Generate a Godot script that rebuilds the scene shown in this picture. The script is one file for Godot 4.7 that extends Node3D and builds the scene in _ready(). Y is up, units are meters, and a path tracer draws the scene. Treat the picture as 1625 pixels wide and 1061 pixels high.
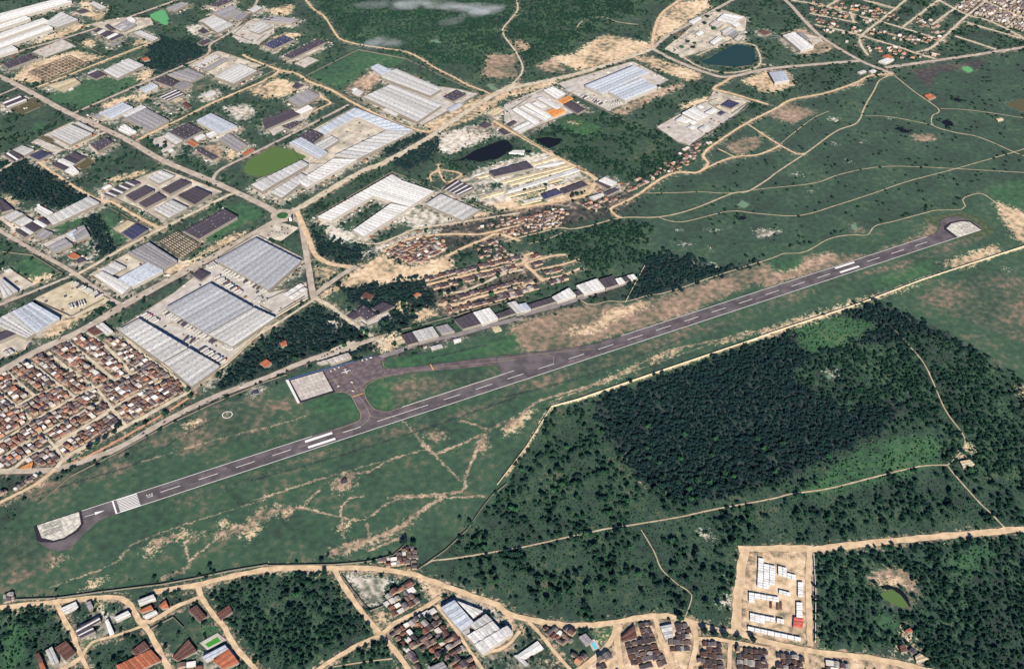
extends Node3D
# An airfield between an industrial estate, a town and dry woodland, seen from the air.
# Map frame: metres, x to the right, z towards the viewer, y up; the origin lies 1.7 km ahead of the camera.
var ROADS = [
["road","pale_asphalt",15,[-1291,-1028,-1250,-998,-1187,-949,-1127,-898,-1065,-845,-1016,-806,-928,-742,-855,-685,-763,-603,-639,-518,-512,-422,-476,-386]],
["road","pale_asphalt",17,[-906,117,-889,102,-840,45,-778,-12,-720,-88,-630,-192,-586,-240,-500,-343,-472,-379]],
["road","pale_asphalt",8,[-1310,-1086,-1286,-1107,-1095,-1267,-916,-1450,-873,-1492]],
["dirt_road","dirt",5.95,[-1151,-936,-1084,-1011,-1018,-1086,-907,-1207]],
["road","pale_asphalt",7,[-1019,-818,-904,-955,-817,-1058,-768,-1121,-771,-1178,-736,-1245,-701,-1384,-695,-1483]],
["dirt_road","dirt",5.95,[-845,-690,-748,-812,-706,-867,-601,-981,-572,-1035]],
["road","pale_asphalt",7,[-639,-518,-633,-564,-574,-633,-490,-730,-384,-858]],
["road","pale_asphalt",6,[-1230,-892,-1220,-907,-1187,-949]],
["road","pale_dirt",5.95,[-1116,-548,-1107,-564,-1060,-641,-992,-654,-924,-727]],
["dirt_road","dirt",6.8,[-1044,-616,-1027,-590,-952,-518,-865,-446,-835,-439,-784,-396,-718,-345,-702,-345]],
["road","pale_asphalt",9,[-1048,-345,-1031,-331,-944,-263,-855,-198,-742,-98,-720,-88]],
["dirt_road","pale_dirt",7.6499999999999995,[-850,-181,-833,-185,-771,-267,-731,-314,-702,-345,-652,-401,-595,-465,-574,-475]],
["road","pale_asphalt",7,[-960,-81,-951,-88,-848,-175]],
["road","pale_dirt",13.6,[-462,-391,-440,-415,-380,-492,-316,-569,-285,-590,-188,-704,-113,-815,-43,-907,11,-965]],
["road","pale_dirt",13.6,[-43,-907,11,-946,113,-991,203,-1041,330,-1132,358,-1153]],
["road","pale_asphalt",10,[358,-1153,402,-1226,460,-1290,525,-1364,603,-1450,649,-1500]],
["road","pale_asphalt",11,[358,-1153,372,-1132,408,-1086,493,-1008,540,-1001,634,-1041,778,-1069,874,-1086]],
["road","pale_asphalt",11,[924,-1048,1059,-1086,1188,-1124,1303,-1160,1348,-1175]],
["road","pale_asphalt",10,[735,-1483,756,-1417,776,-1313,806,-1207,871,-1086,919,-1031,936,-1014]],
["dirt_road","dirt",6.8,[540,-1001,516,-972,484,-936,523,-914,604,-858]],
["road","pale_asphalt",12,[-464,-377,-433,-366,-413,-291,-374,-119,-367,-98]],
["road","dirt",10.2,[-444,-403,-420,-343,-401,-289,-384,-246,-355,-219,-326,-210,-304,-206]],
["road","pale_asphalt",10,[-374,-113,-350,-149,-324,-185,-301,-210]],
["road","pale_dirt",8.5,[-368,-106,-337,-83,-295,-36,-250,8,-225,31]],
["dirt_road","pale_dirt",5.1,[-363,-113,-398,-69,-441,-17,-466,12,-490,56,-512,98,-535,131,-553,149]],
["road","pale_asphalt",12,[-829,345,-809,344,-730,341,-709,333,-673,314,-630,286,-577,231,-507,170,-426,120,-367,78,-299,40,-240,8]],
["street","pale_dirt",7.6499999999999995,[-722,336,-710,307,-636,240,-598,203,-547,151]],
["street","red_dirt",4.25,[-703,326,-671,302,-618,250,-572,200,-536,156]],
["dirt_road","dirt",5.95,[-802,424,-780,403,-751,378,-735,358,-723,338]],
["street","pale_dirt",5.5249999999999995,[-796,19,-738,73,-707,103,-685,125]],
["street","pale_dirt",5.5249999999999995,[-822,50,-778,90,-741,120,-704,154,-672,195,-636,240]],
["street","pale_dirt",5.5249999999999995,[-850,73,-787,128,-742,167]],
["street","pale_dirt",5.5249999999999995,[-877,103,-832,146,-806,167]],
["street","pale_dirt",5.5249999999999995,[-885,144,-870,159,-828,195,-798,223]],
["street","pale_dirt",5.5249999999999995,[-770,258,-741,286,-714,323]],
["street","pale_dirt",5.5249999999999995,[-768,-5,-726,31,-677,86,-660,112]],
["street","pale_dirt",5.5249999999999995,[-715,-19,-657,50,-607,95,-554,146]],
["street","pale_dirt",5.5249999999999995,[-831,188,-803,162,-770,138]],
["street","pale_dirt",5.5249999999999995,[-839,284,-831,277,-793,228,-769,200,-741,170,-708,141,-650,103]],
["street","pale_dirt",5.5249999999999995,[-827,320,-819,314,-770,258,-731,220,-695,180]],
["street","pale_dirt",5.5249999999999995,[-741,286,-706,247,-669,195,-602,125]],
["street","pale_dirt",5.5249999999999995,[-817,349,-789,334,-777,312,-747,286]],
["street","pale_dirt",5.5249999999999995,[-738,277,-674,208]],
["street","pale_dirt",5.5249999999999995,[-745,297,-713,261]],
["street","pale_dirt",6.8,[672,-1483,781,-1442,846,-1409,922,-1349,981,-1309,1100,-1207,1112,-1193]],
["street","pale_dirt",6.8,[797,-1294,881,-1245,987,-1160,1014,-1132,1061,-1096]],
["street","pale_dirt",6.8,[797,-1364,873,-1325,912,-1306]],
["street","pale_dirt",6.8,[1077,-1450,987,-1333,900,-1215,896,-1114]],
["street","pale_dirt",6.8,[1166,-1450,1025,-1279]],
["street","pale_dirt",6.8,[1242,-1450,1094,-1279]],
["street","pale_dirt",6.8,[1300,-1450,1211,-1345,1076,-1167,1022,-1132]],
["street","pale_dirt",6.8,[961,-1450,1033,-1397]],
["street","pale_dirt",6.8,[1166,-1450,1215,-1357,1267,-1313,1321,-1215]],
["street","pale_dirt",6.8,[1194,-1313,1319,-1207]],
["street","pale_dirt",6.8,[1147,-1226,1229,-1149]],
["street","pale_dirt",6.8,[1368,-1357,1298,-1275]],
["street","pale_dirt",6.8,[1376,-1450,1267,-1313]],
["street","pale_dirt",6.8,[1287,-1450,1360,-1333]],
["street","pale_dirt",6.8,[903,-1309,909,-1376]],
["street","pale_dirt",6.8,[846,-1401,891,-1450]],
["dirt_road","dirt",5.95,[935,-1016,885,-1007,867,-998,828,-964,747,-914,663,-882,617,-838,572,-799,541,-772,479,-705,432,-648,421,-619,428,-592,402,-555,364,-556,334,-543,296,-503,257,-458,217,-424,203,-409,215,-384,224,-378]],
["dirt_road","track",3.5999999999999996,[934,-1011,895,-981,866,-923,829,-850,793,-772,740,-735,679,-669,647,-633,568,-551,550,-529,496,-477,465,-471,371,-409,301,-381,224,-378,156,-348,116,-337,96,-342,43,-319,4,-302,-16,-293]],
["footpath","track",2.52,[934,-1011,963,-923,998,-834,974,-803,965,-757,1005,-727,1054,-705,1111,-640,1133,-619]],
["footpath","track",2.16,[1146,-658,1111,-640,965,-571,920,-551,841,-516,761,-471,683,-430,591,-387,508,-393,448,-402,346,-363,301,-379]],
["footpath","track",1.8719999999999999,[265,-471,362,-474,397,-477,444,-471,482,-476,523,-487,641,-510,700,-543,766,-569,836,-580,968,-569,1111,-553]],
["dirt_road","dirt",4.25,[561,-731,599,-669,632,-630,647,-633]],
["dirt_road","dirt",5.1,[599,-669,545,-630,489,-619,446,-592,406,-558]],
["footpath","track",1.7999999999999998,[600,-676,691,-787,740,-826]],
["footpath","track",1.7999999999999998,[819,-803,875,-799,963,-761]],
["footpath","track",1.7999999999999998,[1003,-838,1073,-830,1190,-791]],
["dirt_road","dirt",3.4,[543,-761,584,-691]],
["dirt_road","dirt",3.4,[458,-655,492,-616]],
["footpath","track",2.16,[33,-285,72,-302,109,-331]],
["dirt_road","dirt",6.8,[-254,-257,-206,-302,-128,-319,-63,-319,-17,-337,16,-351]],
["dirt_road","dirt",6.8,[-131,-240,-94,-273,-62,-296,-30,-319,16,-296]],
["dirt_road","pale_dirt",5.1,[-309,-290,-269,-285,-226,-313,-195,-337,-113,-360,16,-396]],
["dirt_road","dirt",9.35,[-41,-780,-18,-750,30,-698,80,-640,122,-592,160,-561,139,-576,179,-529,174,-503,155,-465,103,-443,34,-421,4,-412]],
["dirt_road","dirt",5.1,[-566,-1471,-563,-1450,-532,-1386,-501,-1345,-465,-1255,-442,-1207,-397,-1178,-329,-1155,-265,-1132,-221,-1086,-195,-1051,-144,-998,-107,-956,-75,-931,-43,-902]],
["dirt_road","dirt",6.8,[-679,-1118,-650,-1091,-572,-1033,-529,-1016,-492,-973,-435,-931,-382,-874,-315,-811,-259,-765,-208,-735,-189,-727]],
["dirt_road","dirt",5.1,[-495,-935,-455,-898,-428,-866,-441,-850,-487,-795]],
["footpath","pale_dirt",4.25,[-19,-923,25,-1024,13,-1122,-20,-1226,-22,-1275,13,-1376,13,-1450]],
["footpath","track",2.88,[167,-1265,187,-1315,240,-1340,281,-1309,332,-1294]],
["dirt_road","dirt",7.6499999999999995,[358,-1159,371,-1255,398,-1355,450,-1439,471,-1461]],
["footpath","pale_dirt",4.25,[431,-1104,466,-1051,534,-1020,613,-1059,622,-1159,599,-1183,549,-1183,465,-1113]],
["footpath","pale_dirt",4.25,[612,-1068,645,-1059]],
["dirt_road","dirt",4.25,[-161,-590,-159,-566,-176,-543,-171,-516]],
["dirt_road","dirt",4.25,[-159,-566,-131,-559,-109,-546,-140,-513,-159,-563]],
["street","dirt",6.8,[-163,-148,-76,-185,21,-220,26,-246,42,-254]],
["street","dirt",7.6499999999999995,[-137,-87,-99,-89,-63,-110,21,-145,9,-139,48,-159]],
["street","dirt",6.8,[25,-215,41,-191,60,-159]],
["street","dirt",5.95,[25,-218,77,-243,106,-248]],
["street","dirt",5.1,[41,-195,98,-215,131,-232]],
["street","dirt",5.1,[57,-165,97,-180,136,-205]],
["street","pale_dirt",5.95,[-139,-123,-97,-127,-59,-151,-13,-185,21,-198]],
["road","asphalt",11,[-246,73,-222,58,-193,43,-179,32,-141,16,-92,-2,-42,-24,20,-50,9,-51,73,-80,125,-105,170,-131,227,-159]],
["footpath","track",2.16,[128,-100,140,-89,155,-88,181,-98,212,-97,257,-116,293,-126,392,-178,508,-236,533,-251,576,-257,633,-302,679,-316,712,-316,736,-348,780,-366,843,-393,873,-405,928,-409,940,-421,941,-446,961,-462,990,-468,1013,-421,1049,-366]],
["dirt_road","dirt",8.5,[-728,612,-646,601,-588,594,-557,595,-538,609,-521,632,-505,649,-486,676,-456,721]],
["dirt_road","dirt",6.8,[-520,636,-504,636,-477,612,-444,593]],
["dirt_road","dirt",9.35,[-511,583,-453,571,-409,556,-364,544,-330,540,-264,540,-212,540,-149,550,-120,562,-68,586,-21,606,-11,619,19,630,57,639,103,642,148,636,183,628,218,626,251,637,283,649,310,653,340,666,404,684,490,697,551,714,572,721]],
["dirt_road","dirt",7.6499999999999995,[-451,570,-442,592,-423,618,-403,640,-375,681,-338,721]],
["dirt_road","dirt",6.8,[-644,603,-626,632,-608,654,-591,684,-584,693,-597,708,-613,721]],
["dirt_road","dirt",4.25,[-584,693,-576,670,-548,660,-513,643]],
["dirt_road","dirt",5.1,[-584,693,-566,721]],
["dirt_road","dirt",7.6499999999999995,[-259,541,-241,574,-219,606,-198,637,-181,657,-153,692,-136,721]],
["dirt_road","dirt",6.8,[-267,721,-247,702,-217,679,-181,657,-162,637,-124,612,-102,592]],
["dirt_road","dirt",5.1,[-106,606,-77,651,-58,684,-35,721]],
["dirt_road","dirt",5.1,[11,651,-7,676,-36,689]],
["footpath","track",2.16,[-240,710,-197,702,-162,697]],
["footpath","track",2.88,[-129,535,-117,526,-82,521,12,501,69,485,135,466,193,454,256,440,313,424,401,403,431,393,494,381,569,357,647,333,692,330]],
["footpath","track",2.16,[689,-21,706,28,722,90,725,199,737,274,702,322,692,330,718,408,730,433,745,471]],
["footpath","track",1.584,[194,466,210,510,217,541,239,571,256,589,243,626]],
["dirt_road","dirt",7.6499999999999995,[146,640,135,670,113,695,83,721]],
["dirt_road","dirt",7.6499999999999995,[151,640,144,670,149,721]],
["dirt_road","dirt",7.6499999999999995,[200,629,205,660,213,697,217,721]],
["dirt_road","dirt",6.8,[250,640,253,668,237,721]],
["dirt_road","dirt",6.8,[250,664,281,665,303,670,350,681]],
["dirt_road","dirt",5.95,[300,669,290,721]],
["dirt_road","dirt",5.1,[23,635,45,665,62,692,83,721]],
["dirt_road","dirt",13.6,[344,506,323,584,310,652]],
["dirt_road","dirt",11.9,[335,504,398,502,439,502,448,504,589,485,784,463]],
["dirt_road","dirt",8.5,[440,505,425,573,408,676]],
["dirt_road","dirt",5.1,[400,684,397,721]],
]
var GROUND_COVER = [
["n",[263,-488,412,-616,602,-845,936,-1004,1353,-1142,1104,-415,996,-488,517,-257,235,-133,241,-368]],
["d",[-584,-1534,434,-1534,140,-1142,27,-1038,-176,-1072,-273,-1107,-407,-1178]],
["g",[-789,490,-732,401,-616,319,-506,215,-363,103,-212,78,20,-47,233,-113,517,-257,896,-415,996,-488,1155,-564,1061,-289,913,-214,680,-104,340,69,61,200,-22,401,-113,520,-159,520,-378,538,-700,596,-749,607]],
["g",[680,-104,1065,-300,915,136,875,128,774,-19]],
["h",[753,-113,907,-194,997,-173,944,52,837,-37]],
["b",[-14,8,-2,-25,76,-69,131,-91,210,-91,292,-121,500,-229,499,-181,382,-103,316,-59,238,-20,177,3,73,53,15,40]],
["b",[481,-224,520,-213,580,-246,640,-257,692,-246,825,-325,853,-378,873,-378,853,-308,781,-279,637,-213,535,-170,467,-139]],
["r",[477,-202,541,-202,615,-257,659,-254,637,-240,555,-197,472,-170]],
["t",[104,-20,143,-24,175,-73,222,-88,256,-108,255,-88,205,-58,142,-6,97,-3]],
["t",[1006,-443,1059,-396,1022,-285,1002,-302,1000,-378]],
["t",[826,-218,904,-257,961,-285,963,-262,872,-202]],
["t",[679,-118,730,-139,782,-160,764,-149,607,-69,474,3,444,8,447,-11,545,-59]],
["t",[-13,235,22,199,36,191,14,239,-13,262]],
["h",[-13,144,159,59,312,-19,405,-48,402,-29,277,32,157,90,-13,169]],
["h",[459,-88,698,-202,883,-296,975,-342,973,-325,836,-246,626,-160,456,-69]],
["h",[-262,285,-186,243,8,154,8,171,-132,239,-260,300]],
["h",[-548,235,-508,191,-420,158,-405,255,-465,278,-545,311,-539,278]],
["h",[-554,293,-490,259,-411,215,-409,231,-510,293]],
["t",[-543,235,-519,217,-518,227,-526,239,-539,241]],
["h",[-436,191,-371,171,-348,175,-381,195,-431,223]],
["h",[-765,479,-721,463,-703,504,-657,514,-675,535,-702,562,-735,568]],
["r",[-678,526,-658,510,-659,523,-670,535]],
["t",[-620,577,-606,562,-575,553,-595,565,-607,583]],
["r",[-548,507,-531,479,-498,472,-453,476,-496,482,-519,488,-534,517]],
["t",[-538,510,-548,507,-529,485,-531,517]],
["t",[-504,466,-490,463,-485,485,-500,485]],
["r",[-449,472,-415,456,-378,426,-375,443,-406,466,-440,482]],
["t",[-446,446,-432,446,-427,459,-444,459]],
["t",[-406,463,-379,453,-385,476,-400,485]],
["r",[-276,517,-264,498,-217,482,-170,459,-157,436,-144,436,-156,456,-179,476,-248,510]],
["r",[-397,426,-359,416,-323,419,-356,433,-394,446]],
["t",[-269,456,-252,449,-248,463,-260,467]],
["t",[-357,426,-335,426,-340,440,-353,440]],
["r",[-147,255,-124,247,-104,262,-125,278]],
["r",[-286,373,-266,344,-244,355,-252,380,-272,387]],
["r",[-56,262,-40,255,-45,300,-53,300]],
["t",[239,68,275,46,300,37,289,50,243,81]],
["t",[144,129,214,86,220,92,155,131]],
["t",[359,23,423,-10,434,-5,371,28]],
["f",[67,208,125,184,435,31,677,-94,782,-6,881,125,910,153,798,478,455,500,333,505,303,650,201,623,94,634,-104,526,-22,414]],
["c",[67,208,135,184,157,261,195,360,278,414,423,360,581,275,665,184,692,319,794,374,824,401,798,478,455,500,333,505,303,650,201,623,94,634,-104,526,-22,414]],
["d",[475,120,543,52,663,17,812,120,806,275,688,333,665,184,556,200]],
["l",[506,-19,599,-56,673,-28,580,35,521,52]],
["d",[758,-1,881,125,910,153,824,401,794,374,692,319,665,184,663,17]],
["l",[581,275,687,261,690,326,603,354,506,388,426,401]],
["d",[449,512,587,493,800,473,711,732,627,732,505,682,418,671]],
["l",[635,532,680,501,712,492,711,510,681,538,653,562]],
["l",[501,629,530,623,538,637,505,649]],
["l",[418,665,429,668,431,679,416,679]],
["b",[514,550,551,535,573,544,585,559,574,592,563,609,554,580,529,568,515,568]],
["t",[527,556,561,553,570,571,552,571,529,568]],
["t",[540,637,549,637,548,676,557,692,537,687,539,660]],
["t",[521,676,534,670,523,695]],
["f",[212,-98,257,-213,239,-229,306,-262,411,-202,502,-240,391,-175,293,-129]],
["d",[36,-285,116,-331,224,-369,282,-354,258,-224,161,-197,106,-246]],
["f",[-517,156,-434,-1,-365,-81,-315,-56,-251,17,-238,38,-366,86,-426,123]],
["d",[53,-713,126,-756,295,-713,394,-644,365,-564,252,-513,201,-564,163,-616]],
["c",[134,-826,264,-787,316,-735,366,-676,303,-592,194,-551,140,-592,84,-648,101,-735]],
["l",[106,-795,141,-811,192,-765,205,-735,159,-712,116,-750]],
["f",[-1142,-585,-1068,-611,-922,-488,-884,-443,-941,-415,-1017,-451,-1078,-475]],
["f",[-873,-378,-851,-396,-794,-279,-777,-262,-824,-246,-845,-325]],
["f",[-937,-1072,-915,-1215,-777,-1178,-783,-1124,-816,-1055,-863,-1021]],
["c",[-477,-972,-542,-1107,-405,-1160]],
["f",[-325,-143,-280,-173,-160,-173,-133,-113,-143,-75,-219,-1,-275,-56]],
["d",[-725,615,-643,612,-620,643,-603,670,-630,687,-644,713,-692,713]],
["l",[-709,649,-693,629,-666,670,-662,692,-675,713,-688,713]],
["d",[-403,562,-354,544,-328,713,-352,697,-400,632,-429,598]],
["d",[-376,550,-266,544,-239,592,-188,651,-246,692,-283,713,-349,713]],
["c",[-349,574,-302,574,-285,615,-329,632]],
["d",[-239,713,-211,687,-182,665,-152,713]],
["f",[-414,-368,-380,-300,-263,-257,-308,-214,-372,-235,-399,-300]],
["f",[-296,-644,-231,-713,-161,-742,-170,-616,-235,-564]],
["f",[-129,-359,-19,-400,145,-452,145,-434,50,-400,-88,-342]],
["g",[-11,-680,19,-700,79,-640,49,-626]],
["m",[-504,-1003,-390,-1145,-266,-1095,-292,-1051,-352,-1051,-413,-939]],
["r",[-408,-931,-365,-1016,-316,-1007,-351,-906]],
["m",[-1110,-890,-1048,-990,-919,-998,-903,-981,-1017,-834]],
["m",[-1098,-765,-1069,-780,-1082,-735,-1093,-735]],
["m",[-976,-202,-948,-246,-888,-202,-898,-175,-922,-170]],
["m",[-838,-384,-820,-409,-805,-348,-767,-302,-787,-279]],
["m",[-588,-427,-563,-439,-508,-396,-565,-337,-608,-290,-622,-308]],
["g",[-442,-311,-429,-334,-411,-235,-452,-278]],
["m",[-927,-348,-888,-384,-873,-366,-911,-313]],
["m",[-227,73,-156,50,-84,41,9,-10,8,46,-55,55,-168,90,-217,90]],
["m",[-258,215,-274,167,-303,158,-348,175,-330,207]],
["m",[-249,146,-228,129,-167,116,-139,108,-192,158,-205,199,-228,191]],
["m",[1007,-490,1105,-536,1063,-409,1011,-446]],
["m",[491,-229,574,-246,547,-202,507,-191]],
["m",[691,-170,833,-235,787,-181,681,-129]],
["t",[-1223,-990,-1204,-1068,-1112,-1145,-1032,-1109,-1067,-1059,-1135,-973,-1172,-964]],
["t",[-975,-850,-943,-890,-887,-914,-904,-890,-946,-842]],
["t",[-917,-990,-911,-1033,-885,-1042,-881,-1007,-893,-973]],
["p",[-676,-850,-635,-858,-601,-834,-609,-795,-637,-780,-657,-811]],
["t",[-640,-931,-592,-973,-580,-898,-613,-906]],
["p",[-859,-1285,-831,-1294,-766,-1245,-793,-1207,-838,-1245]],
["t",[-1181,-1439,-1157,-1450,-1121,-1366,-1083,-1371,-1095,-1315,-1140,-1355]],
["t",[-1004,-1315,-967,-1325,-952,-1294,-980,-1285]],
["t",[-977,-1188,-951,-1216,-938,-1197,-964,-1169]],
["t",[-1154,-1294,-1107,-1294,-1164,-1226,-1244,-1169]],
["t",[-1104,-1207,-1074,-1207,-1070,-1159,-1098,-1169]],
["t",[-631,-626,-630,-662,-607,-633,-621,-592]],
["t",[-622,-923,-571,-998,-504,-947,-548,-898,-586,-890]],
["t",[-664,-1386,-595,-1428,-589,-1355,-642,-1355]],
["t",[-629,-1216,-591,-1245,-540,-1245,-591,-1188]],
["t",[-206,-757,-82,-898,-36,-923,20,-998,19,-947,-87,-795,-182,-720]],
["p",[-170,-720,-90,-765,-41,-712,-141,-633,-160,-655]],
["b",[-66,-1122,12,-1122,12,-990,-76,-998]],
["t",[207,-1207,251,-1240,308,-1207,352,-1188,353,-1150,322,-1127,241,-1073,191,-1046,162,-1033,115,-1077,103,-1113,153,-1122]],
["t",[363,-1255,399,-1366,459,-1439,538,-1461,538,-1407,463,-1315,401,-1216,370,-1197]],
["r",[-3,-1197,26,-1207,51,-1159,21,-1132]],
["t",[300,-1104,350,-1113,463,-998,437,-973,374,-1024]],
["r",[229,-826,333,-923,413,-973,410,-947,329,-882,254,-803]],
["r",[62,-1059,103,-1113,129,-1024,77,-1024]],
["t",[396,-858,497,-923,561,-882,493,-890,426,-850,386,-834]],
["t",[553,-981,639,-1024,622,-923,592,-931]],
["t",[-19,-923,100,-990,111,-964,5,-898]],
["t",[125,-780,147,-784,150,-765,132,-765]],
["p",[493,-669,533,-698,548,-676,527,-655,504,-648]],
["b",[471,-669,516,-705,558,-712,550,-662,494,-626]],
["t",[608,-1024,634,-1033,674,-1033,689,-964,636,-927,591,-918]],
["b",[589,-811,657,-870,710,-826,642,-768]],
["k",[976,-1033,1062,-1068,1188,-1095,1154,-1051,1050,-1024,1005,-947]],
["r",[698,-1245,759,-1275,818,-1169,803,-1132,731,-1122,706,-1169]],
["t",[820,-964,876,-1003,853,-973,832,-947]],
["b",[903,-720,959,-720,944,-691,903,-691]],
["t",[-819,-93,-744,-98,-793,-44,-823,8,-849,8]],
["t",[-669,-197,-624,-240,-574,-313,-532,-337,-541,-313,-606,-246,-648,-175]],
["p",[-855,-290,-820,-279,-814,-246,-843,-213,-830,-268]],
["t",[-1077,-471,-1040,-452,-1018,-427,-1042,-427]],
["t",[-872,-529,-835,-549,-791,-569,-793,-549,-848,-516]],
["t",[-730,-354,-705,-360,-693,-337,-728,-302,-738,-290]],
["t",[-958,-186,-922,-170,-881,-191,-870,-175,-911,-144]],
["t",[-369,-98,-366,-124,-332,-152,-298,-213,-254,-257,-219,-218,-193,-213,-132,-246,-112,-224,-114,-202,-172,-170,-252,-154,-319,-144,-344,-118]],
["t",[-384,-218,-347,-202,-331,-197,-365,-144,-373,-170]],
["p",[-235,-390,-210,-421,-169,-402,-114,-369,-162,-348,-202,-342]],
["t",[-84,-396,-47,-402,-31,-390,-74,-378]],
["p",[-401,-378,-372,-360,-290,-302,-309,-290,-365,-325]],
["p",[-383,-337,-338,-325,-329,-296,-354,-290]],
["p",[-301,-246,-226,-319,-96,-354,-96,-340,-216,-305,-288,-240]],
["t",[-69,-319,-17,-342,16,-325,-10,-290,-56,-308]],
["t",[-184,-64,-161,-83,-130,-64,-176,-35]],
["t",[-219,-93,-202,-103,-191,-78,-208,-64]],
["p",[-337,-39,-321,-49,-311,-20,-326,-16]],
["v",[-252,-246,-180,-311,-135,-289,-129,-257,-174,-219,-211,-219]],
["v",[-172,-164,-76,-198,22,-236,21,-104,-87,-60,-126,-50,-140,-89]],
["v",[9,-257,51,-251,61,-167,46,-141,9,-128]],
["p",[-149,-487,-74,-569,-40,-592,44,-635,79,-635,155,-559,195,-496,145,-452,98,-443,4,-409,-29,-409,-57,-430,-96,-469]],
["t",[-57,-426,-29,-443,4,-452,149,-527,185,-532,195,-496,156,-469,51,-426,-20,-407]],
["m",[8,-443,51,-465,74,-443,51,-426,13,-430]],
["f",[118,-469,147,-478,146,-465,122,-460]],
["c",[-53,-491,-44,-518,-25,-514,-25,-496]],
["c",[-10,-460,52,-496,71,-500,66,-482,4,-456]],
["c",[79,-518,103,-532,105,-514,81,-505]],
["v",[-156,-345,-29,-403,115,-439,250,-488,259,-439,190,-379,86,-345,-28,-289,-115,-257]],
["t",[-182,-50,-164,-77,-130,-65,-173,-36]],
["t",[-248,17,-212,17,-205,34,-226,49,-241,37]],
["p",[485,-337,512,-340,522,-319,494,-313]],
["p",[327,-337,343,-334,333,-331]],
["p",[332,-296,360,-285,341,-282]],
["p",[350,-224,362,-218,352,-213]],
["p",[384,-218,402,-207,386,-205]],
["p",[390,-342,402,-331,392,-334]],
["p",[410,-342,419,-337,412,-331]],
["p",[391,-273,397,-268,389,-268]],
["p",[499,-337,541,-334,529,-319,494,-308]],
["p",[609,-556,621,-549,615,-539,609,-546]],
["p",[618,-487,631,-484,622,-481]],
["p",[946,-207,962,-197,948,-194]],
["p",[734,-795,757,-795,742,-780,735,-780]],
["p",[782,-691,790,-691,783,-676]],
["p",[716,-687,725,-672,720,-672]],
["p",[727,-602,741,-602,733,-595]],
["p",[868,-803,877,-795,869,-791]],
["p",[-244,553,-220,549,-172,559,-185,574,-183,598,-196,615,-221,586]],
["t",[-137,565,-120,562,-93,583,-114,598,-124,586]],
["t",[-200,618,-184,612,-169,635,-181,651]],
["t",[-36,687,2,654,7,651,-7,676,-25,692]],
["c",[-185,650,-110,596,-28,713,-146,713]],
["t",[335,505,444,505,409,682,307,655]],
["t",[148,637,183,628,246,637,250,665,351,679,348,721,83,721,113,695,142,665]],
["t",[-11,626,23,637,12,660,-11,670]],
["t",[40,705,54,695,60,702,46,713]],
["t",[336,660,404,681,552,713,550,721,327,721]],
["m",[100,646,139,643,133,665,121,676,106,654]],
["t",[115,657,125,654,126,662,119,665]],
["p",[283,598,314,589,304,612]],
["p",[275,464,295,463,302,488,288,479]],
["p",[302,543,312,553,307,556]],
["t",[702,322,738,278,748,296,720,311]],
["t",[864,133,880,146,859,207,862,167]],
["p",[538,95,549,84,566,112,551,116]],
["m",[-596,665,-571,657,-573,684,-585,687]],
["m",[-546,632,-535,621,-524,637,-532,651]],
["t",[-594,598,-574,612,-588,618]],
["m",[-437,640,-420,635,-408,649,-427,657]],
["c",[-538,697,-495,665,-460,713,-532,721]],
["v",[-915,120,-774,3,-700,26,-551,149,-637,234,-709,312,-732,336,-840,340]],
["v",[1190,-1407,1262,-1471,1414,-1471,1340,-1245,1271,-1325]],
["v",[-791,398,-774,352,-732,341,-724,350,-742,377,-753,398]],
["t",[-1205,-1135,-1179,-1150,-1172,-1118,-1191,-1112]],
["t",[-190,-744,-112,-839,-30,-934,18,-944,-44,-853,-95,-791,-155,-739,-188,-707]],
["p",[-174,-689,-98,-744,-60,-711,-129,-636,-163,-649]],
["t",[461,-899,489,-930,566,-879,539,-874,495,-905]],
["p",[327,-749,377,-787,411,-763,376,-690]],
["t",[-245,11,-207,-10,-204,2,-214,22,-202,36,-233,50]],
["t",[345,-1115,466,-1019,438,-971,339,-1051]],
["t",[555,-981,627,-1035,674,-987,631,-940]],
["t",[-902,-894,-862,-910,-861,-884,-886,-869]],
["p",[-683,-845,-625,-864,-598,-830,-611,-782,-643,-792]],
["r",[-694,-672,-655,-681,-631,-602,-659,-611]],
["h",[-793,-950,-751,-1008,-708,-966,-754,-924]],
["y",[-848,-869,-798,-884,-753,-825,-800,-806]],
["y",[-1014,-602,-964,-645,-912,-602,-939,-556]],
["h",[-523,402,-391,343,-389,353,-515,416]],
["h",[-411,344,-330,308,-186,239,-185,249,-329,319,-409,355]],
["h",[-422,278,-347,243,-345,255,-420,289]],
["h",[-676,300,-623,262,-546,247,-552,278,-636,315]],
["h",[-211,129,-110,112,-26,95,-31,112,-136,158,-200,191]],
["h",[-794,390,-704,351,-610,315,-599,337,-695,383,-763,408]],
]
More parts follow.
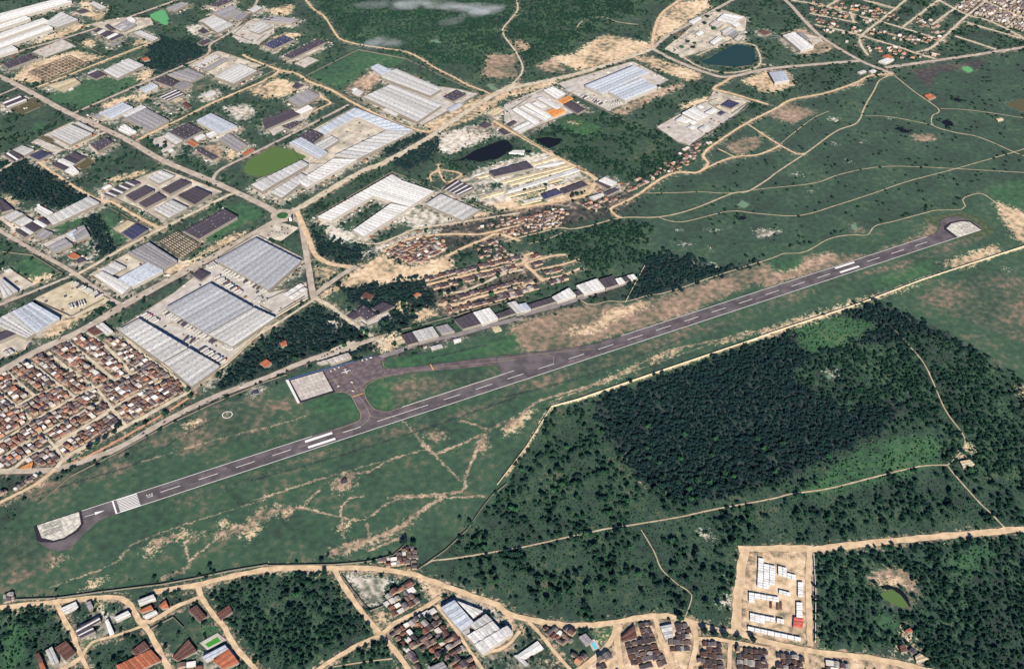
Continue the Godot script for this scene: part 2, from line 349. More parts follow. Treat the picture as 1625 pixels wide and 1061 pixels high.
var WORN_TRACKS = [
["r",3.75,[-474,526,-455,501,-438,479,-430,469]],
["r",2.5,[-489,488,-474,526]],
["r",6.25,[-479,547,-471,529]],
["r",7.5,[-507,562,-499,553,-480,546]],
["r",3.125,[-578,523,-569,501,-556,485]],
["r",4.375,[-395,440,-358,423,-323,421,-261,440,-235,446,-216,440,-198,416,-174,402,-129,397,-99,399,-43,396]],
["r",7.5,[-272,514,-250,495,-203,479,-170,459,-152,440,-128,416,-104,396]],
["r",5.0,[-215,507,-180,488,-159,476]],
["r",3.75,[-261,440,-263,419,-250,399,-230,396]],
["r",3.75,[-251,482,-260,440]],
["r",3.75,[-215,476,-220,453]],
["r",3.125,[-323,423,-309,396]],
["r",3.75,[-181,227,-155,262,-126,304,-80,366]],
["r",6.25,[-126,304,-143,285,-164,247]],
["r",5.0,[-192,400,-180,397,-81,387,-75,362,-61,308,-43,255,8,215]],
["r",5.0,[-43,247,-79,227,-92,227]],
["r",5.0,[-124,304,-90,285,-51,259]],
["r",3.125,[-401,406,-281,351,-230,344,-198,319,-140,293]],
["r",5.0,[-284,373,-250,348,-225,344]],
["r",2.5,[-320,408,-300,383]],
["r",5.0,[-13,243,22,203,50,175,143,133,214,86,275,46,336,25,428,-5,466,-19]],
["r",1.875,[61,181,289,59,428,-5]],
["r",2.5,[182,293,185,322,210,341]],
["r",2.5,[191,351,209,380]],
["r",2.5,[223,362,239,390]],
["t",6,[-12,353,22,291,66,193,111,175,271,95,463,-0]],
["t",7,[445,3,643,-93,785,-170,1021,-280]],
["r",2.3,[-606,330,-499,278,-407,241]],
["r",2.3,[-426,253,-343,215]],
["f",3,[-741,397,-686,367,-606,331,-584,311,-542,266,-490,217]],
["r",2.3,[-401,406,-281,351,-140,293]],
["r",2.3,[-663,574,-581,529,-553,485,-382,402]],
["f",3.2,[-408,362,-260,300,-132,239,8,167]],
["f",3,[-13,167,128,112,308,9]],
["f",3,[-141,64,-47,28]],
]
var YARDS = [
["concrete_yard","concrete",[-714.4,-15.3,-635.9,-125.2,-578.2,-232.7,-514.5,-318.7,-410.3,-238.3,-457.6,-125.2,-388.4,-146.1,-382.1,-109.7,-431.3,-54.3,-497.9,82.2,-548.2,141.3]],
["car_park","asphalt_lot",[-511.6,-321.7,-478.2,-365.4,-429.4,-342.5,-461,-295.3]],
["concrete_yard","concrete",[-1215.4,-1131.6,-1158.6,-1206.6,-1111,-1164.1,-1172.8,-1099.7]],
["concrete_yard","pale",[-804,-1059.4,-746.5,-1140.8,-621.7,-1059.4,-673.6,-964.3]],
["concrete_yard","concrete",[-1062.8,-708.7,-1011.8,-776,-937,-734.6,-991,-651.1]],
["concrete_yard","brown",[-1179.6,-841.9,-1140.8,-889.9,-1101.6,-849.8,-1137.9,-806.7]],
["concrete_yard","concrete",[-740.7,-1245.2,-683.3,-1334.8,-645.4,-1314.5,-634.5,-1245.2,-659,-1187.6]],
["concrete_yard","pale",[-1115.2,-1294.5,-1048,-1334.8,-961.2,-1334.8,-943.2,-1294.5,-1004.7,-1230.6,-1057.6,-1255]],
["concrete_yard","concrete",[-831.2,-1314.5,-795.8,-1355.2,-728.3,-1294.5,-759.2,-1230.6]],
["concrete_yard","concrete",[-356.9,-889.9,-292.9,-964.3,-173.6,-947.5,-110,-926.7,-78.3,-910.2,-205.9,-757]],
["concrete_yard","pale",[-498,-683.3,-368,-845.8,-225,-734.6,-347,-602.1,-418,-541.2,-443.9,-551.2]],
["concrete_yard","concrete",[-544.8,-1068.3,-513.5,-1108.8,-482,-1086.2,-513.4,-1046.1]],
["concrete_yard","concrete",[-562.1,-742,-490.6,-818.3,-456.5,-849.8,-472.4,-795.1,-539,-712.4]],
["concrete_yard","concrete",[111.4,-964.3,180.6,-1006.9,302.4,-1081.7,381.9,-981.2,265.8,-857.7,225.4,-826.1,137.2,-914.3]],
["concrete_yard","pale",[386.5,-1150.1,525.7,-1365.5,567.8,-1386.3,626,-1334.8,608.2,-1245.2,520.5,-1159.4,426.6,-1099.7]],
["concrete_yard","concrete",[328.7,-749.5,426.2,-849.8,492.9,-889.9,564,-873.7,524,-810.6,397.8,-668.9,370.2,-683.3]],
["concrete_yard","concrete",[-18.5,-857.7,75.3,-939.1,172.8,-841.9,141.3,-818.3,15.4,-719.8,-18.1,-764.6]],
["concrete_yard","pale",[-855.3,-464.7,-796.8,-536,-755.2,-569.5,-610.7,-477.4,-711.8,-360.2,-758.2,-402.4]],
["concrete_yard","beige",[-895,-103.3,-838.5,-162.3,-744.3,-98.3,-794.5,-49.1,-826.9,-37.1]],
["concrete_yard","pale",[-812.3,-180.7,-722.7,-293.3,-650.5,-229.1,-732.6,-118.5]],
["concrete_yard","pale",[-806.1,-339.5,-781.1,-372.2,-726.2,-336.6,-759.2,-296.1]],
["concrete_yard","beige",[-705.8,-290.4,-675.5,-330.8,-614.3,-279.1,-644.7,-231.8]],
["concrete_yard","pale",[-921.9,18.4,-870.3,-33.4,-857.2,-4.9,-861.8,23.1,-864.2,43.7,-898.2,72.9,-903.9,72.9]],
["concrete_yard","pale",[-990.5,-170.1,-968.7,-199.3,-906,-149.2,-945.3,-98.3]],
["car_park","pale",[-520.4,-313.3,-479.3,-366.2,-432.8,-342.5,-437.8,-330.8,-459,-296.1]],
["concrete_yard","concrete",[-548.4,-522.8,-459.7,-589.9,-395.6,-589.9,-370.1,-617.5,-448,-503.2,-478.2,-448.9,-511.4,-464.7]],
["concrete_yard","concrete",[-473.8,-88.3,-392.1,-159.6,-383.6,-118.5,-435.9,-58.8]],
["car_park","pale",[-346.2,64.4,-320.2,40.9,-291.1,17,-281.1,19.2,-272,27.9,-274.4,45.2,-289.3,47.4,-325.4,66.5,-340.8,74.9]],
["concrete_yard","concrete",[-280.8,-39.5,-232.8,-73.5,-222.2,-54,-258.1,-20.4]],
["concrete_yard","pale",[753.5,-1245.2,798.7,-1216.2,801.4,-1187.6,768.5,-1168.8]],
["concrete_yard","concrete",[-725.1,-1222.8,-697.1,-1320.6,-626.7,-1298.8,-617.8,-1240.8,-648.8,-1172.7,-697.9,-1187.3]],
["concrete_yard","brown",[-1068.5,-702.5,-1058.1,-713.4,-1024.9,-689.9,-1032.2,-680]],
["car_park","concrete",[-814,-693.5,-780.6,-717,-745.8,-672,-771.6,-635.9]],
["concrete_yard","concrete",[-934.3,-281.4,-897.3,-320.5,-869.2,-351.3,-848.6,-320.5,-871.1,-284.9,-907,-257.1]],
["concrete_yard","pale",[-1053.7,-375.3,-1021.9,-405.4,-972.8,-367.9,-973.4,-316.9,-1006.5,-331.3]],
["concrete_yard","concrete",[-1077.8,-680.9,-1067.4,-698.9,-991.8,-649.9,-1007.9,-628]],
["concrete_yard","brown",[-954.5,-581,-942,-623.7,-909.4,-593.7,-925.7,-564.2]],
["concrete_yard","pale",[-570.4,-1066,-544.7,-1116.2,-497.6,-1167.8,-480,-1150.5,-528.2,-1088.2]],
["concrete_yard","concrete",[-7.6,-826.3,52.5,-905.6,87,-936.3,142.1,-850.7,127.1,-831.2,50.5,-764.3,6.4,-727.2]],
["concrete_yard","concrete",[-161.9,-888.3,-127.5,-934,-83.2,-908.5,-119.8,-848.6]],
["concrete_yard","pale",[483.4,-924.9,554.9,-884.4,562.9,-874.4,505.5,-805.9,457.1,-869.4]],
]
var PONDS = [
["green",[-580.3,-558.5,-580.2,-605.8,-528.6,-665.4,-487,-649,-449.5,-619.2,-495.6,-574.1,-533.5,-537.9,-562.3,-540.5]],
["dark",[-134.1,-597,-107.6,-616.1,-81.1,-650,-21.3,-694.7,-8.6,-689.6,4,-659.8,-10.9,-635.4,-30.7,-611.3,-70,-597,-94.9,-606.5]],
["dark",[51,-697.2,77.9,-707.3,113.3,-699.7,107.6,-679.6,84.3,-654.9,67,-669.7]],
["teal",[469.9,-1084.5,495.7,-1098.4,526,-1135.2,573.6,-1181.4,617.1,-1161.1,612.5,-1106.8,599.2,-1062.3,554.7,-1050.2,481.6,-1066.7]],
["algae",[-973.4,-1350.1,-939.1,-1391.5,-905.5,-1314.5,-908.8,-1284.5]],
["algae",[1113.1,-1048.8,1131.8,-1057.6,1138,-1034.7,1124.8,-1019.9,1112.5,-1033]],
["dark",[987.4,-776,1003.7,-787.4,1015.3,-768.4,993.1,-749.5]],
["dark",[869.2,-745.8,886,-753.3,908.2,-730.9,889.6,-723.5]],
["dark",[1044,-889.9,1056.7,-893.9,1067.6,-877.7,1047.1,-873.7]],
["brown",[1162.3,-853.7,1187.3,-877.7,1220.9,-885.8,1198.6,-818.3]],
["murky",[-62.7,-955.9,-51.8,-964.3,-33.7,-935,-43.4,-926.7]],
["murky",[-210.3,-1197.1,-194,-1206.6,-180.6,-1189.5,-201,-1180]],
["dark",[526.3,574.3,537.9,569.9,554.8,577.3,562.8,591.9,563.4,612.1,558,606.3,554.2,589,540.1,580.2]],
["green",[524,589,540.8,577.3,554.2,589,560.7,609.2,550.8,612.1,535.1,600.6]],
["dark",[458.5,-381.2,472.4,-385.4,481.4,-378.2,470,-369.2]],
["murky",[466.7,-427,481.4,-445.8,495.6,-427,480,-413.5]],
["murky",[542.9,111.9,552,111.9,550,121.4,544.2,122.2]],
["murky",[686,-348.4,698.2,-359,699.2,-333.7,691.7,-329.6]],
["dark",[29.1,-650,44.1,-647.6,41.4,-637.8,29,-640.3]],
]
# kind, label, roof finish, roof bays, bay direction, height, roof corners (x, z)
var BUILDINGS = [
["factory_hall","long white factory hall, topmost in the corner cluster","W",4,"a",9,[-1382.7,-1330.1,-1241.6,-1439.9,-1192.7,-1423.8,-1364.2,-1274.9]],
["factory_hall","narrow white factory hall second from top in the corner cluster","W",2,"a",9,[-1359.2,-1260.1,-1291.8,-1330.1,-1271.9,-1314.9,-1351,-1235.6]],
["factory_hall","long white factory hall in the middle of the corner cluster","W",3,"a",9,[-1341.3,-1206.7,-1240.2,-1316.9,-1216.9,-1296.8,-1330.2,-1173.4]],
["factory_hall","grey end hall joined to the white corner factory","L",4,"a",9,[-1227.7,-1282.8,-1203.9,-1355.7,-1144.6,-1306.9,-1185.6,-1263]],
["factory_hall","long white factory hall, fourth in the corner cluster","W",3,"a",9,[-1323,-1151.9,-1214.7,-1274.9,-1195.2,-1255.2,-1312.5,-1120.4]],
["factory_hall","short white factory hall, lowest in the corner cluster","W",1,"a",9,[-1308.5,-1108.5,-1270,-1154.7,-1246.9,-1131.5,-1300.9,-1085.9]],
["warehouse","small pale shed beside dirt tracks near the white factory","L",2,"b",6,[-1144.4,-1414.8,-1134.5,-1427.5,-1091.9,-1391.6,-1104.8,-1377]],
["warehouse","dark roofed shed left of the pinkish concrete yard","D",3,"a",6,[-1264.9,-1060.6,-1217.5,-1110.1,-1186.9,-1090.2,-1239.3,-1031.5]],
["warehouse","dark building with white roof stripes above the dirt lot","K",6,"a",6,[-1086.9,-1242.1,-1079.4,-1261.7,-1004.6,-1217.9,-1026.2,-1187.3]],
["warehouse","grey office block in the pale compound by the triangular green pond","G",2,"a",6,[-1043.6,-1271.5,-1021.5,-1311.4,-986.2,-1281.4,-1006.9,-1244]],
["shed","small white hut in the pale compound by the triangular green pond","W",1,"a",5,[-1022.6,-1323.7,-1012.1,-1333.9,-993,-1308.6,-1002.7,-1295.6]],
["warehouse","pale roofed hall at the end of the straight dirt road","L",3,"b",6,[-980.7,-1232.4,-965.1,-1246.9,-909.4,-1203.5,-920.5,-1182.6]],
["warehouse","light grey warehouse beside a bare soil patch and a clay roofed hut","L",6,"b",8,[-1002,-1017.1,-956.3,-1083.4,-910,-1047.8,-957.7,-976.7]],
["shed","small dark shed left of a light grey warehouse","D",2,"a",5,[-1038.4,-1001.4,-1019.4,-1023,-993.7,-1001.4,-1010.3,-978.3]],
["warehouse","pale tan flat building at the edge of a green meadow","Y",2,"a",5,[-1117.7,-946.2,-1065.5,-984.2,-1041.8,-958.8,-1068.8,-913]],
["shed","tiny clay roofed hut at a warehouse corner","C",1,"a",4,[-929.3,-1091.6,-914.3,-1100.6,-904.1,-1085.2,-916.7,-1076.3]],
["warehouse","light grey three-bay warehouse on a square concrete yard","L",3,"a",8,[-818.8,-1302,-790.1,-1332.4,-729.1,-1277.1,-762.3,-1231]],
["warehouse","grey warehouse directly behind the three-bay warehouse","G",2,"a",7,[-799,-1355.1,-759.5,-1401.9,-725,-1360.2,-758.1,-1322.4]],
["warehouse","grey shed at the far edge past the triangular green pond","G",2,"a",6,[-928.6,-1388.4,-896.9,-1425.4,-876.1,-1414.8,-902.8,-1370.7]],
["warehouse","dark shed at the far edge beside the winding road","D",2,"a",6,[-826.2,-1404.2,-784.6,-1441.4,-760.5,-1430.7,-793.4,-1393.7]],
["warehouse","light grey warehouse in a walled pale yard with truck lanes","L",6,"a",8,[-724.1,-986.9,-676.8,-1056.6,-625,-1017.1,-670.1,-951.3]],
["canopy","long low canopy in the pale truck yard","L",2,"a",4,[-786.4,-1055.8,-745,-1114.2,-732.6,-1103.3,-773.7,-1042.5]],
["canopy","second long canopy in the pale truck yard","G",2,"a",4,[-761.8,-1033.8,-721.1,-1096.1,-708.9,-1085.2,-749.7,-1023.3]],
["warehouse","mid grey warehouse across the lane from the pale truck yard","G",4,"b",7,[-841.7,-997.4,-797.2,-1032.2,-750.6,-995.7,-776.6,-961.7]],
["warehouse","dark warehouse adjoining the mid grey one","D",2,"b",7,[-866.7,-967.6,-843.2,-994.9,-806.2,-961.7,-815.9,-934]],
["shed","small grey annex below the dark warehouse","G",1,"a",6,[-814.1,-942.6,-797.8,-967.8,-767.9,-951,-790,-921.8]],
["warehouse","pale bluish shed beside the narrow straight lane","B",3,"a",6,[-892.9,-927.6,-868.8,-958.5,-850.4,-940.1,-873,-909.5]],
["warehouse","dark blue hall with white roof strips","K",9,"a",6,[-836.7,-886.7,-806.4,-925.1,-778.2,-898.9,-808.7,-864.9]],
["shed","small white shed in green scrub","W",1,"a",4,[-735,-898.6,-716,-920.7,-705,-908.4,-723.7,-884.8]],
["warehouse","bluish warehouse near the oval dirt track","B",4,"a",7,[-958,-805.5,-916.4,-858.2,-884.5,-832.9,-921.4,-780.9]],
["warehouse","long narrow pale shed between two larger warehouses","L",1,"a",5,[-904.5,-801.4,-870.3,-848.4,-853.4,-836.6,-889.1,-788.3]],
["warehouse","broad grey warehouse with roof lights near the avenue","G",5,"b",8,[-890.7,-779.1,-853.6,-828.7,-786.1,-769.2,-821.3,-722.7]],
["warehouse","white building with trees beside the avenue","W",2,"b",5,[-894.7,-733.2,-886.4,-751.9,-851.4,-725.7,-863,-709.5]],
["warehouse","dark broad warehouse near the avenue","D",4,"b",7,[-776.2,-718.5,-740.8,-761.1,-699.5,-725.9,-732.1,-684.1]],
["shed","light grey annex in front of the dark broad warehouse","L",1,"b",6,[-783,-698.2,-776.3,-718.1,-736.3,-682.3,-748.1,-664.3]],
["warehouse","bright bluish two-slope warehouse beside a dirt clearing","B",2,"b",8,[-723.6,-769.2,-696.6,-803.7,-624.7,-742.8,-659.7,-707.9]],
["warehouse","grey shed with clay roofed neighbour by the lane","G",3,"b",6,[-658,-687.3,-639.1,-714.4,-589,-662.1,-606.8,-635.9]],
["house","clay roofed house below the dark broad warehouse","C",2,"b",4,[-727.4,-676.3,-718.9,-688.6,-697.5,-669.2,-707,-657]],
["house","long clay roofed house beside the lane above the green pond","C",1,"a",4,[-595.3,-630.2,-577.3,-651.3,-569.6,-644.2,-586.1,-618.3]],
["shed","narrow dark shed in a grassy plot above the green pond","D",1,"b",4,[-698.2,-640.7,-691.6,-652.7,-644.9,-612.7,-654.5,-601]],
["warehouse","light grey warehouse with yard left of the avenue","L",7,"b",8,[-1037.9,-705.7,-1006.8,-751.8,-946.2,-709.4,-981,-660.8]],
["warehouse","dark warehouse just left of the avenue","D",3,"a",6,[-939.3,-665.7,-914.5,-696.1,-890.4,-676.5,-913.2,-635.9]],
["warehouse","striped white and dark shed by the avenue at the picture edge","K",5,"a",6,[-1201.9,-862.5,-1172.4,-896.4,-1144.1,-870.5,-1179,-833.1]],
["warehouse","light grey shed among three small halls at the picture edge","L",2,"a",6,[-1104,-640.8,-1090.1,-660,-1056.3,-640.8,-1069.9,-618.4]],
["warehouse","white and dark striped shed among three small halls","K",4,"b",6,[-1116.9,-619.8,-1103.3,-638.7,-1071.7,-609.3,-1084.3,-590.7]],
["warehouse","dark blue roofed hall at the lane corner","S",3,"a",6,[-1060.3,-616.3,-1043.8,-638.7,-1015,-623.3,-1033.1,-597.6]],
["warehouse","grey and dark striped hall beside the diagonal dirt road","K",4,"b",6,[-1000.7,-578.4,-966,-631.7,-934,-609.3,-965.1,-553.4]],
["shed","white shed at the end of the striped hall","W",1,"a",5,[-965.8,-555.1,-958.5,-581.5,-932,-549.7,-943.3,-537.7]],
["warehouse","dark blue roofed hall with white lines at the dirt road corner","S",4,"a",6,[-632.6,-1165.6,-590.7,-1219.8,-560.9,-1193.9,-603.8,-1140.5]],
["warehouse","long narrow dark hall between soil strips","D",2,"a",6,[-573.2,-1101,-499.2,-1195.8,-475.4,-1179.7,-550.6,-1085.7]],
["warehouse","long grey shed below the dirt clearing at the top","G",3,"b",6,[-672.3,-1306.4,-642.9,-1338.8,-563,-1316.5,-579.5,-1289.4]],
["warehouse","pale warehouse in the white walled yard near the top","L",3,"a",6,[-684.6,-1251.8,-665.6,-1291.4,-627.3,-1271.5,-655.6,-1230.4]],
["warehouse","small pale hall at the top beside a dirt clearing","L",1,"a",6,[-705.1,-1372.8,-692.7,-1404.2,-672.6,-1388.4,-689.4,-1357.3]],
["factory_hall","upper light grey hall of the fenced twin factory","L",3,"b",9,[-317.4,-980.7,-285.1,-1025.6,-167.4,-921.9,-193.6,-887.5]],
["shed","bluish annex at the top of the fenced twin factory","B",2,"b",7,[-348.4,-1036.5,-332,-1056,-294,-1019.1,-318.8,-995.7]],
["factory_hall","large lower grey hall with dark roof seams in the fenced factory","L",6,"b",9,[-351.5,-881,-290.8,-944.3,-163.7,-841,-216.9,-762.1]],
["shed","white narrow shed in front of the large fenced factory","W",2,"b",5,[-300.8,-824.8,-294,-834.2,-262.5,-805.3,-268.2,-796]],
["shed","small white hut on brown soil at the fenced factory","W",1,"a",4,[-382,-910.8,-375.5,-931.5,-354.4,-914.9,-363.9,-892.9]],
["shed","pale blue gatehouse of the fenced factory","B",1,"a",5,[-150.8,-828.7,-125.2,-859.6,-116.4,-848.4,-142.6,-815.4]],
["warehouse","dark roofed annex at the fenced factory corner","D",2,"a",6,[-162.8,-886.7,-133.1,-921,-107.9,-898.9,-138.8,-864.9]],
["warehouse","grey hall below the dirt lot beside the curved track","G",3,"b",7,[-529.9,-872.7,-488.4,-923.2,-456.6,-892.9,-496,-835.2]],
["warehouse","long dark hall in a row beside the lane","D",5,"a",6,[-573.7,-772.8,-515.5,-824.5,-490.5,-799.6,-559.5,-729.9]],
["shed","white shed among dark halls beside the lane","W",2,"a",5,[-505.1,-817,-478.8,-848.4,-464.6,-832.6,-488.6,-807.6]],
["shed","small dark shed in the yard beside the lane","D",2,"a",5,[-525.2,-748.1,-498.6,-770.8,-479.4,-767,-504.5,-733.2]],
["factory_hall","upper wing of the courtyard factory beside the green pond","B",8,"b",9,[-441.9,-724.6,-365.3,-826.8,-340.5,-805.7,-422.6,-702.5]],
["factory_hall","far wing of the courtyard factory running to the dirt road","B",8,"b",9,[-364.6,-826.8,-223.7,-722.4,-273.2,-717.2,-377.9,-801.9]],
["factory_hall","lower wing of the courtyard factory along the main road","L",9,"b",9,[-390.1,-611.2,-281.1,-724.6,-223.5,-718.7,-338.7,-597.4]],
["factory_hall","bluish wing of the courtyard factory beside the green pond","B",5,"b",9,[-496.3,-666.3,-472.4,-690.8,-405,-625.2,-420.8,-599.5]],
["factory_hall","dark hall inside the courtyard factory","D",3,"a",8,[-483.3,-689.7,-458,-725.6,-422.3,-705.7,-443.5,-664.4]],
["factory_hall","light grey hall inside the courtyard factory","L",3,"a",8,[-440.9,-658.7,-406.9,-699.9,-386.4,-680.2,-418.2,-636]],
["factory_hall","long white roofed hall between the green pond and the main road","L",10,"b",9,[-550.7,-492,-459,-592,-440.8,-574.9,-524.2,-466.4]],
["factory_hall","pale hall with striped roof near the roundabout","L",8,"b",8,[-506.9,-464.8,-452,-539.6,-434.1,-523,-479.7,-442.7]],
["factory_hall","long white striped hall along the main road","W",12,"b",8,[-454.5,-506.6,-389,-600.6,-338.7,-597.1,-434.2,-484]],
["warehouse","larger white-blue hall of the twin warehouse with loading yard","B",5,"a",10,[175,-936.6,298.5,-1039.3,336.8,-1004.5,213.6,-893.7]],
["warehouse","smaller white-blue hall of the twin warehouse with loading yard","B",5,"a",10,[229.8,-906,311.2,-974.4,347.6,-928.2,265.4,-861.4]],
["shed","white narrow shed, lowest of three parallel ones","W",1,"b",5,[0.7,-824.8,10.2,-836.6,63.2,-767,52.9,-754.1]],
["shed","white narrow shed, middle of three parallel ones","W",1,"b",5,[27.5,-848.4,39.1,-858,91.9,-793.7,81.5,-784.5]],
["shed","white narrow shed, topmost of three parallel ones","W",1,"b",5,[58.6,-880.5,72.3,-890.2,114,-836.6,103.4,-827.1]],
["shed","white square shed at the corner of the dirt road","W",2,"a",6,[0.7,-735.1,34.4,-769,51.7,-750.1,17.3,-718.8]],
["pallet_stack","orange stacked pallets upper pile","O",3,"a",3,[108.7,-874.5,133.4,-896.4,144.5,-884.2,119.7,-858.5]],
["pallet_stack","orange stacked pallets lower pile","O",3,"a",3,[80.5,-823,107.8,-844.2,124.9,-820.6,98.8,-795.8]],
["warehouse","dark roofed shed beside the orange pallets","D",3,"b",6,[121.2,-849,139.9,-866.5,172.6,-826.9,152,-805.8]],
["warehouse","white stepped building above the orange pallets","W",3,"b",6,[74.8,-919.4,98.7,-937.6,127.7,-902.9,104.8,-877]],
["shed","small pale gatehouse at the twin warehouse yard","L",1,"a",4,[125.9,-927.3,142,-941.5,153.2,-927.3,137.1,-914.9]],
["building","long white building at the top of the campus by the lake","W",3,"b",7,[544.8,-1317.3,566.5,-1349.9,616.5,-1329.5,575.1,-1287.2]],
["building","white building at the campus entrance","W",1,"a",6,[465.3,-1301.4,494.8,-1331.7,503.1,-1321.5,476.3,-1284.4]],
["building","white block nearest the lake","W",1,"a",6,[505.8,-1179.7,531.1,-1213.1,540.5,-1198.7,514.2,-1163.7]],
["building","small white block at the far side of the campus","W",1,"a",6,[575.1,-1286.4,590.4,-1303.4,600.9,-1281.4,585.2,-1267.6]],
["building","white square block in the campus car park","W",1,"a",5,[474.2,-1229.7,489.2,-1249.1,498.3,-1236.4,483,-1215.2]],
["building","grey roofed block in the middle of the campus","G",2,"a",5,[519.1,-1283.6,539.5,-1308.6,553.4,-1283.6,533,-1258.9]],
["building","pale roofed block in the lower campus","L",2,"a",5,[543.8,-1244.2,569.1,-1273.7,582.7,-1249.1,557.8,-1222.9]],
["warehouse","largest white hall in the grey depot yard","W",4,"b",8,[393.6,-803.7,423.4,-832.6,455.2,-792.1,423.3,-767.6]],
["warehouse","white hall at the depot entrance","W",2,"a",6,[375.7,-775.1,392.9,-795.8,413.6,-772.8,400.2,-759.9]],
["shed","small white hall right of the largest depot hall","W",1,"a",5,[448,-813.1,469.6,-834.2,480.1,-820.9,461.9,-803.8]],
["shed","white hut in the lower depot yard","W",1,"a",4,[398.8,-746.1,411,-755.2,421.5,-742.4,408.5,-733.5]],
["shed","white shed at the lower depot boundary","W",1,"a",5,[423.7,-736.9,440.6,-753.4,452.3,-736.9,433.3,-724.3]],
["canopy","dark blue roofed canopy at the far depot corner","S",4,"a",5,[490.4,-846.8,513.3,-874,534.7,-856.4,511.1,-831.1]],
["warehouse","isolated bright white warehouse on red soil","W",3,"b",9,[697.5,-1211.5,730.8,-1232.7,765.4,-1145.4,727.7,-1125]],
["warehouse","white warehouse on a bare tan lot below the road","B",2,"b",9,[628,-1006.4,666.9,-1012.5,671,-963.7,633,-953.6]],
["shed","grey annex behind the isolated white warehouse","G",1,"b",5,[740.2,-1234.5,752.2,-1242.3,765.5,-1200.8,755.3,-1191.3]],
["house","white villa roof beside the road junction","W",2,"a",5,[912,-1074.2,936.6,-1092.2,954.8,-1083.2,928.9,-1060]],
["house","orange roofed villa beside the road junction","C",1,"a",5,[929,-1103.1,946,-1114,955.5,-1094,942.6,-1083.2]],
["house","orange roofed farmhouse beside the straight track","C",2,"a",4,[979.5,-898.6,997.2,-906.7,1006,-888.8,985.1,-875.9]],
["house","pale cottage left of the track junction","L",1,"a",4,[846.5,-1016.3,865.5,-1029.4,870.9,-1018.1,852.2,-1005.9]],
["house","white cottage at the track junction","W",1,"a",4,[876.1,-1023.3,890.2,-1032,896.2,-1023.3,881.5,-1012]],
["house","pale ruin on a bare patch in the pasture","Y",1,"a",3,[1115.5,-785.8,1130.4,-791.2,1132.6,-780.5,1117.1,-772.9]],
["warehouse","dark shed cut by the picture edge above the lane","D",2,"b",6,[-1067.6,-427.1,-1063.8,-441.4,-1026.5,-402.4,-1047,-390.2]],
["warehouse","pale shed at the top of the small walled works","L",2,"a",6,[-1038.7,-375.1,-1020.9,-397.5,-999.3,-384.2,-1017.6,-356]],
["warehouse","pale shed in the middle of the small walled works","L",2,"a",6,[-1012.6,-356,-994.2,-376.3,-973.5,-360.2,-988.8,-338.3]],
["warehouse","white shed beside the dark wood","W",3,"b",5,[-984.6,-403.9,-976.9,-417.5,-941.3,-391.7,-952.5,-375.4]],
["warehouse","long light grey shed ending at the diagonal dirt road","L",7,"b",7,[-948.5,-369.4,-883.7,-448.6,-854.7,-425.5,-927.3,-342.7]],
["warehouse","white and dark striped hall joined to the long grey shed","K",6,"b",7,[-996.6,-322.2,-958.9,-370.6,-931.7,-349.8,-969.7,-299.1]],
["warehouse","grey building in the small walled works","G",2,"a",5,[-952.6,-310.6,-942.3,-330.4,-919.8,-317.6,-931.9,-290.6]],
["warehouse","grey building between meadow and dark wood","G",3,"a",6,[-880.2,-315,-865.2,-343.6,-843.2,-307.5,-864,-286.3]],
["warehouse","grey flat building beside the straight asphalt lane","G",2,"a",6,[-915.6,-269.3,-891.4,-297.1,-868.6,-276.1,-899.4,-247]],
["house","clay roofed house on pale soil","C",2,"a",4,[-868.7,-238.8,-861.3,-252.1,-842.1,-237.2,-851.3,-227.8]],
["shed","dark shed right of the clay roofed house on pale soil","D",1,"a",4,[-849.8,-222.4,-842.3,-235.5,-828.8,-223.5,-839.6,-214.2]],
["warehouse","long dark hall with many white roof strips","K",13,"b",6,[-856.3,-460.3,-812.2,-517.7,-790.6,-503.3,-831.7,-444.5]],
["warehouse","upper left dark hall of the dark four-hall works","D",4,"a",7,[-807.9,-452.4,-777.6,-490.1,-752.2,-472.7,-783.9,-430.5]],
["warehouse","lower left dark hall of the dark four-hall works","D",4,"a",7,[-773.9,-424.3,-744.2,-464.5,-721.9,-444.2,-754.3,-405.8]],
["warehouse","upper dark hall of the works beside the avenue","D",4,"a",7,[-738.6,-477.9,-707.3,-516.1,-681,-501.7,-715.5,-458.7]],
["warehouse","pale hall at the upper end of the dark works","L",3,"b",6,[-777.3,-525,-756,-554.2,-722.6,-532.9,-749.5,-502]],
["warehouse","light grey hall among dark halls","L",5,"b",8,[-735.6,-398.1,-706.7,-434.5,-667.7,-405.5,-698.7,-367.9]],
["warehouse","square dark hall nearest the avenue","D",6,"b",8,[-698.3,-450.8,-667.8,-485.3,-629.2,-458.4,-655.5,-416.5]],
["warehouse","long dark warehouse parallel to the dirt lane by the roundabout","D",4,"a",8,[-658.9,-320.7,-591.9,-400.6,-559,-372.1,-622,-291.9]],
["warehouse","dark blue roofed hall in the grassy triangle","S",4,"b",6,[-780.5,-315,-761.1,-349.5,-731.9,-327.7,-753.7,-292]],
["warehouse","tan roofed hall in the grassy triangle","Y",3,"a",5,[-801.2,-331,-781.1,-362.9,-764.7,-352.7,-785.1,-319.3]],
["factory_hall","bright white front hall near the lane and avenue corner","W",2,"b",8,[-794.9,-168.7,-785.8,-184,-717.8,-135.9,-728.7,-109.4]],
["factory_hall","bluish hall joined to the bright white hall","B",2,"b",8,[-748.6,-158.2,-705.5,-212.5,-668.9,-185.6,-715,-134.9]],
["factory_hall","grey to dark hall behind the bluish one","G",6,"b",8,[-751.2,-244.2,-718.1,-280,-648.9,-217.9,-671.4,-187.2]],
["shed","pale annex left of the bluish hall","L",2,"b",5,[-792.4,-192.4,-771.1,-219.4,-744.2,-200.5,-765.7,-173.8]],
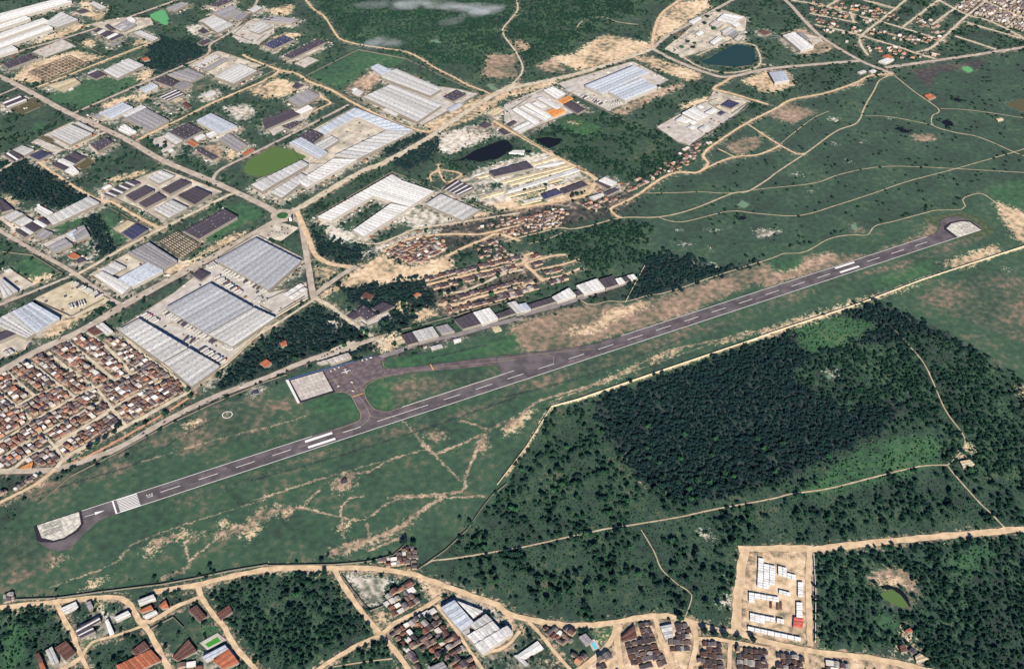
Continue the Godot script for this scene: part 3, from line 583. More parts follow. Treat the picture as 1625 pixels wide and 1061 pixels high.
["warehouse","pale greenish hall at the picture edge beside grass","L",3,"b",7,[-975.4,-149.2,-970.2,-161.7,-927.5,-121.9,-946.4,-98.2]],
["warehouse","bluish warehouse beside the beige truck yard","B",4,"b",9,[-917.2,-56.1,-888.7,-85.1,-824.4,-37.7,-854.8,5.8]],
["warehouse","pale warehouse left of the beige truck yard","L",4,"b",9,[-945.1,-23.4,-917.8,-56.1,-855.1,4.9,-866.6,19.7]],
["warehouse","dark warehouse at the picture edge above the avenue","D",3,"a",8,[-924.8,12,-903.4,-7.9,-886.7,5,-917.9,32.8]],
["warehouse","huge grey warehouse nearest the roundabout","M",10,"a",9,[-573.9,-217.3,-509.2,-293.9,-407.9,-215.7,-456.1,-122.5]],
["warehouse","huge middle grey warehouse, upper part before its dark seam","M",9,"a",9,[-638.7,-67.6,-570.8,-143.4,-477.8,-69.6,-546.9,7.3]],
["warehouse","huge middle grey warehouse, lower part past its dark seam","L",5,"a",9,[-544.4,9.2,-475.6,-67.6,-431.8,-38.9,-494.8,43.8]],
["warehouse","long pale warehouse along the neighbourhood, upper part","L",10,"a",9,[-708,-3.1,-679.9,-35.5,-573.4,47.5,-609.5,85.6]],
["warehouse","long pale warehouse along the neighbourhood, lower part","L",6,"a",9,[-606.5,87.4,-570.7,49.3,-507.1,97.2,-544.9,150.2]],
["canopy","dark gatehouse canopy of the huge warehouses","D",2,"b",5,[-612.6,-175.5,-598.8,-193.8,-577.7,-179.2,-591.4,-156.8]],
["canopy","white canopy, upper one at the road bend","W",3,"b",5,[-428.7,-113.4,-400.8,-148.3,-393.1,-142.5,-420.6,-107.2]],
["canopy","white canopy, lower one at the road bend","W",3,"b",5,[-418.1,-104.6,-392.2,-136.2,-385.3,-131,-410,-98]],
["warehouse","upper long wing of the U-shaped striped greenhouse-like warehouse","W",22,"b",9,[-395.7,-369.4,-257.2,-533.3,-235.8,-513.5,-367,-356.8]],
["warehouse","broad head of the U-shaped striped warehouse","W",12,"b",9,[-289.2,-449.3,-237,-510.9,-164,-466.4,-210.5,-408.2]],
["warehouse","lower long wing of the U-shaped striped warehouse","W",14,"b",9,[-318.4,-322.1,-250,-419.3,-211,-405.8,-295.4,-300.2]],
["warehouse","separate six-bay light grey warehouse beside the U-shaped one","L",6,"a",8,[-179.2,-419.6,-148.9,-456.5,-68.4,-396.3,-99.7,-358.9]],
["warehouse","dark hall with white strips above the six-bay warehouse","K",12,"a",6,[-144.7,-479.4,-118.7,-515.3,-79.4,-481.7,-110.6,-454.4]],
["warehouse","long dark hall above the block stacks","D",4,"b",7,[-49.4,-545.6,33.4,-590,47.8,-564.2,-37.1,-527.3]],
["warehouse","dark blue roofed hall at the foot of the block stacks","S",3,"b",6,[60.4,-457.4,94.1,-479.4,106.7,-464,68.3,-440]],
["warehouse","dark hall right of the dark blue roofed hall","D",4,"b",6,[101.2,-477.2,150.2,-509.9,161.9,-495,110.1,-460.9]],
["warehouse","bright white shed at the dirt road end","W",2,"b",6,[183.9,-513,199.2,-528,223.6,-506.2,211.3,-490.6]],
["shed","dark lean-to in front of the bright white shed","D",2,"b",4,[176.7,-511.7,184.2,-516.2,211.5,-492.9,203.7,-482.6]],
["warehouse","white shed below the block yard","W",2,"a",5,[161.6,-450.3,188.4,-465.6,193.3,-459,170.6,-441.6]],
["warehouse","dark shed below the bright white shed","D",2,"a",5,[193.2,-465.6,218.2,-485.5,227.2,-478.8,199.7,-456]],
["gravel_heap","pale gravel heap beside the dark lake","L",2,"b",3,[-7.2,-632.7,4,-644.9,29,-644.9,26.4,-627.9]],
["hangar","dark hangar nearest the terminal","D",2,"b",6,[-196.9,7.5,-179.8,-0.7,-167,28.3,-185.4,36.3]],
["hangar","pale hangar second from the terminal","L",4,"b",7,[-179,0.5,-143.7,-14.8,-131.3,12.2,-166.3,27.2]],
["hangar","grey roofed annex between pale and dark hangars","G",3,"b",5,[-137.9,-16.1,-117.5,-24.5,-103.3,-3.1,-126.6,3.9]],
["hangar","broad dark hangar left of the bright white one","D",4,"b",6,[-105.3,-36.4,-72.2,-57,-55,-24.4,-88.7,-9]],
["hangar","bright white hangar in the middle of the row","W",4,"b",7,[-71.4,-55.7,-41.6,-70.4,-25.4,-38.7,-55,-21.9]],
["hangar","low dark hangar with thin stripes right of the white one","D",5,"b",5,[-31.6,-52.2,-0,-71.8,8.2,-57,-25.5,-40.1]],
["hangar","tall pale hangar with two roof tones","L",2,"b",7,[-9.2,-84,6,-90.3,24,-58.1,8.2,-53.3]],
["hangar","bluish white hangar beside the striped dark ones","B",2,"b",6,[12.5,-81.3,25.5,-86.3,35.1,-67.7,23.7,-60.4]],
["hangar","row of dark hangar bays with pale seams","D",6,"b",5,[27.7,-81.4,73,-103.9,81.8,-91.3,35.9,-69]],
["hangar","white hangar with notched corner","W",4,"b",7,[74.5,-102.5,107.6,-131.3,119.7,-107.6,84,-88.2]],
["hangar","small dark hangar between two white ones","D",2,"b",5,[115,-121.7,127.5,-128.1,133.9,-115.3,122.1,-108.9]],
["hangar","widest white stepped hangar","W",5,"b",7,[121,-138.2,161.6,-160.4,175.4,-130.5,134.4,-111.9]],
["hangar","dark hangar right of the stepped white one","D",4,"b",6,[167.1,-160.4,193.5,-172.3,201,-143.5,177,-131.9]],
["hangar","small white hangar second from the row end","W",2,"b",5,[195.7,-161.8,208.1,-167,214.9,-152.6,201.9,-145.3]],
["hangar","small dark hangar next to the row end","D",2,"b",5,[208.6,-167,219.4,-171.8,225.7,-157.8,215.4,-153.1]],
["hangar","last small white hangar at the row end","W",2,"b",5,[219.4,-172.3,232.3,-177.6,238.4,-165.7,226.9,-158.4]],
["shed","small white shed on grass below the service road","L",2,"b",4,[-145.4,39.6,-126.8,31.6,-122.2,38.5,-142.1,47.6]],
["shed","tiny white hut on grass below the service road","W",1,"a",4,[-105.5,18.9,-92.4,14.3,-90.7,21.3,-102.9,28.2]],
["shed","small tan equipment pad below the service road","Y",1,"a",2,[-37.9,-18.7,-23.8,-23.4,-17.8,-9.2,-31.1,-3.3]],
["terminal_building","pale flat-roofed airport terminal main block","P",4,"b",6,[-324.7,77.4,-289,57.7,-281.4,69.8,-315.5,88.7]],
["terminal_building","pale lower wing of the airport terminal","P",2,"b",5,[-341.2,83.6,-325.7,76.2,-321,82.9,-333.3,87.1]],
["house","tan roofed house behind the dark hangar","Y",2,"a",4,[-211.2,14.3,-200,7.3,-190.7,24.7,-204.1,31.6]],
["building","dark roofed main block of the walled compound","D",2,"b",5,[-287,-61.2,-275.6,-82.8,-246.6,-52.4,-265,-34.6]],
["building","dark roofed left block of the walled compound","D",1,"a",5,[-302,-46.6,-291.7,-63.2,-277.6,-47.6,-289.1,-37]],
["building","dark roofed right block of the walled compound","D",2,"a",5,[-259.4,-71,-239.9,-90.3,-217.1,-76.9,-240.1,-56.3]],
["house","brown roofed house above the walled compound","R",1,"a",4,[-282.6,-107.1,-276.3,-121.8,-259.6,-113.2,-264.9,-97.1]],
["house","orange roofed house alone among trees","C",1,"a",4,[-185.2,-112.2,-178.1,-120.8,-170.2,-115.7,-178.7,-105.6]],
["house","orange roofed house in the wood above the terminal","C",2,"a",5,[-413.5,29.7,-406.9,27.5,-399.6,35.1,-405.9,39.4]],
["house","orange and white house in the wood beside the road","C",2,"a",5,[-440.4,85.1,-430.8,74.1,-419.1,85.1,-428.4,98.2]],
["house","small clay roofed house deep in the wood","C",1,"a",4,[-414.9,27.8,-404.3,20.9,-399.4,34.7,-408.9,39.2]],
["house","white house with orange corner beside the dirt road","W",3,"a",4,[-635.2,615.2,-616.7,603.2,-610.3,612.4,-625.7,624.3]],
["house","small grey house beside the dirt road","G",1,"a",4,[-602.4,605.2,-596.4,601.8,-589.6,612.4,-594.5,617.2]],
["warehouse","long white and dark striped shed, upper of a pair","K",3,"a",5,[-604.2,651,-577.2,629.6,-571.4,637.2,-598.4,659.8]],
["warehouse","white and dark striped shed, lower of a pair","K",4,"a",5,[-598.4,659.8,-581.7,646.9,-574.5,655.1,-592,666.6]],
["warehouse","white shed in a fenced lawn","W",2,"a",5,[-555.1,631.6,-538.7,619.7,-533.2,625.9,-550.1,637.7]],
["house","white house with dark yard right of the striped sheds","W",1,"b",4,[-566.2,637.8,-563.3,633,-548.3,657.1,-553.2,661.8]],
["house","white block above orange roofs by the lane","W",2,"a",5,[-529.3,601.7,-509.8,591,-503.9,599.4,-525.1,609.4]],
["house","orange roofed house below the white block","C",2,"a",5,[-522.7,619.4,-508.9,609.7,-503.3,617.4,-517.1,623.7]],
["house","narrow white block below the orange roof","W",1,"a",4,[-516.3,628,-500.3,618.1,-496.5,622.9,-510.6,632.7]],
["house","orange roofed house at the end of the row","C",1,"a",4,[-497.5,610.1,-490.5,600.3,-482.5,613.8,-491.7,615.8]],
["warehouse","pale grey metal shed beside brown houses","L",2,"b",5,[-633.9,687.6,-627.1,680.4,-610.7,704.8,-618.2,710.5]],
["house","brown tiled houses beside the pale metal shed","R",3,"a",4,[-623.7,681.5,-611.4,670.2,-592.1,689.5,-602.1,702.7]],
["house","row of clay roofed terrace houses","C",6,"b",4,[-532.8,711.1,-491.8,684.2,-473.2,702.7,-516.6,727.4]],
["house","brown and white roofed house above the terrace","R",3,"b",4,[-517.9,686.9,-504,670.2,-494.2,681.5,-509.5,694]],
["house","large brown roofed farmhouse among trees","R",3,"a",4,[-460.1,697.5,-444.1,668,-428.4,686.9,-450,703.2]],
["warehouse","long blue-white roofed annex below the walled lawn","B",2,"a",5,[-419.2,696.9,-391.8,677.7,-385.6,684.9,-412.3,704]],
["house","orange hipped roof house below the walled lawn","C",3,"a",5,[-403.5,704,-387.2,682.2,-367.5,706.1,-385.7,717]],
["house","brown roofed house beside the dirt junction","R",2,"b",4,[-454.4,618.6,-444.9,608.9,-426.6,629.4,-434.4,638.3]],
["house","white and clay roofed house right of the dirt road","R",3,"a",4,[-414.4,624.3,-398.9,608.9,-391.7,620.9,-405.4,635.5]],
["house","small brown house near the bottom edge","R",1,"a",4,[-647,692.7,-642.4,689.5,-632.9,702.7,-636.8,708]],
["house","small orange house at the bottom edge","C",1,"b",4,[-636.8,708,-632.9,704,-622.3,719.6,-628.8,723.5]],
["factory_hall","bluish main hall of the large bottom factory","B",4,"a",8,[-100,616.5,-81.4,603.6,-53.5,641.7,-70.5,656.2]],
["canopy","white triangular canopy of the large bottom factory","W",3,"b",5,[-77.3,603.5,-72.2,605.3,-40.7,620.3,-53.8,632.5]],
["factory_hall","pale upper hall of the large bottom factory","L",3,"b",7,[-58.3,646,-36.3,627.1,-27.7,637.5,-51.1,653.7]],
["factory_hall","white middle hall with roof lights of the large bottom factory","W",5,"b",7,[-62,663.8,-27,639.2,-16.4,652.9,-50.6,678]],
["factory_hall","white front hall of the large bottom factory","W",4,"b",8,[-51.2,679.6,-6.7,647.7,1.6,658.7,-40.6,695.2]],
["shed","pale connecting block of the large bottom factory","L",1,"a",6,[-70.6,655.5,-59.7,647,-58,657.2,-64.8,662.2]],
["house","brown roofed house in the factory corner","R",2,"a",4,[-56.1,626.5,-47.8,620.4,-42,623.9,-53.1,631.7]],
["warehouse","grey dark roofed hall at the bottom edge","G",3,"a",5,[-110.5,714.1,-93.4,704.4,-84.7,717.3,-104.3,730]],
["house","grey house with turquoise pool beside it","G",2,"b",4,[91.9,663.7,101.6,658,111,671.3,100.7,678.3]],
["house","white terrace house with blue pool cover","W",1,"a",3,[4.8,694.6,35.1,669.5,43.1,682.1,15.8,699.9]],
["shed","white walkway roof beside the terrace house","L",1,"b",3,[2.6,694.1,8.1,692,22.4,707.2,18,710.4]],
["house","brown roofed block beside the fork of dirt roads","R",2,"a",4,[150.8,662.6,170.2,643.3,171.9,665.3,151.2,672.1]],
["house","pale concrete roofed house at the lane corner","L",2,"a",4,[205.1,646.1,222.5,642,221.3,664,209.8,666.7]],
["house","pale walled farmhouse in the forest clearing","Y",3,"a",4,[713.1,324.5,729.7,320.9,734.8,331.8,714.1,339.1]],
["house","brown hipped house in the dense wood","Y",2,"a",4,[545.4,696.1,553.4,690.8,563.1,700.1,545.1,705.9]],
["house","brown house with white porch in the dense wood","R",2,"a",4,[528.7,678.8,536.4,674.8,537.8,686.9,528.3,689.5]],
["house","orange roofed house in the dense wood","C",1,"a",4,[543.1,653,551,648.3,553.3,654.4,545.3,657.7]],
["shed","dark shed in the dense wood","D",1,"a",3,[539.7,684.8,545.2,680.8,551.2,687.5,545.7,691.4]],
["shed","tiny dark hut on red soil below the runway","D",1,"a",3,[-268.6,366.7,-261.7,359.6,-257.5,370.2,-265.3,373.7]],
["shed","small dark panel hut on the airfield grass","S",1,"a",2,[-441.5,154.5,-433.6,151.5,-430.2,160.7,-437.3,162.8]],
["house","bright orange roofed hall at the street corner","O",4,"a",4,[-779,341.8,-776.8,336.3,-762,325.4,-760.1,340]],
["white_roofed_unit","first in first line, white unit in the big block of the construction site","N",2,"b",3,[359.8,530.7,361.2,522.2,368.8,524.3,367.2,532.8]],
["white_roofed_unit","first in second line, white unit in the big block of the construction site","N",2,"b",3,[358.1,539.8,359.4,531.3,367,533.4,365.4,541.9]],
["white_roofed_unit","first in third line, white unit in the big block of the construction site","N",2,"b",3,[356.4,548.8,357.7,540.4,365.3,542.5,363.7,550.9]],
["white_roofed_unit","first in fourth line, white unit in the big block of the construction site","N",2,"b",3,[354.7,557.7,356,549.4,363.5,551.5,361.9,559.8]],
["white_roofed_unit","first in fifth line, white unit in the big block of the construction site","N",2,"b",3,[353,566.6,354.3,558.3,361.8,560.4,360.2,568.6]],
["white_roofed_unit","first in sixth line, white unit in the big block of the construction site","N",2,"b",3,[351.3,575.4,352.6,567.2,360.1,569.2,358.5,577.4]],
["white_roofed_unit","second in second line, white unit in the big block of the construction site","N",2,"b",3,[366.2,542,367.6,533.6,375.2,535.7,373.5,544.1]],
["white_roofed_unit","second in third line, white unit in the big block of the construction site","N",2,"b",3,[364.5,551,365.8,542.6,373.4,544.7,371.8,553.1]],
["white_roofed_unit","second in fourth line, white unit in the big block of the construction site","N",2,"b",3,[362.8,559.9,364.1,551.6,371.6,553.7,370,562]],
["white_roofed_unit","second in fifth line, white unit in the big block of the construction site","N",2,"b",3,[361,568.8,362.4,560.5,369.9,562.6,368.2,570.8]],
["white_roofed_unit","second in sixth line, white unit in the big block of the construction site","N",2,"b",3,[359.3,577.6,360.7,569.4,368.1,571.4,366.5,579.6]],
["white_roofed_unit","third in second line, white unit in the big block of the construction site","N",2,"b",3,[374.4,544.3,375.8,535.9,383.3,538,381.6,546.4]],
["white_roofed_unit","third in third line, white unit in the big block of the construction site","N",2,"b",3,[372.6,553.2,374,544.9,381.5,547,379.8,555.3]],
["white_roofed_unit","third in fourth line, white unit in the big block of the construction site","N",2,"b",3,[370.8,562.1,372.2,553.9,379.7,555.9,378,564.2]],
["white_roofed_unit","third in fifth line, white unit in the big block of the construction site","N",2,"b",3,[369.1,571,370.4,562.8,377.9,564.8,376.3,573]],
["white_roofed_unit","first in first line, white unit in the small upper block of the site","N",2,"b",3,[386.2,545.4,387.6,537.4,393.2,539.5,391.8,547.5]],
["white_roofed_unit","first in second line, white unit in the small upper block of the site","N",2,"b",3,[384.7,554,386.1,546,391.7,548.1,390.3,556.1]],
["white_roofed_unit","second in first line, white unit in the small upper block of the site","N",2,"b",3,[392.2,547.7,393.6,539.6,399.3,541.7,397.8,549.8]],
["white_roofed_unit","second in second line, white unit in the small upper block of the site","N",2,"b",3,[390.7,556.2,392.1,548.3,397.7,550.4,396.3,558.3]],
["white_roofed_unit","third in second line, white unit in the small upper block of the site","N",2,"b",3,[396.8,558.5,398.2,550.5,403.8,552.6,402.3,560.5]],
["white_roofed_unit","fourth in second line, white unit in the small upper block of the site","N",2,"b",3,[402.8,560.7,404.2,552.8,409.8,554.8,408.3,562.8]],
["white_roofed_unit","first in first line, white unit in the upper column at the site edge","N",2,"b",3,[409.4,575.4,410.9,567.2,418.3,567.9,416.8,576]],
["white_roofed_unit","first in second line, white unit in the upper column at the site edge","N",2,"b",3,[407.8,584.1,409.3,576,416.7,576.7,415.1,584.8]],
["white_roofed_unit","first in third line, white unit in the upper column at the site edge","N",2,"b",3,[406.2,592.7,407.7,584.7,415,585.4,413.5,593.4]],
["white_roofed_unit","first in first line, white unit in the middle row of the site","N",2,"b",3,[336.4,593.7,337.6,586,345.3,587.6,344.1,595.3]],
["white_roofed_unit","first in second line, white unit in the middle row of the site","N",2,"b",3,[335.1,601.9,336.3,594.2,344,595.9,342.8,603.6]],
["white_roofed_unit","second in first line, white unit in the middle row of the site","N",2,"b",3,[344.7,595.5,345.9,587.8,353.7,589.4,352.4,597.1]],
["white_roofed_unit","third in first line, white unit in the middle row of the site","N",2,"b",3,[353,597.3,354.2,589.6,362,591.2,360.7,598.9]],
["white_roofed_unit","fourth in first line, white unit in the middle row of the site","N",2,"b",3,[361.3,599,362.6,591.4,370.3,593,369,600.7]],
["white_roofed_unit","fifth in first line, white unit in the middle row of the site","N",2,"b",3,[369.6,600.8,370.9,593.2,378.6,594.8,377.3,602.5]],
["white_roofed_unit","first in first line, white unit in the lower column at the site edge","N",2,"b",3,[400.7,612,402.2,603.7,410.3,604.4,408.7,612.6]],
["white_roofed_unit","first in second line, white unit in the lower column at the site edge","N",2,"b",3,[399.1,620.8,400.6,612.6,408.6,613.2,407.1,621.4]],
["white_roofed_unit","first in third line, white unit in the lower column at the site edge","N",2,"b",3,[397.5,629.5,398.9,621.4,407,622,405.5,630.1]],
["white_roofed_unit","first in first line, white unit in the lower row of the site","N",2,"b",3,[332.8,628.6,333.7,622.4,340,624,339.1,630.2]],
["white_roofed_unit","first in second line, white unit in the lower row of the site","N",2,"b",3,[331.8,635.2,332.7,629,339,630.7,338.1,636.8]],
["white_roofed_unit","second in first line, white unit in the lower row of the site","N",2,"b",3,[339.6,630.3,340.5,624.2,346.8,625.8,345.8,631.9]],
["white_roofed_unit","second in second line, white unit in the lower row of the site","N",2,"b",3,[338.5,636.9,339.5,630.8,345.8,632.4,344.8,638.5]],
["white_roofed_unit","third in first line, white unit in the lower row of the site","N",2,"b",3,[346.3,632.1,347.3,625.9,353.6,627.5,352.6,633.7]],
["white_roofed_unit","third in second line, white unit in the lower row of the site","N",2,"b",3,[345.3,638.6,346.2,632.5,352.5,634.1,351.5,640.2]],
["white_roofed_unit","fourth in first line, white unit in the lower row of the site","N",2,"b",3,[353.1,633.8,354.1,627.7,360.4,629.3,359.3,635.4]],
["white_roofed_unit","fifth in first line, white unit in the lower row of the site","N",2,"b",3,[359.8,635.5,360.8,629.4,367.1,631,366.1,637.1]],
["white_roofed_unit","first in first line, white unit in the short row of the site","N",2,"b",3,[368.7,637.6,369.8,631.1,374.3,632.4,373.2,638.8]],
["white_roofed_unit","second in first line, white unit in the short row of the site","N",2,"b",3,[373.6,638.9,374.7,632.5,379.2,633.8,378,640.2]],
["white_roofed_unit","first in first line, white unit beside the material stacks of the site","N",2,"b",3,[380.4,587.5,381.4,581.8,386.2,583.3,385.2,589]],
["white_roofed_unit","second in first line, white unit beside the material stacks of the site","N",2,"b",3,[385.6,589.1,386.6,583.4,391.4,584.9,390.4,590.7]],
["white_roofed_unit","third in first line, white unit beside the material stacks of the site","N",2,"b",3,[390.8,590.8,391.8,585.1,396.6,586.6,395.6,592.3]],
["white_roofed_unit","first in first line, pale unit in the front row of the site","N",2,"b",3,[326.3,651,327.1,645.3,335.4,647.5,334.5,653.2]],
["white_roofed_unit","second in first line, pale unit in the front row of the site","N",2,"b",3,[335.1,653.4,336,647.7,344.2,649.9,343.3,655.6]],
["white_roofed_unit","third in first line, pale unit in the front row of the site","N",2,"b",3,[343.9,655.7,344.8,650,353,652.3,352.1,657.9]],
["white_roofed_unit","fourth in first line, pale unit in the front row of the site","N",2,"b",3,[352.7,658.1,353.7,652.4,361.9,654.6,360.9,660.3]],
["white_roofed_unit","fifth in first line, pale unit in the front row of the site","N",2,"b",3,[361.5,660.5,362.5,654.8,370.6,657,369.7,662.7]],
["white_roofed_unit","sixth in first line, pale unit in the front row of the site","N",2,"b",3,[370.3,662.8,371.3,657.2,379.4,659.4,378.4,665]],
["white_roofed_unit","seventh in first line, pale unit in the front row of the site","N",2,"b",3,[379,665.2,380,659.6,388.1,661.7,387.1,667.4]],
["white_roofed_unit","eighth in first line, pale unit in the front row of the site","N",2,"b",3,[387.7,667.5,388.8,661.9,396.9,664.1,395.8,669.7]],
["red_roofed_unit","red roofed unit at the lower corner of the construction site","Q",3,"b",3,[389.6,646.3,393.7,629.4,406.6,632,402.6,648.7]],
["brick_stack","left stack of brown bricks in the construction site","R",1,"b",1.5,[363.3,612.5,365.5,599.1,368.3,599.5,366.1,612.8]],
["brick_stack","middle stack of brown bricks in the construction site","R",1,"b",1.5,[372.4,615.1,374.6,601.8,377.4,602.2,375.1,615.5]],
["brick_stack","right stack of brown bricks in the construction site","R",1,"b",1.5,[377,614.7,379.2,601.5,382,601.8,379.7,615.1]],
["block_row","first row of stacked pale concrete blocks in the block yard","L",5,"b",2,[-83.4,-542.3,-61.8,-556.2,-59.3,-551.5,-80.8,-537.7]],
["block_row","second row of stacked pale concrete blocks in the block yard","Y",5,"b",2,[-78.3,-533.1,-51.9,-544.6,-49.4,-539.1,-75.8,-528.6]],
["block_row","third row of stacked pale concrete blocks in the block yard","Y",5,"b",2,[43.3,-588.9,93.3,-619.9,100.5,-612.7,48.1,-581.8]],
["block_row","fourth row of stacked pale concrete blocks in the block yard","L",5,"b",2,[50.5,-577.1,112.5,-600.8,114.8,-594.6,52.8,-571.1]],
["block_row","fifth row of stacked pale concrete blocks in the block yard","Y",5,"b",2,[-25,-514.9,121.9,-588.9,126.6,-581.8,-20.1,-508.2]],
["block_row","sixth row of stacked pale concrete blocks in the block yard","Y",5,"b",2,[-8.1,-505.9,131.4,-579.5,136.1,-573.9,-3.3,-499.2]],
["block_row","seventh row of stacked pale concrete blocks in the block yard","L",5,"b",2,[-10.4,-479.1,138.4,-570.1,147.7,-560.8,-8,-470.3]],
["block_row","eighth row of stacked pale concrete blocks in the block yard","Y",5,"b",2,[-67.1,-457.2,-17.6,-483.6,-15.2,-474.7,-62.2,-448.5]],
["block_row","ninth row of stacked pale concrete blocks in the block yard","Y",5,"b",2,[-10.4,-461.5,66,-496.9,70.7,-490.3,-5.6,-455]],
["block_row","tenth row of stacked pale concrete blocks in the block yard","L",5,"b",2,[22.6,-439.8,62.9,-457.2,65.1,-451.9,27.2,-433.3]],
["block_row","eleventh row of stacked pale concrete blocks in the block yard","Y",5,"b",2,[17.8,-429,60.3,-446.3,61.4,-442,20.1,-424.7]],
["block_row","twelfth row of stacked pale concrete blocks in the block yard","Y",5,"b",2,[76,-514.9,103,-533.1,107.6,-524,78.2,-508.2]],
["shed","small white shed beside the dark shed by the straight dirt road","W",1,"a",4,[-1040,-1010.9,-1024.5,-1027,-1014.4,-1019,-1030.6,-999.1]],
["shed","dark shed on the dirt clearing near the white factory","D",1,"a",4,[-1170.1,-1368.8,-1150.5,-1386.2,-1131.6,-1368.8,-1150,-1354.7]],
["building","pale roofed block of the compound by the triangular green pond","L",2,"a",6,[-1041.5,-1270.4,-1028.7,-1293.2,-999.8,-1264.3,-1016.6,-1244.8]],
["building","white roofed block at the top of the compound by the green pond","W",1,"a",5,[-1019.7,-1309.6,-1008.9,-1320.3,-992.8,-1300.3,-1002.1,-1292.2]],
["building","narrow dark block of the compound by the green pond","D",1,"b",5,[-1067.4,-1277.4,-1062.5,-1289.1,-1035.2,-1257.3,-1042.3,-1247]],
["shed","tiny white shed in front of the pale tan building","W",1,"a",4,[-1070.4,-931.1,-1063,-943.4,-1052,-932.1,-1059.7,-923.4]],
["shed","long grey lean-to beside the straight dirt road","G",2,"a",3,[-1026.3,-1168.2,-1006.7,-1192.7,-999.7,-1185.7,-1018.8,-1158.9]],
["shed","dark hut on the pale clearing in the wood","D",1,"a",5,[-818.2,-1247,-808.5,-1264.6,-787.7,-1242.1,-798.8,-1228.9]],
["shed","dark shed beside the bend of the lane in the wood","D",2,"a",5,[-803.7,-1175.6,-785,-1198.5,-770.3,-1185.6,-787.9,-1161.1]],
["warehouse","grey yard hall right of the three-bay warehouse","G",3,"a",6,[-742.6,-1325,-728.2,-1365.6,-700.9,-1351.6,-717.8,-1306.2]],
["warehouse","dark arched shed beside the top concrete yard","D",2,"a",6,[-660.1,-1312.4,-648.4,-1340.1,-629.6,-1326.2,-640.4,-1306.2]],
["warehouse","low pale hall along the top concrete yard","L",3,"a",5,[-685,-1284.8,-666.8,-1303.4,-635.1,-1287.9,-650.7,-1269.5]],
["warehouse","long narrow office strip between a warehouse and the avenue","L",3,"b",5,[-1002.2,-762.7,-994.3,-769.3,-946.3,-731.1,-950.4,-721]],
["shed","small grey annex near the avenue and the bluish warehouse","G",1,"a",4,[-972.5,-797.7,-954.5,-809.2,-941,-796.3,-954.7,-783.4]],
["building","white front building shaded by trees near the avenue","W",2,"b",5,[-893.5,-745,-884.9,-756.7,-849.9,-721.9,-858.5,-715.1]],
["shed","white shed left of the clay roofed house","W",1,"a",4,[-716.9,-700,-699.5,-715.5,-690.2,-705.5,-706.4,-682]],
["shed","white annex below the bright bluish warehouse","W",2,"a",5,[-691.8,-711.9,-678.3,-725.2,-665.2,-712.8,-679.6,-696]],
["shed","tiny white kiosk beside the avenue trees","W",1,"a",4,[-763.3,-642.2,-756.6,-652.7,-747.4,-643,-754.7,-633.4]],
["shed","tan flat annex below the dark blue striped hall","Y",2,"a",4,[-805.5,-875.9,-791.3,-887.9,-777.1,-879.4,-792.7,-861]],
["house","brown roofed hut beside the dirt road bend","R",1,"b",4,[-775,-856,-769.8,-865.4,-750.1,-842.2,-755.6,-831.5]],
["shed","pale long shed above the dirt road in scrub","L",1,"a",4,[-736.1,-899.5,-716.4,-922.4,-706.5,-914.7,-728.1,-889.4]],
["shed","white box shed beside the long striped hall","W",1,"a",4,[-867.4,-487.9,-856,-501.5,-847.2,-494.7,-858.9,-479.9]],
["shed","bluish roofed pool-like block in the walled works","B",2,"a",5,[-891.8,-312.4,-878.9,-331.2,-860.1,-309.6,-872.6,-294.6]],
["shed","white gatehouse beside the green meadow","W",1,"a",4,[-977.7,-190.4,-968.6,-198.3,-959.9,-191,-969.2,-182.1]],
["house","white roofed house where the neighbourhood meets the avenue","W",2,"b",5,[-754.3,-17.8,-744.5,-29.3,-719,-3.8,-728.1,5.5]],
["house","brown roofed house where the neighbourhood meets the avenue","R",2,"a",4,[-768.2,-7.3,-756.9,-19.6,-735.4,-2.1,-749.7,7.2]],
["shed","small dark shed at the corner of the orange dirt lot","D",2,"a",4,[-529.5,-939.6,-522.9,-962.5,-500.7,-948.4,-515.9,-929.3]],
["shed","upper white hut on brown soil at the fenced factory","W",1,"a",4,[-384.6,-926.8,-377.9,-936.5,-366.8,-925.2,-376.1,-914]],
["shed","dark shed beside a small green pond-like plot","D",2,"a",5,[-508,-872.8,-495.6,-887.8,-479,-870.3,-491,-853]],
["shed","white narrow shed, second from the bottom of the parallel ones","W",2,"b",5,[16,-835.6,23.2,-844.9,82.6,-781.2,73.8,-773.2]],
["shed","short white shed among the parallel ones","W",1,"b",5,[47,-855.2,59.1,-867.1,81.7,-843.9,68,-833.2]],
["building","tan roofed building beside the main road bend","Y",2,"a",5,[-47.6,-816.2,-33.6,-837.6,-17.7,-824.4,-38,-799.3]],
["shed","small dark shed beside the white square shed","D",2,"a",4,[-14.4,-756.2,4.1,-776.9,11.6,-768.9,-5.1,-746.9]],
["building","pale flat block below the long white campus building","P",2,"a",6,[518.7,-1284.5,535.1,-1308.7,557,-1288.8,537.5,-1266.1]],
["building","left white wing of the top campus building","W",2,"a",6,[541,-1312.4,558.5,-1343.3,577.3,-1319.9,562.9,-1296.9]],
["building","pale lower block on the lake side of the campus","P",2,"a",5,[543.2,-1228.9,566.1,-1261.5,575.3,-1248.2,552,-1216.9]],
["building","grey lower block on the lake side of the campus","G",2,"a",5,[560.7,-1222.9,580.2,-1249.4,589.3,-1236.1,569.5,-1211]],
["building","pale corner block on the lake side of the campus","P",1,"a",5,[570.4,-1199.1,587.2,-1225.3,596.2,-1212.2,579.1,-1187.3]],
["shed","tiny pale gatehouse of the campus","P",1,"a",4,[431.5,-1213.1,440.9,-1227.4,447.2,-1220.3,437.4,-1207.2]],
["building","brown building pad beside the isolated white warehouse","R",2,"a",4,[640,-1244.3,655.2,-1256.4,674.5,-1238.2,655,-1223.2]],
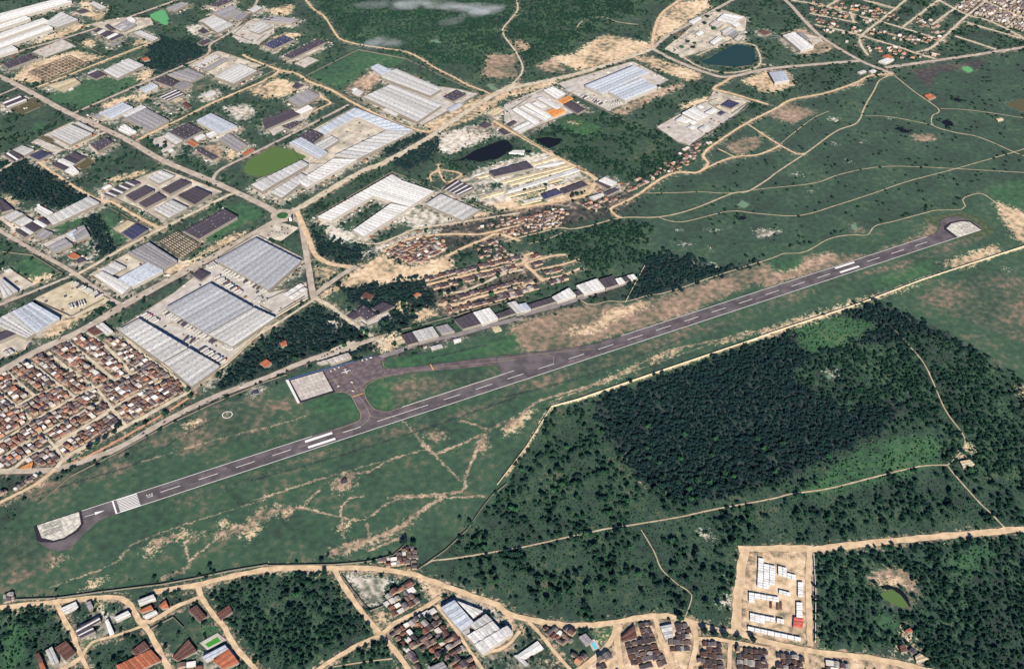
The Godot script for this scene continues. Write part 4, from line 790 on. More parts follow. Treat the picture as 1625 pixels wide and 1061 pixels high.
["shed","tiny white box above the largest depot hall","W",1,"a",4,[432,-842.2,440.1,-851.1,449.4,-839.8,440.1,-831.5]],
["shed","small white annex below the depot hall","W",1,"a",4,[404.9,-770.2,417.5,-778.7,424,-765.5,412.5,-756.1]],
["canopy","small dark blue canopy in the depot","S",2,"a",4,[477.2,-808.3,488.2,-820.3,495.5,-813.1,483.3,-801.1]],
["shed","tan roofed shed beside the main road","Y",2,"a",5,[-59.7,-810.2,-41.2,-834.4,-19.9,-822.2,-43.1,-795.8]],
["shed","dark shed among trees below the main road","D",2,"a",5,[-74.9,-748.6,-61.4,-767.3,-44.9,-753.3,-60.8,-737]],
["shed","dark shed at the bend of the wide dirt road","D",2,"b",5,[-30.8,-725.5,-19.5,-739.3,-3.3,-716.4,-17,-707.2]],
]
# label, palette, frontage, depth, gap, share of plots built on, street direction, outline
var HOUSE_BLOCKS = [
["in the dense neighbourhood below the avenue",0,6.4,9.5,0.1,0.98,[-850,73,-787,128],[-904,120,-774,3,-702,17,-551,149,-637,234,-710,307,-731,333,-832,336]],
["in the strip beside the airfield corner",1,6,8,1.5,0.8,[-777,381,-753,350],[-799,398,-777,381,-753,350,-732,342,-727,349,-743,374,-758,393,-775,408]],
["in the informal settlement beside the dirt plaza",0,6,7,1.2,0.85,[-253,-248,-167,-314],[-253,-248,-227,-274,-167,-314,-133,-291,-129,-257,-172,-223,-209,-219]],
["in the barrack-like rows behind the hangars",2,7.5,11,0.15,0.96,[-172,-166,-76,-204],[-172,-166,-76,-204,22,-244,22,-231,-76,-190,-168,-156]],
["in the barrack-like rows behind the hangars",2,7.5,11,0.15,0.96,[-156,-138,-75,-174],[-156,-138,-118,-154,-75,-174,21,-216,21,-204,-73,-161,-151,-130]],
["in the barrack-like rows behind the hangars",2,7.5,11,0.15,0.96,[-139,-92,-59,-127],[-139,-92,-97,-115,-59,-127,21,-166,21,-153,-58,-116,-135,-82]],
["in the barrack-like rows behind the hangars",2,7.5,11,0.15,0.96,[-121,-70,21,-125],[-128,-79,-88,-84,21,-135,21,-115,-44,-89,-120,-55]],
["in the barrack-like rows by the wood",2,8,11,0.15,0.96,[9,-218,24,-224],[9,-218,23,-215,27,-202,9,-198]],
["in the barrack-like rows by the wood",2,8,11,0.15,0.96,[9,-126,46,-144],[9,-126,46,-144,49,-133,9,-114]],
["in the barrack-like rows by the wood",2,8,11,0.15,0.96,[22,-234,49,-248],[22,-234,49,-248,51,-240,28,-226]],
["in the barrack-like rows by the wood",2,8,11,0.15,0.96,[35,-213,62,-226],[35,-213,62,-226,63,-213,44,-198]],
["in the barrack-like rows by the wood",2,8,11,0.15,0.96,[56,-186,95,-205],[56,-186,95,-205,99,-194,62,-174]],
["in the barrack-like rows by the wood",2,8,11,0.15,0.96,[65,-157,108,-174],[65,-157,108,-174,109,-162,68,-149]],
["in the hillside village beside the block yard",0,6,7,1.4,0.75,[-19,-342,92,-383],[-81,-334,-19,-371,45,-388,92,-413,115,-396,93,-346,-5,-302,-28,-342]],
["in the hillside village by the white sheds",0,6,7,1.5,0.5,[140,-426,217,-469],[140,-426,193,-452,217,-469,220,-434,191,-417,166,-392]],
["beside the dirt plaza",2,6,8,1.4,0.7,[-68,-279,-30,-296],[-68,-279,-30,-296,3,-246,-61,-218]],
["in the far settlement above the road",0,8,9,3.5,0.5,[803,-1418,905,-1355],[790,-1439,870,-1439,1017,-1386,1028,-1325,952,-1294,874,-1335,807,-1366]],
["in the far settlement near the road",0,8,9,3.5,0.5,[797,-1294,881,-1245],[805,-1335,889,-1285,968,-1255,1091,-1207,1048,-1169,944,-1226,813,-1245]],
["in the far settlement at the junction",0,8,9,4,0.4,[826,-1226,902,-1188],[826,-1226,902,-1188,1001,-1150,1110,-1122,1062,-1100,946,-1095,877,-1150]],
["in the far settlement beyond the cross street",0,8,9,3,0.4,[1061,-1335,1102,-1294],[1061,-1335,1113,-1335,1145,-1216,1089,-1197]],
["in the planned grey-roofed estate",3,8,9,1.2,0.85,[1300,-1450,1223,-1355],[1194,-1407,1258,-1471,1414,-1471,1386,-1386,1356,-1428,1269,-1335,1228,-1355]],
["in the planned grey-roofed estate",3,8,9,1.2,0.85,[1356,-1428,1275,-1325],[1275,-1325,1361,-1418,1386,-1386,1336,-1235,1307,-1275]],
["in the roadside cluster against the airfield wall",0,7,8,0.8,0.95,[-203,532,-156,526],[-212,534,-173,518,-157,501,-138,504,-140,543,-164,544]],
["in the triangular roadside block",0,7.5,10,0.8,0.95,[-177,586,-148,565],[-177,586,-148,565,-131,612,-164,636,-184,612]],
["in the block left of the large bottom factory",0,7.5,10,1.2,0.86,[-172,657,-124,621],[-172,657,-124,621,-108,615,-81,660,-42,713,-134,713,-154,684]],
["beside the track right of the bottom factory",0,7,9,0.8,0.92,[31,640,63,670],[30,640,82,651,86,670,63,679]],
["beside the pool house",0,8,10,2,0.8,[76,695,87,681],[76,695,87,681,100,697,86,713]],
["in the first lane block of the bottom settlement",2,7,9,0.6,0.93,[177,643,194,639],[173,640,194,636,199,657,203,687,207,713,158,713,156,676,173,665]],
["in the second lane block of the bottom settlement",2,7,9,0.6,0.93,[224,643,247,643],[224,640,248,643,240,687,211,689,211,665,223,662]],
["in the third lane block of the bottom settlement",2,7,9,0.6,0.93,[258,673,293,676],[258,670,293,673,287,721,243,721,246,692]],
["in the fourth lane block of the bottom settlement",2,7,9,0.6,0.93,[301,681,345,688],[302,679,345,687,339,721,296,721]],
["in the fifth lane block of the bottom settlement",2,7,9,0.6,0.93,[336,687,345,691],[332,687,344,692,338,721,327,721]],
["in the fifth lane block of the bottom settlement",2,7,9,0.6,0.93,[354,689,394,697],[354,687,394,697,392,721,349,721]],
["at the bottom edge beside the wide dirt road",3,8,11,1.5,0.9,[418,702,450,708],[418,700,450,705,454,721,414,721]],
["between the forking dirt roads",2,8,11,1.5,0.9,[104,702,134,687],[104,702,134,687,143,713,94,721]],
["among trees near the bottom edge",0,7,8,2,0.6,[-554,689,-542,684],[-554,689,-542,684,-535,700,-549,708]],
["among trees at the bottom edge",0,9,10,2,0.8,[-456,708,-427,700],[-456,708,-427,700,-410,721,-449,721]],
["behind the wall at the runway corner",3,7,8,1.5,0.6,[-730,586,-713,580],[-731,583,-714,577,-705,598,-724,602]],
["along the fence by the dirt road bend",0,7,8,3,0.5,[392,-648,455,-691],[393,-662,456,-698,431,-640,405,-606,335,-551,312,-565]],
["along the fence by the dirt road",0,7,8,3,0.5,[221,-477,299,-543],[222,-490,300,-549,341,-576,297,-516,237,-458]],
["at the avenue end of the neighbourhood",3,9,11,2,0.7,[-771,-14,-760,-33],[-771,-14,-760,-33,-728,-21,-732,-5,-745,7]],
]
var WALLS = [
["perimeter_wall",2.4,"wall_pale","pale airfield wall along the dark forest edge",[-23,373,-12,353,22,291,66,193,111,175,271,95,463,-0]],
["perimeter_wall",2.4,"wall_pale","pale airfield wall from the forest to the far runway end",[444,8,642,-88,783,-165,1020,-279]],
["perimeter_wall",2.4,"wall_dark","dark airfield wall above the dirt road at the bottom",[-704,598,-646,595,-581,583,-505,571,-456,559,-411,546,-356,534]],
["perimeter_wall",2.4,"wall_dark","dark airfield wall behind the roadside cluster",[-357,536,-260,534,-213,529,-175,517,-160,498]],
["perimeter_wall",2.2,"wall_dark","dark fence curving from roadside cluster up to the forest",[-138,544,-99,507,-67,466,-48,426,-31,396,-8,371]],
["perimeter_wall",3,"wall_pale","pale wall across the airfield end of the hangars",[212,-96,257,-210]],
["perimeter_wall",2.2,"wall_dark","dark airfield wall beside the border road",[-728,414,-696,356,-639,307,-564,234,-501,184,-425,131,-390,112]],
["perimeter_wall",2.2,"wall_dark","dark wall between the service road and the barrack rows",[-220,-5,-183,-19,-117,-48,-44,-84,-9,-98]],
["factory_fence",2.2,"wall_dark","dark fence around the twin factory and its meadow",[-504,-1003,-390,-1145,-266,-1095,-78,-910,-206,-756,-384,-890,-504,-1003]],
["site_wall",2.5,"wall_white","white block wall on the forest side of the construction site",[444,514,433,586,416,670]],
["site_wall",2.5,"wall_pale","pale wall around the huge warehouse yard",[-714,-14,-548,143,-498,84,-431,-52,-382,-107]],
["site_wall",2.2,"wall_dark","dark wall around the U-shaped warehouse",[-402,-384,-259,-556,-159,-490,-58,-418,-27,-396]],
["site_wall",2.2,"wall_dark","dark wall around the triangular pale lot",[-247,553,-226,583,-200,618,-182,609]],
["site_wall",2.2,"wall_dark","dark fence of the grey depot yard",[329,-750,370,-683,397,-665,524,-811,572,-874]],
["site_wall",2.2,"wall_dark","dark fence of the twin warehouse yard",[137,-918,225,-818,260,-780]],
["garden_wall",2.2,"wall_dark","dark garden wall around the empty plot near the bottom",[-502,649,-474,628,-456,646]],
["site_wall",2.4,"wall_dark","dark boundary wall right of the truck canopy warehouse",[-815,-1054,-745,-1005,-658,-942,-586,-1030]],
["site_wall",2.4,"wall_dark","dark boundary wall between two grassy plots near the white factory",[-1149,-1208,-1078,-1158,-1010,-1098]],
["site_wall",2.4,"wall_dark","dark boundary wall beside the grassy triangle, upper",[-830,-413,-757,-353]],
["site_wall",2.4,"wall_dark","dark boundary wall beside the grassy triangle, lower",[-810,-299,-777,-271,-740,-310]],
["site_wall",2.4,"wall_dark","dark boundary wall round the meadow at the lane junction",[-1009,-240,-1003,-257,-939,-245,-862,-183,-909,-141]],
["site_wall",2.4,"wall_dark","dark boundary wall in front of the office strip",[-1069,-706,-997,-652,-923,-611]],
["site_wall",2.4,"wall_dark","dark boundary wall above the oval dirt track",[-892,-845,-850,-899,-809,-935]],
["site_wall",2.4,"wall_dark","dark boundary wall below the blue striped hall",[-794,-874,-753,-825,-795,-782]],
["site_wall",2.4,"wall_dark","dark boundary wall by the dirt crossroads",[-641,-1022,-586,-1071]],
["site_wall",2.4,"wall_dark","dark boundary wall along the wide dirt road",[-53,-800,29,-698,84,-636]],
["site_wall",2.4,"wall_dark","dark wall above the sandy lot by the hangars",[-258,14,-205,-10]],
["site_wall",2.4,"wall_dark","dark wall of the compound court",[-261,-21,-215,-51]],
["site_wall",2.4,"wall_dark","dark wall round the beige truck yard",[-893,-100,-809,-51,-763,-103]],
["site_wall",2.4,"wall_dark","dark wall beside the pinkish yard",[-1223,-1135,-1192,-1101]],
]
var FRAMES = [
["bare steel portal frame skeleton on a tan dirt lot",12,5,[-1185.1,-1012.4,-1110.9,-1102.9,-1056.9,-1058,-1131.8,-967.8]],
["open grid of concrete posts and beams beside the dirt lane",9,5,[-702.7,-281.7,-672.2,-320.2,-612.5,-270.5,-642.2,-225]],
]
var LONE_TREES = [-683,294,-673,286,-662,273,-651,258,-649,246,-605,237,-580,215,-551,156,-543,173,-99,-149,-68,-161,-57,-153,-38,-113,-133,-113,-119,-121,-182,-56,-171,-67,-202,-83,-191,-98,-64,-189,-27,-173,45,-153,-200,-143,-246,-56,-290,8,-280,-1,-270,-6,-262,17,-391,61,-379,73,-368,69,-353,52,-326,49,266,655,279,660,293,663,311,666,331,669,235,634,-161,493,-147,497,695,323,726,307,724,347,-160,-415,-230,-497,424,-1202,508,-1293,554,-1368,450,-1184,468,-1176,433,-1152,527,-1259,461,-1150,635,-1311,520,-1333,-821,-685,-808,-676,-790,-656,-780,-645,-776,-676,-772,-656,-841,-740,-854,-735,-317,39,-299,36,-287,22,-271,22,-261,3,-200,-72,-328,-141,-225,-125,-189,-100,-198,-18,-98,-150,-120,-119,-109,-125,-216,-60,-232,-24]
var APRON_SLABS = [-381.7,126.5,-329.3,102,-305.3,152.5,-356,178.1]
var APRON_EDGE = [-385.9,124.9,-328.3,99.5,-300.6,155.5,-357.2,183.5]
var APRON_KERB = [-390.1,125.5,-385.4,124.1,-357.3,182.9,-360.6,185.4]
var APRON = [-328.2,99.9,-245.3,62.7,-237.4,60.2,-221.5,70.7,-230.6,74.9,-229.9,83.3,-225.2,91.7,-219.4,96.8,-189.4,91.7,-187.9,112.2,-217.8,116.3,-236,122.4,-249.6,133.5,-253.3,144.6,-252.1,160.4,-270.6,169.3,-279.6,158.5,-287.1,156.1,-295,156.1,-301,156.1]
var TAXI_LINK = [-271.3,168.4,-252.3,159.3,-246.2,170.9,-234.3,195.4,-215.7,205.5,-202.2,204.3,-188.3,207.5,-192,231.3,-240.2,235.2,-275.8,254.7,-292.2,251.6,-266.8,239.1,-252.1,223.4,-252,210.7,-257.2,199.4]
var TAXIWAY = [-228.8,116.2,-214.8,114.5,-167.4,105.4,-139.3,100.7,-82.8,93.7,-28.8,85,-14.5,93.7,-12.2,105.4,-20,114.5,8.2,111.9,25.3,98.9,31.5,50.2,8.4,58.3,-54.8,68.2,-140.1,84.5,-210.5,97.6,-229.9,102.4]
var TAXI_MOUTH = [-25.4,61.5,55.5,48,102.1,38.9,149.1,27.5,191.2,8.2,159.5,50.2,71.5,98.9,-13.5,143.8,-55,158.5,-22.1,116.2]
var TAXI_LINES = [[-260.6,164.7,-247.4,187.3,-237.3,213.5,-239.6,227.3,-252.9,243,-291.2,260.5],[-237.3,213.5,-230.9,218.6,-217.2,220.2,-195.7,217.4],[-252.5,133.3,-223.1,116.2,-139.7,93.7,-54.6,81.4,8.3,70.4],[-25.3,70.4,55.3,54.7,148.4,41.2],[55.3,54.7,72.4,63.7,71.9,83.6],[-276.8,129,-261.2,158.5],[-317.2,131.2,-275,105.4],[-287.4,116.3,-269.5,108.2],[-306.8,122.4,-296.5,142.6]]
var HOLD_LINES = [[-270.6,168.7,-252.5,159.6],[-142.5,83.6,-136.5,99.8]]
var EDGE_LINES = [[-301.6,157.6,-286.4,157.2,-272.9,166.8,-257.2,199.4,-251.9,211.5,-255.6,229.3,-292.4,250],[-204.8,205.5,-221.3,203.5,-234.4,194.6,-248.8,166.8,-251.3,145.9,-239,128.2,-214.6,116.2],[-204.8,205.1,-14.4,111.1],[-226.5,74.8,-223.6,90.2,-213.4,96.8]]
var SHOULDERS = [[839.3,-378.2,925.6,-399.4,954.7,-384.2,973.4,-336.6,953.1,-313.3,887.7,-301.8]]
var TERMINAL_STRIP = [-385.4,124.1,-352.7,108.6,-314.3,92.1,-245.7,61.2]
var AEROPLANE = [-290.2,100.3,-285.5,109.4]
var SERVICE_SPOTS = [-314.5,102.4,-308.6,97.4,-301.4,92.7,-275.1,132.1,-270.8,154.5,-297.2,142.2,-262.8,73.3,-255.5,70.7,-248.4,66.9]
var WINDSOCK = [-474.3,212.3]
var ROUNDABOUT = [-470.6,-386]
var TOTEM = [-446.4,-345.4]
var POOL = [107.9,670.5,112,668.3,116.8,679.6,112.6,682.3]
var POOL_DECK = [104.6,669.1,113.1,665,120.9,678.6,110.5,685.2]
var POOL_COVER = [22.7,679.9,32.2,671.8,34.6,675.3,26,683.4]
var TURF = [-420.8,673.7,-405.7,661.2,-399.8,668.6,-414.4,679.1]
var TURF_DECK = [-428.3,671.8,-406.9,654.9,-392.4,666.4,-415.3,683.4]
# rows of parked trucks: label, count, line (x, z)
var TRUCK_ROWS = [
["docked along the huge warehouse nearest the roundabout",14,[-556.9,-196.9,-460.7,-125.2]],
["waiting in the yard between the two upper huge warehouses",11,[-563.6,-172.6,-510.1,-121]],
["docked along the left side of the huge middle warehouse",12,[-639.7,-65.2,-580.5,-15.3]],
["in the yard at the seam of the huge middle warehouse",7,[-575,-10.5,-529.1,25]],
["waiting above the long pale warehouse",6,[-677.9,-58.2,-644.5,-32.2]],
["in the middle of the long pale warehouse yard",4,[-586.3,14.2,-563.3,25]],
["at the lower end of the long pale warehouse yard",9,[-552.6,41.2,-504.6,77.7]],
["beside the lower corner of the huge middle warehouse",5,[-511.5,32,-493.2,43.5]],
["below the white canopies",3,[-478.8,-102,-455.9,-94.4]],
["beside the gatehouse canopy",5,[-590,-202.4,-575,-216.1]],
["on the beige truck yard front",7,[-820.8,-78.4,-794.7,-93.3]],
["on the beige truck yard back row",12,[-832.4,-151.8,-768.2,-108.4]],
["at the loading side of the white-blue twin warehouse",9,[163.8,-898,212,-857.7]],
["on the lower yard of the twin warehouse",5,[227.3,-857.7,255.1,-869.7]],
["on the pale yard below the dark edge warehouse",4,[-894.6,57.2,-886,48.2]],
["in the pale canopy yard",6,[-779.3,-1037.3,-748.4,-1086.2]],
]
var CAR_ROWS = [
["in the campus car park, upper row",12,[414.3,-1178.2,483.1,-1264.8]],
["in the campus car park, middle row",12,[419.7,-1150.1,488.1,-1235.5]],
["in the campus car park, lower row",12,[425,-1122.4,491.8,-1197.1]],
["in the lot beside the white sheds",14,[-10.9,-873.7,39.7,-910.2]],
["in the second lot beside the white sheds",12,[-10.8,-857.7,43.4,-898]],
["in the terminal car park",9,[-336.2,67.6,-293.8,30.1]],
["in the lot by the roundabout",6,[-482.9,-324.9,-446,-319.1]],
["on the avenue towards the roundabout",11,[-1065.1,-839.2,-541.3,-438.6]],
["on the main avenue",13,[-823.6,25.9,-520.4,-313.5]],
["on the road past the U-shaped warehouse",9,[-411.3,-448.3,-48.7,-901]],
["on the border road of the neighbourhood",9,[-694.7,325.7,-446.2,131.4]],
["on the road towards the campus",8,[41.9,-961.8,347.3,-1142.2]],
["on the dirt road at the bottom",6,[-231.3,541.7,15.4,634]],
["on the far main road",7,[948.6,-1055,1294,-1156.5]],
]
# named tree areas
var TREE_ZONES = [
["in the dense wood right of the construction site",[447,490,807,453,704,751,397,751]],
["in the savanna between the forest and the construction site",[-119,414,423,360,310,661,-107,650]],
["in the scrub square below the dirt road",[-470,538,-197,514,-161,742,-428,742]],
["in the wood at the lower left corner",[-784,584,-618,584,-562,742,-728,742]],
["in the gardens of the bottom settlement",[-192,573,447,538,407,742,-177,742]],
["in the dark forest beyond the airfield wall",[-15,-94,994,-94,794,490,-12,490]],
["in the strip of wood above the terminal",[-601,-94,-226,-94,-204,184,-543,184]],
["among the neighbourhood houses",[-1010,-56,-570,-56,-476,414,-844,414]],
]
var CLOUDS = [
[-254,-1152,150,60,0.1,0.012,"thin white cloud shred at the top edge, first of three"],
[-152,-1138,170,50,-0.15,0.016,"thin white cloud shred at the top edge, middle of three"],
[-81,-1108,110,36,0.35,0.02,"thin white cloud shred at the top edge, last and densest"],
[-304,-934,110,60,0.2,0.01,"faint cloud shred above the winding dirt road"],
]

const MAP_X := -1530.0
const MAP_Z := -1530.0
const CELL := 1.5
const MW := 2040
const MH := 1530
const GAIN := 0.62          # photo tone to base colour
var rng := RandomNumberGenerator.new()
var M := {}
var cover: Image            # ground cover classes
var worn: Image             # thin trodden tracks, 255 elsewhere
var taken: Image            # cells that carry a road, a yard, water or a building
var cover_bytes: PackedByteArray
var taken_bytes: PackedByteArray
var used_names := {}
var dirt_tex: Texture2D
var fine_tex: Texture2D
var blotch_tex: Texture2D
var roof_tex: Texture2D

func tone(r, g, b, k = GAIN) -> Color:          # base colour (linear) of a surface that shows as r, g, b in sunlight
	var c := Color(r / 255.0, g / 255.0, b / 255.0).srgb_to_linear()
	return Color(c.r * k, c.g * k, c.b * k)
func mat(key, c: Color, tex = null, scale := 0.03, rough := 0.9) -> StandardMaterial3D:
	var m := StandardMaterial3D.new()
	m.albedo_color = c.linear_to_srgb(); m.roughness = rough; m.metallic_specular = 0.2
	m.cull_mode = BaseMaterial3D.CULL_DISABLED
	if tex:
		m.albedo_texture = tex; m.uv1_triplanar = true; m.uv1_world_triplanar = true; m.uv1_scale = Vector3.ONE * scale
	M[key] = m
	return m
func noise_tex(freq, lo, hi, sd, oct := 4) -> NoiseTexture2D:
	var n := FastNoiseLite.new(); n.seed = sd; n.frequency = freq; n.fractal_octaves = oct; n.noise_type = FastNoiseLite.TYPE_SIMPLEX_SMOOTH
	var t := NoiseTexture2D.new(); t.noise = n; t.width = 512; t.height = 512; t.seamless = true
	var g := Gradient.new(); g.offsets = PackedFloat32Array([0.2, 0.8]); g.colors = PackedColorArray([lo, hi]); t.color_ramp = g
	return t

func numbered(called: String) -> String:
	if not used_names.has(called):
		used_names[called] = 0
		return called
	used_names[called] += 1
	return "%s_%03d" % [called, used_names[called]]
func tag(o, label = "", category = "", group = "", kind = ""):
	if label: o.set_meta("label", label)
	if category: o.set_meta("category", category)
	if group: o.set_meta("group", group)
	if kind: o.set_meta("kind", kind)
func base(called, where: Vector3, turn := 0.0) -> Node3D:
	var o := Node3D.new(); o.name = numbered(called); add_child(o); o.position = where; o.rotation.y = turn
	return o
func part(called, mesh: Mesh, m: Material, parent) -> MeshInstance3D:
	var o := MeshInstance3D.new(); o.name = called if parent != self else numbered(called)
	o.mesh = mesh
	if m: o.material_override = m
	parent.add_child(o, true)
	return o
func pts(a: Array) -> PackedVector2Array:
	var p := PackedVector2Array()
	for i in range(0, a.size(), 2): p.append(Vector2(a[i], a[i + 1]))
	return p

# ---- shapes
func quad(st: SurfaceTool, a: Vector3, b: Vector3, c: Vector3, d: Vector3):
	for v in [a, b, c, a, c, d]: st.add_vertex(v)
func box(st: SurfaceTool, lo: Vector3, hi: Vector3):
	var p := []
	for k in 8: p.append(Vector3(hi.x if k & 1 else lo.x, hi.y if k & 2 else lo.y, hi.z if k & 4 else lo.z))
	for f in [[0, 2, 3, 1], [5, 7, 6, 4], [4, 6, 2, 0], [1, 3, 7, 5], [2, 6, 7, 3], [0, 1, 5, 4]]: quad(st, p[f[0]], p[f[1]], p[f[2]], p[f[3]])
func bar(st: SurfaceTool, a: Vector3, b: Vector3, w: float):
	var d := (b - a).normalized(); var s := d.cross(Vector3.UP if abs(d.y) < 0.9 else Vector3.RIGHT).normalized() * w; var u := s.cross(d).normalized() * w
	var e := [-s - u, s - u, s + u, -s + u]
	for k in 4: quad(st, a + e[k], b + e[k], b + e[(k + 1) % 4], a + e[(k + 1) % 4])
	quad(st, a + e[0], a + e[1], a + e[2], a + e[3]); quad(st, b + e[3], b + e[2], b + e[1], b + e[0])
func slab_wall(st: SurfaceTool, u: Vector2, v: Vector2, h: float):
	var n := (v - u).normalized(); n = Vector2(-n.y, n.x) * 0.25; var c := [u + n, v + n, v - n, u - n]
	for k in 4: quad(st, Vector3(c[k].x, 0, c[k].y), Vector3(c[(k + 1) % 4].x, 0, c[(k + 1) % 4].y), Vector3(c[(k + 1) % 4].x, h, c[(k + 1) % 4].y), Vector3(c[k].x, h, c[k].y))
	quad(st, Vector3(c[0].x, h, c[0].y), Vector3(c[1].x, h, c[1].y), Vector3(c[2].x, h, c[2].y), Vector3(c[3].x, h, c[3].y))
func begin() -> SurfaceTool:
	var st := SurfaceTool.new(); st.begin(Mesh.PRIMITIVE_TRIANGLES); st.set_smooth_group(-1)
	return st
func done(st: SurfaceTool) -> ArrayMesh:
	st.generate_normals()
	return st.commit()
func sheet(poly: PackedVector2Array, y: float) -> ArrayMesh:
	var st := begin(); var id := Geometry2D.triangulate_polygon(poly)
	if id.is_empty():
		poly = Geometry2D.convex_hull(poly); id = Geometry2D.triangulate_polygon(poly)
	for k in range(0, id.size(), 3):
		var a := poly[id[k]]; var b := poly[id[k + 1]]; var c := poly[id[k + 2]]
		if (b - a).cross(c - a) < 0.0:
			var t := b; b = c; c = t
		for v in [a, b, c]:
			st.set_normal(Vector3.UP); st.add_vertex(Vector3(v.x, y, v.y))
	return st.commit()
func smooth_line(p: PackedVector2Array, step: float) -> PackedVector2Array:
	var out := PackedVector2Array()
	for i in p.size() - 1:
		var a := p[max(i - 1, 0)]; var b := p[i]; var c := p[i + 1]; var d := p[min(i + 2, p.size() - 1)]
		var n := int(max(1.0, b.distance_to(c) / step))
		for k in n: out.append(b.cubic_interpolate(c, a, d, float(k) / n))
	out.append(p[p.size() - 1])
	return out
func ragged_ring(q: PackedVector2Array) -> PackedVector2Array:      # bank line: corners kept soft, edges uneven
	var out := PackedVector2Array(); var n := q.size()
	for i in n:
		var a := q[i].lerp(q[(i + n - 1) % n], 0.2); var b := q[i].lerp(q[(i + 1) % n], 0.2)
		out.append(a); out.append((a + b + q[i] * 2.0) * 0.25); var e := q[(i + 1) % n].lerp(q[i], 0.2); var m := int(b.distance_to(e) / 6.0)
		for k in m: out.append(b.lerp(e, float(k) / m) + Vector2(rng.randf_range(-1.6, 1.6), rng.randf_range(-1.6, 1.6)))
	return out
func ribbon(p: PackedVector2Array, w: float, y: float, ragged := 0.0) -> ArrayMesh:
	var st := begin(); var l := []; var r := []
	for i in p.size():
		var t := (p[min(i + 1, p.size() - 1)] - p[max(i - 1, 0)]).normalized(); var n := Vector2(-t.y, t.x) * w * 0.5
		var a := p[i] + n * (1.0 + rng.randf_range(-ragged, ragged)); var b := p[i] - n * (1.0 + rng.randf_range(-ragged, ragged))
		l.append(Vector3(a.x, y, a.y)); r.append(Vector3(b.x, y, b.y))
	for i in p.size() - 1:
		for v in [l[i], r[i], r[i + 1], l[i], r[i + 1], l[i + 1]]:
			st.set_normal(Vector3.UP); st.add_vertex(v)
	return st.commit()

# ---- map rasters
func cell(p: Vector2) -> Vector2i: return Vector2i(int((p.x - MAP_X) / CELL), int((p.y - MAP_Z) / CELL))
func fill_poly(img: Image, poly: PackedVector2Array, v: int):
	var lo := INF; var hi := -INF; var q := PackedVector2Array()
	for p in poly:
		var c := Vector2((p.x - MAP_X) / CELL, (p.y - MAP_Z) / CELL); q.append(c); lo = min(lo, c.y); hi = max(hi, c.y)
	for y in range(max(0, int(lo)), min(MH - 1, int(hi) + 1) + 1):
		var xs := []; var yy := y + 0.5
		for i in q.size():
			var a := q[i]; var b := q[(i + 1) % q.size()]
			if (a.y <= yy) != (b.y <= yy): xs.append(a.x + (yy - a.y) * (b.x - a.x) / (b.y - a.y))
		xs.sort()
		for k in range(0, xs.size() - 1, 2):
			var x0: int = clamp(int(round(xs[k])), 0, MW); var x1: int = clamp(int(round(xs[k + 1])), 0, MW)
			if x1 > x0: img.fill_rect(Rect2i(x0, y, x1 - x0, 1), Color8(v, v, v))
func fill_line(img: Image, p: PackedVector2Array, w: float, v: int):
	var h: float = max(w * 0.5, CELL * 0.75)
	for i in p.size() - 1:
		var t := (p[i + 1] - p[i]).normalized(); var n := Vector2(-t.y, t.x) * h; var e := t * h * 0.5
		fill_poly(img, PackedVector2Array([p[i] - e + n, p[i + 1] + e + n, p[i + 1] + e - n, p[i] - e - n]), v)
func fill_under(poly: PackedVector2Array, by: float):      # bare yard soil round a building, only where scrub would be
	var q: PackedVector2Array = Geometry2D.offset_polygon(poly, by)[0]; var a := INF; var b := -INF; var c := INF; var d := -INF; var s := CLASSES.find("s"); var y := CLASSES.find("y")
	for p in q: a = min(a, p.x); b = max(b, p.x); c = min(c, p.y); d = max(d, p.y)
	var x := a
	while x < b:
		var z := c
		while z < d:
			var k := cell(Vector2(x, z))
			if k.x >= 0 and k.y >= 0 and k.x < MW and k.y < MH and int(cover.get_pixelv(k).r8) == s and Geometry2D.is_point_in_polygon(Vector2(x, z), q): cover.set_pixelv(k, Color8(y, y, y))
			z += CELL
		x += CELL
func at_cell(b: PackedByteArray, x: float, z: float) -> int:
	var i := int((x - MAP_X) / CELL); var j := int((z - MAP_Z) / CELL)
	if i < 0 or j < 0 or i >= MW or j >= MH: return 255
	return b[j * MW + i]

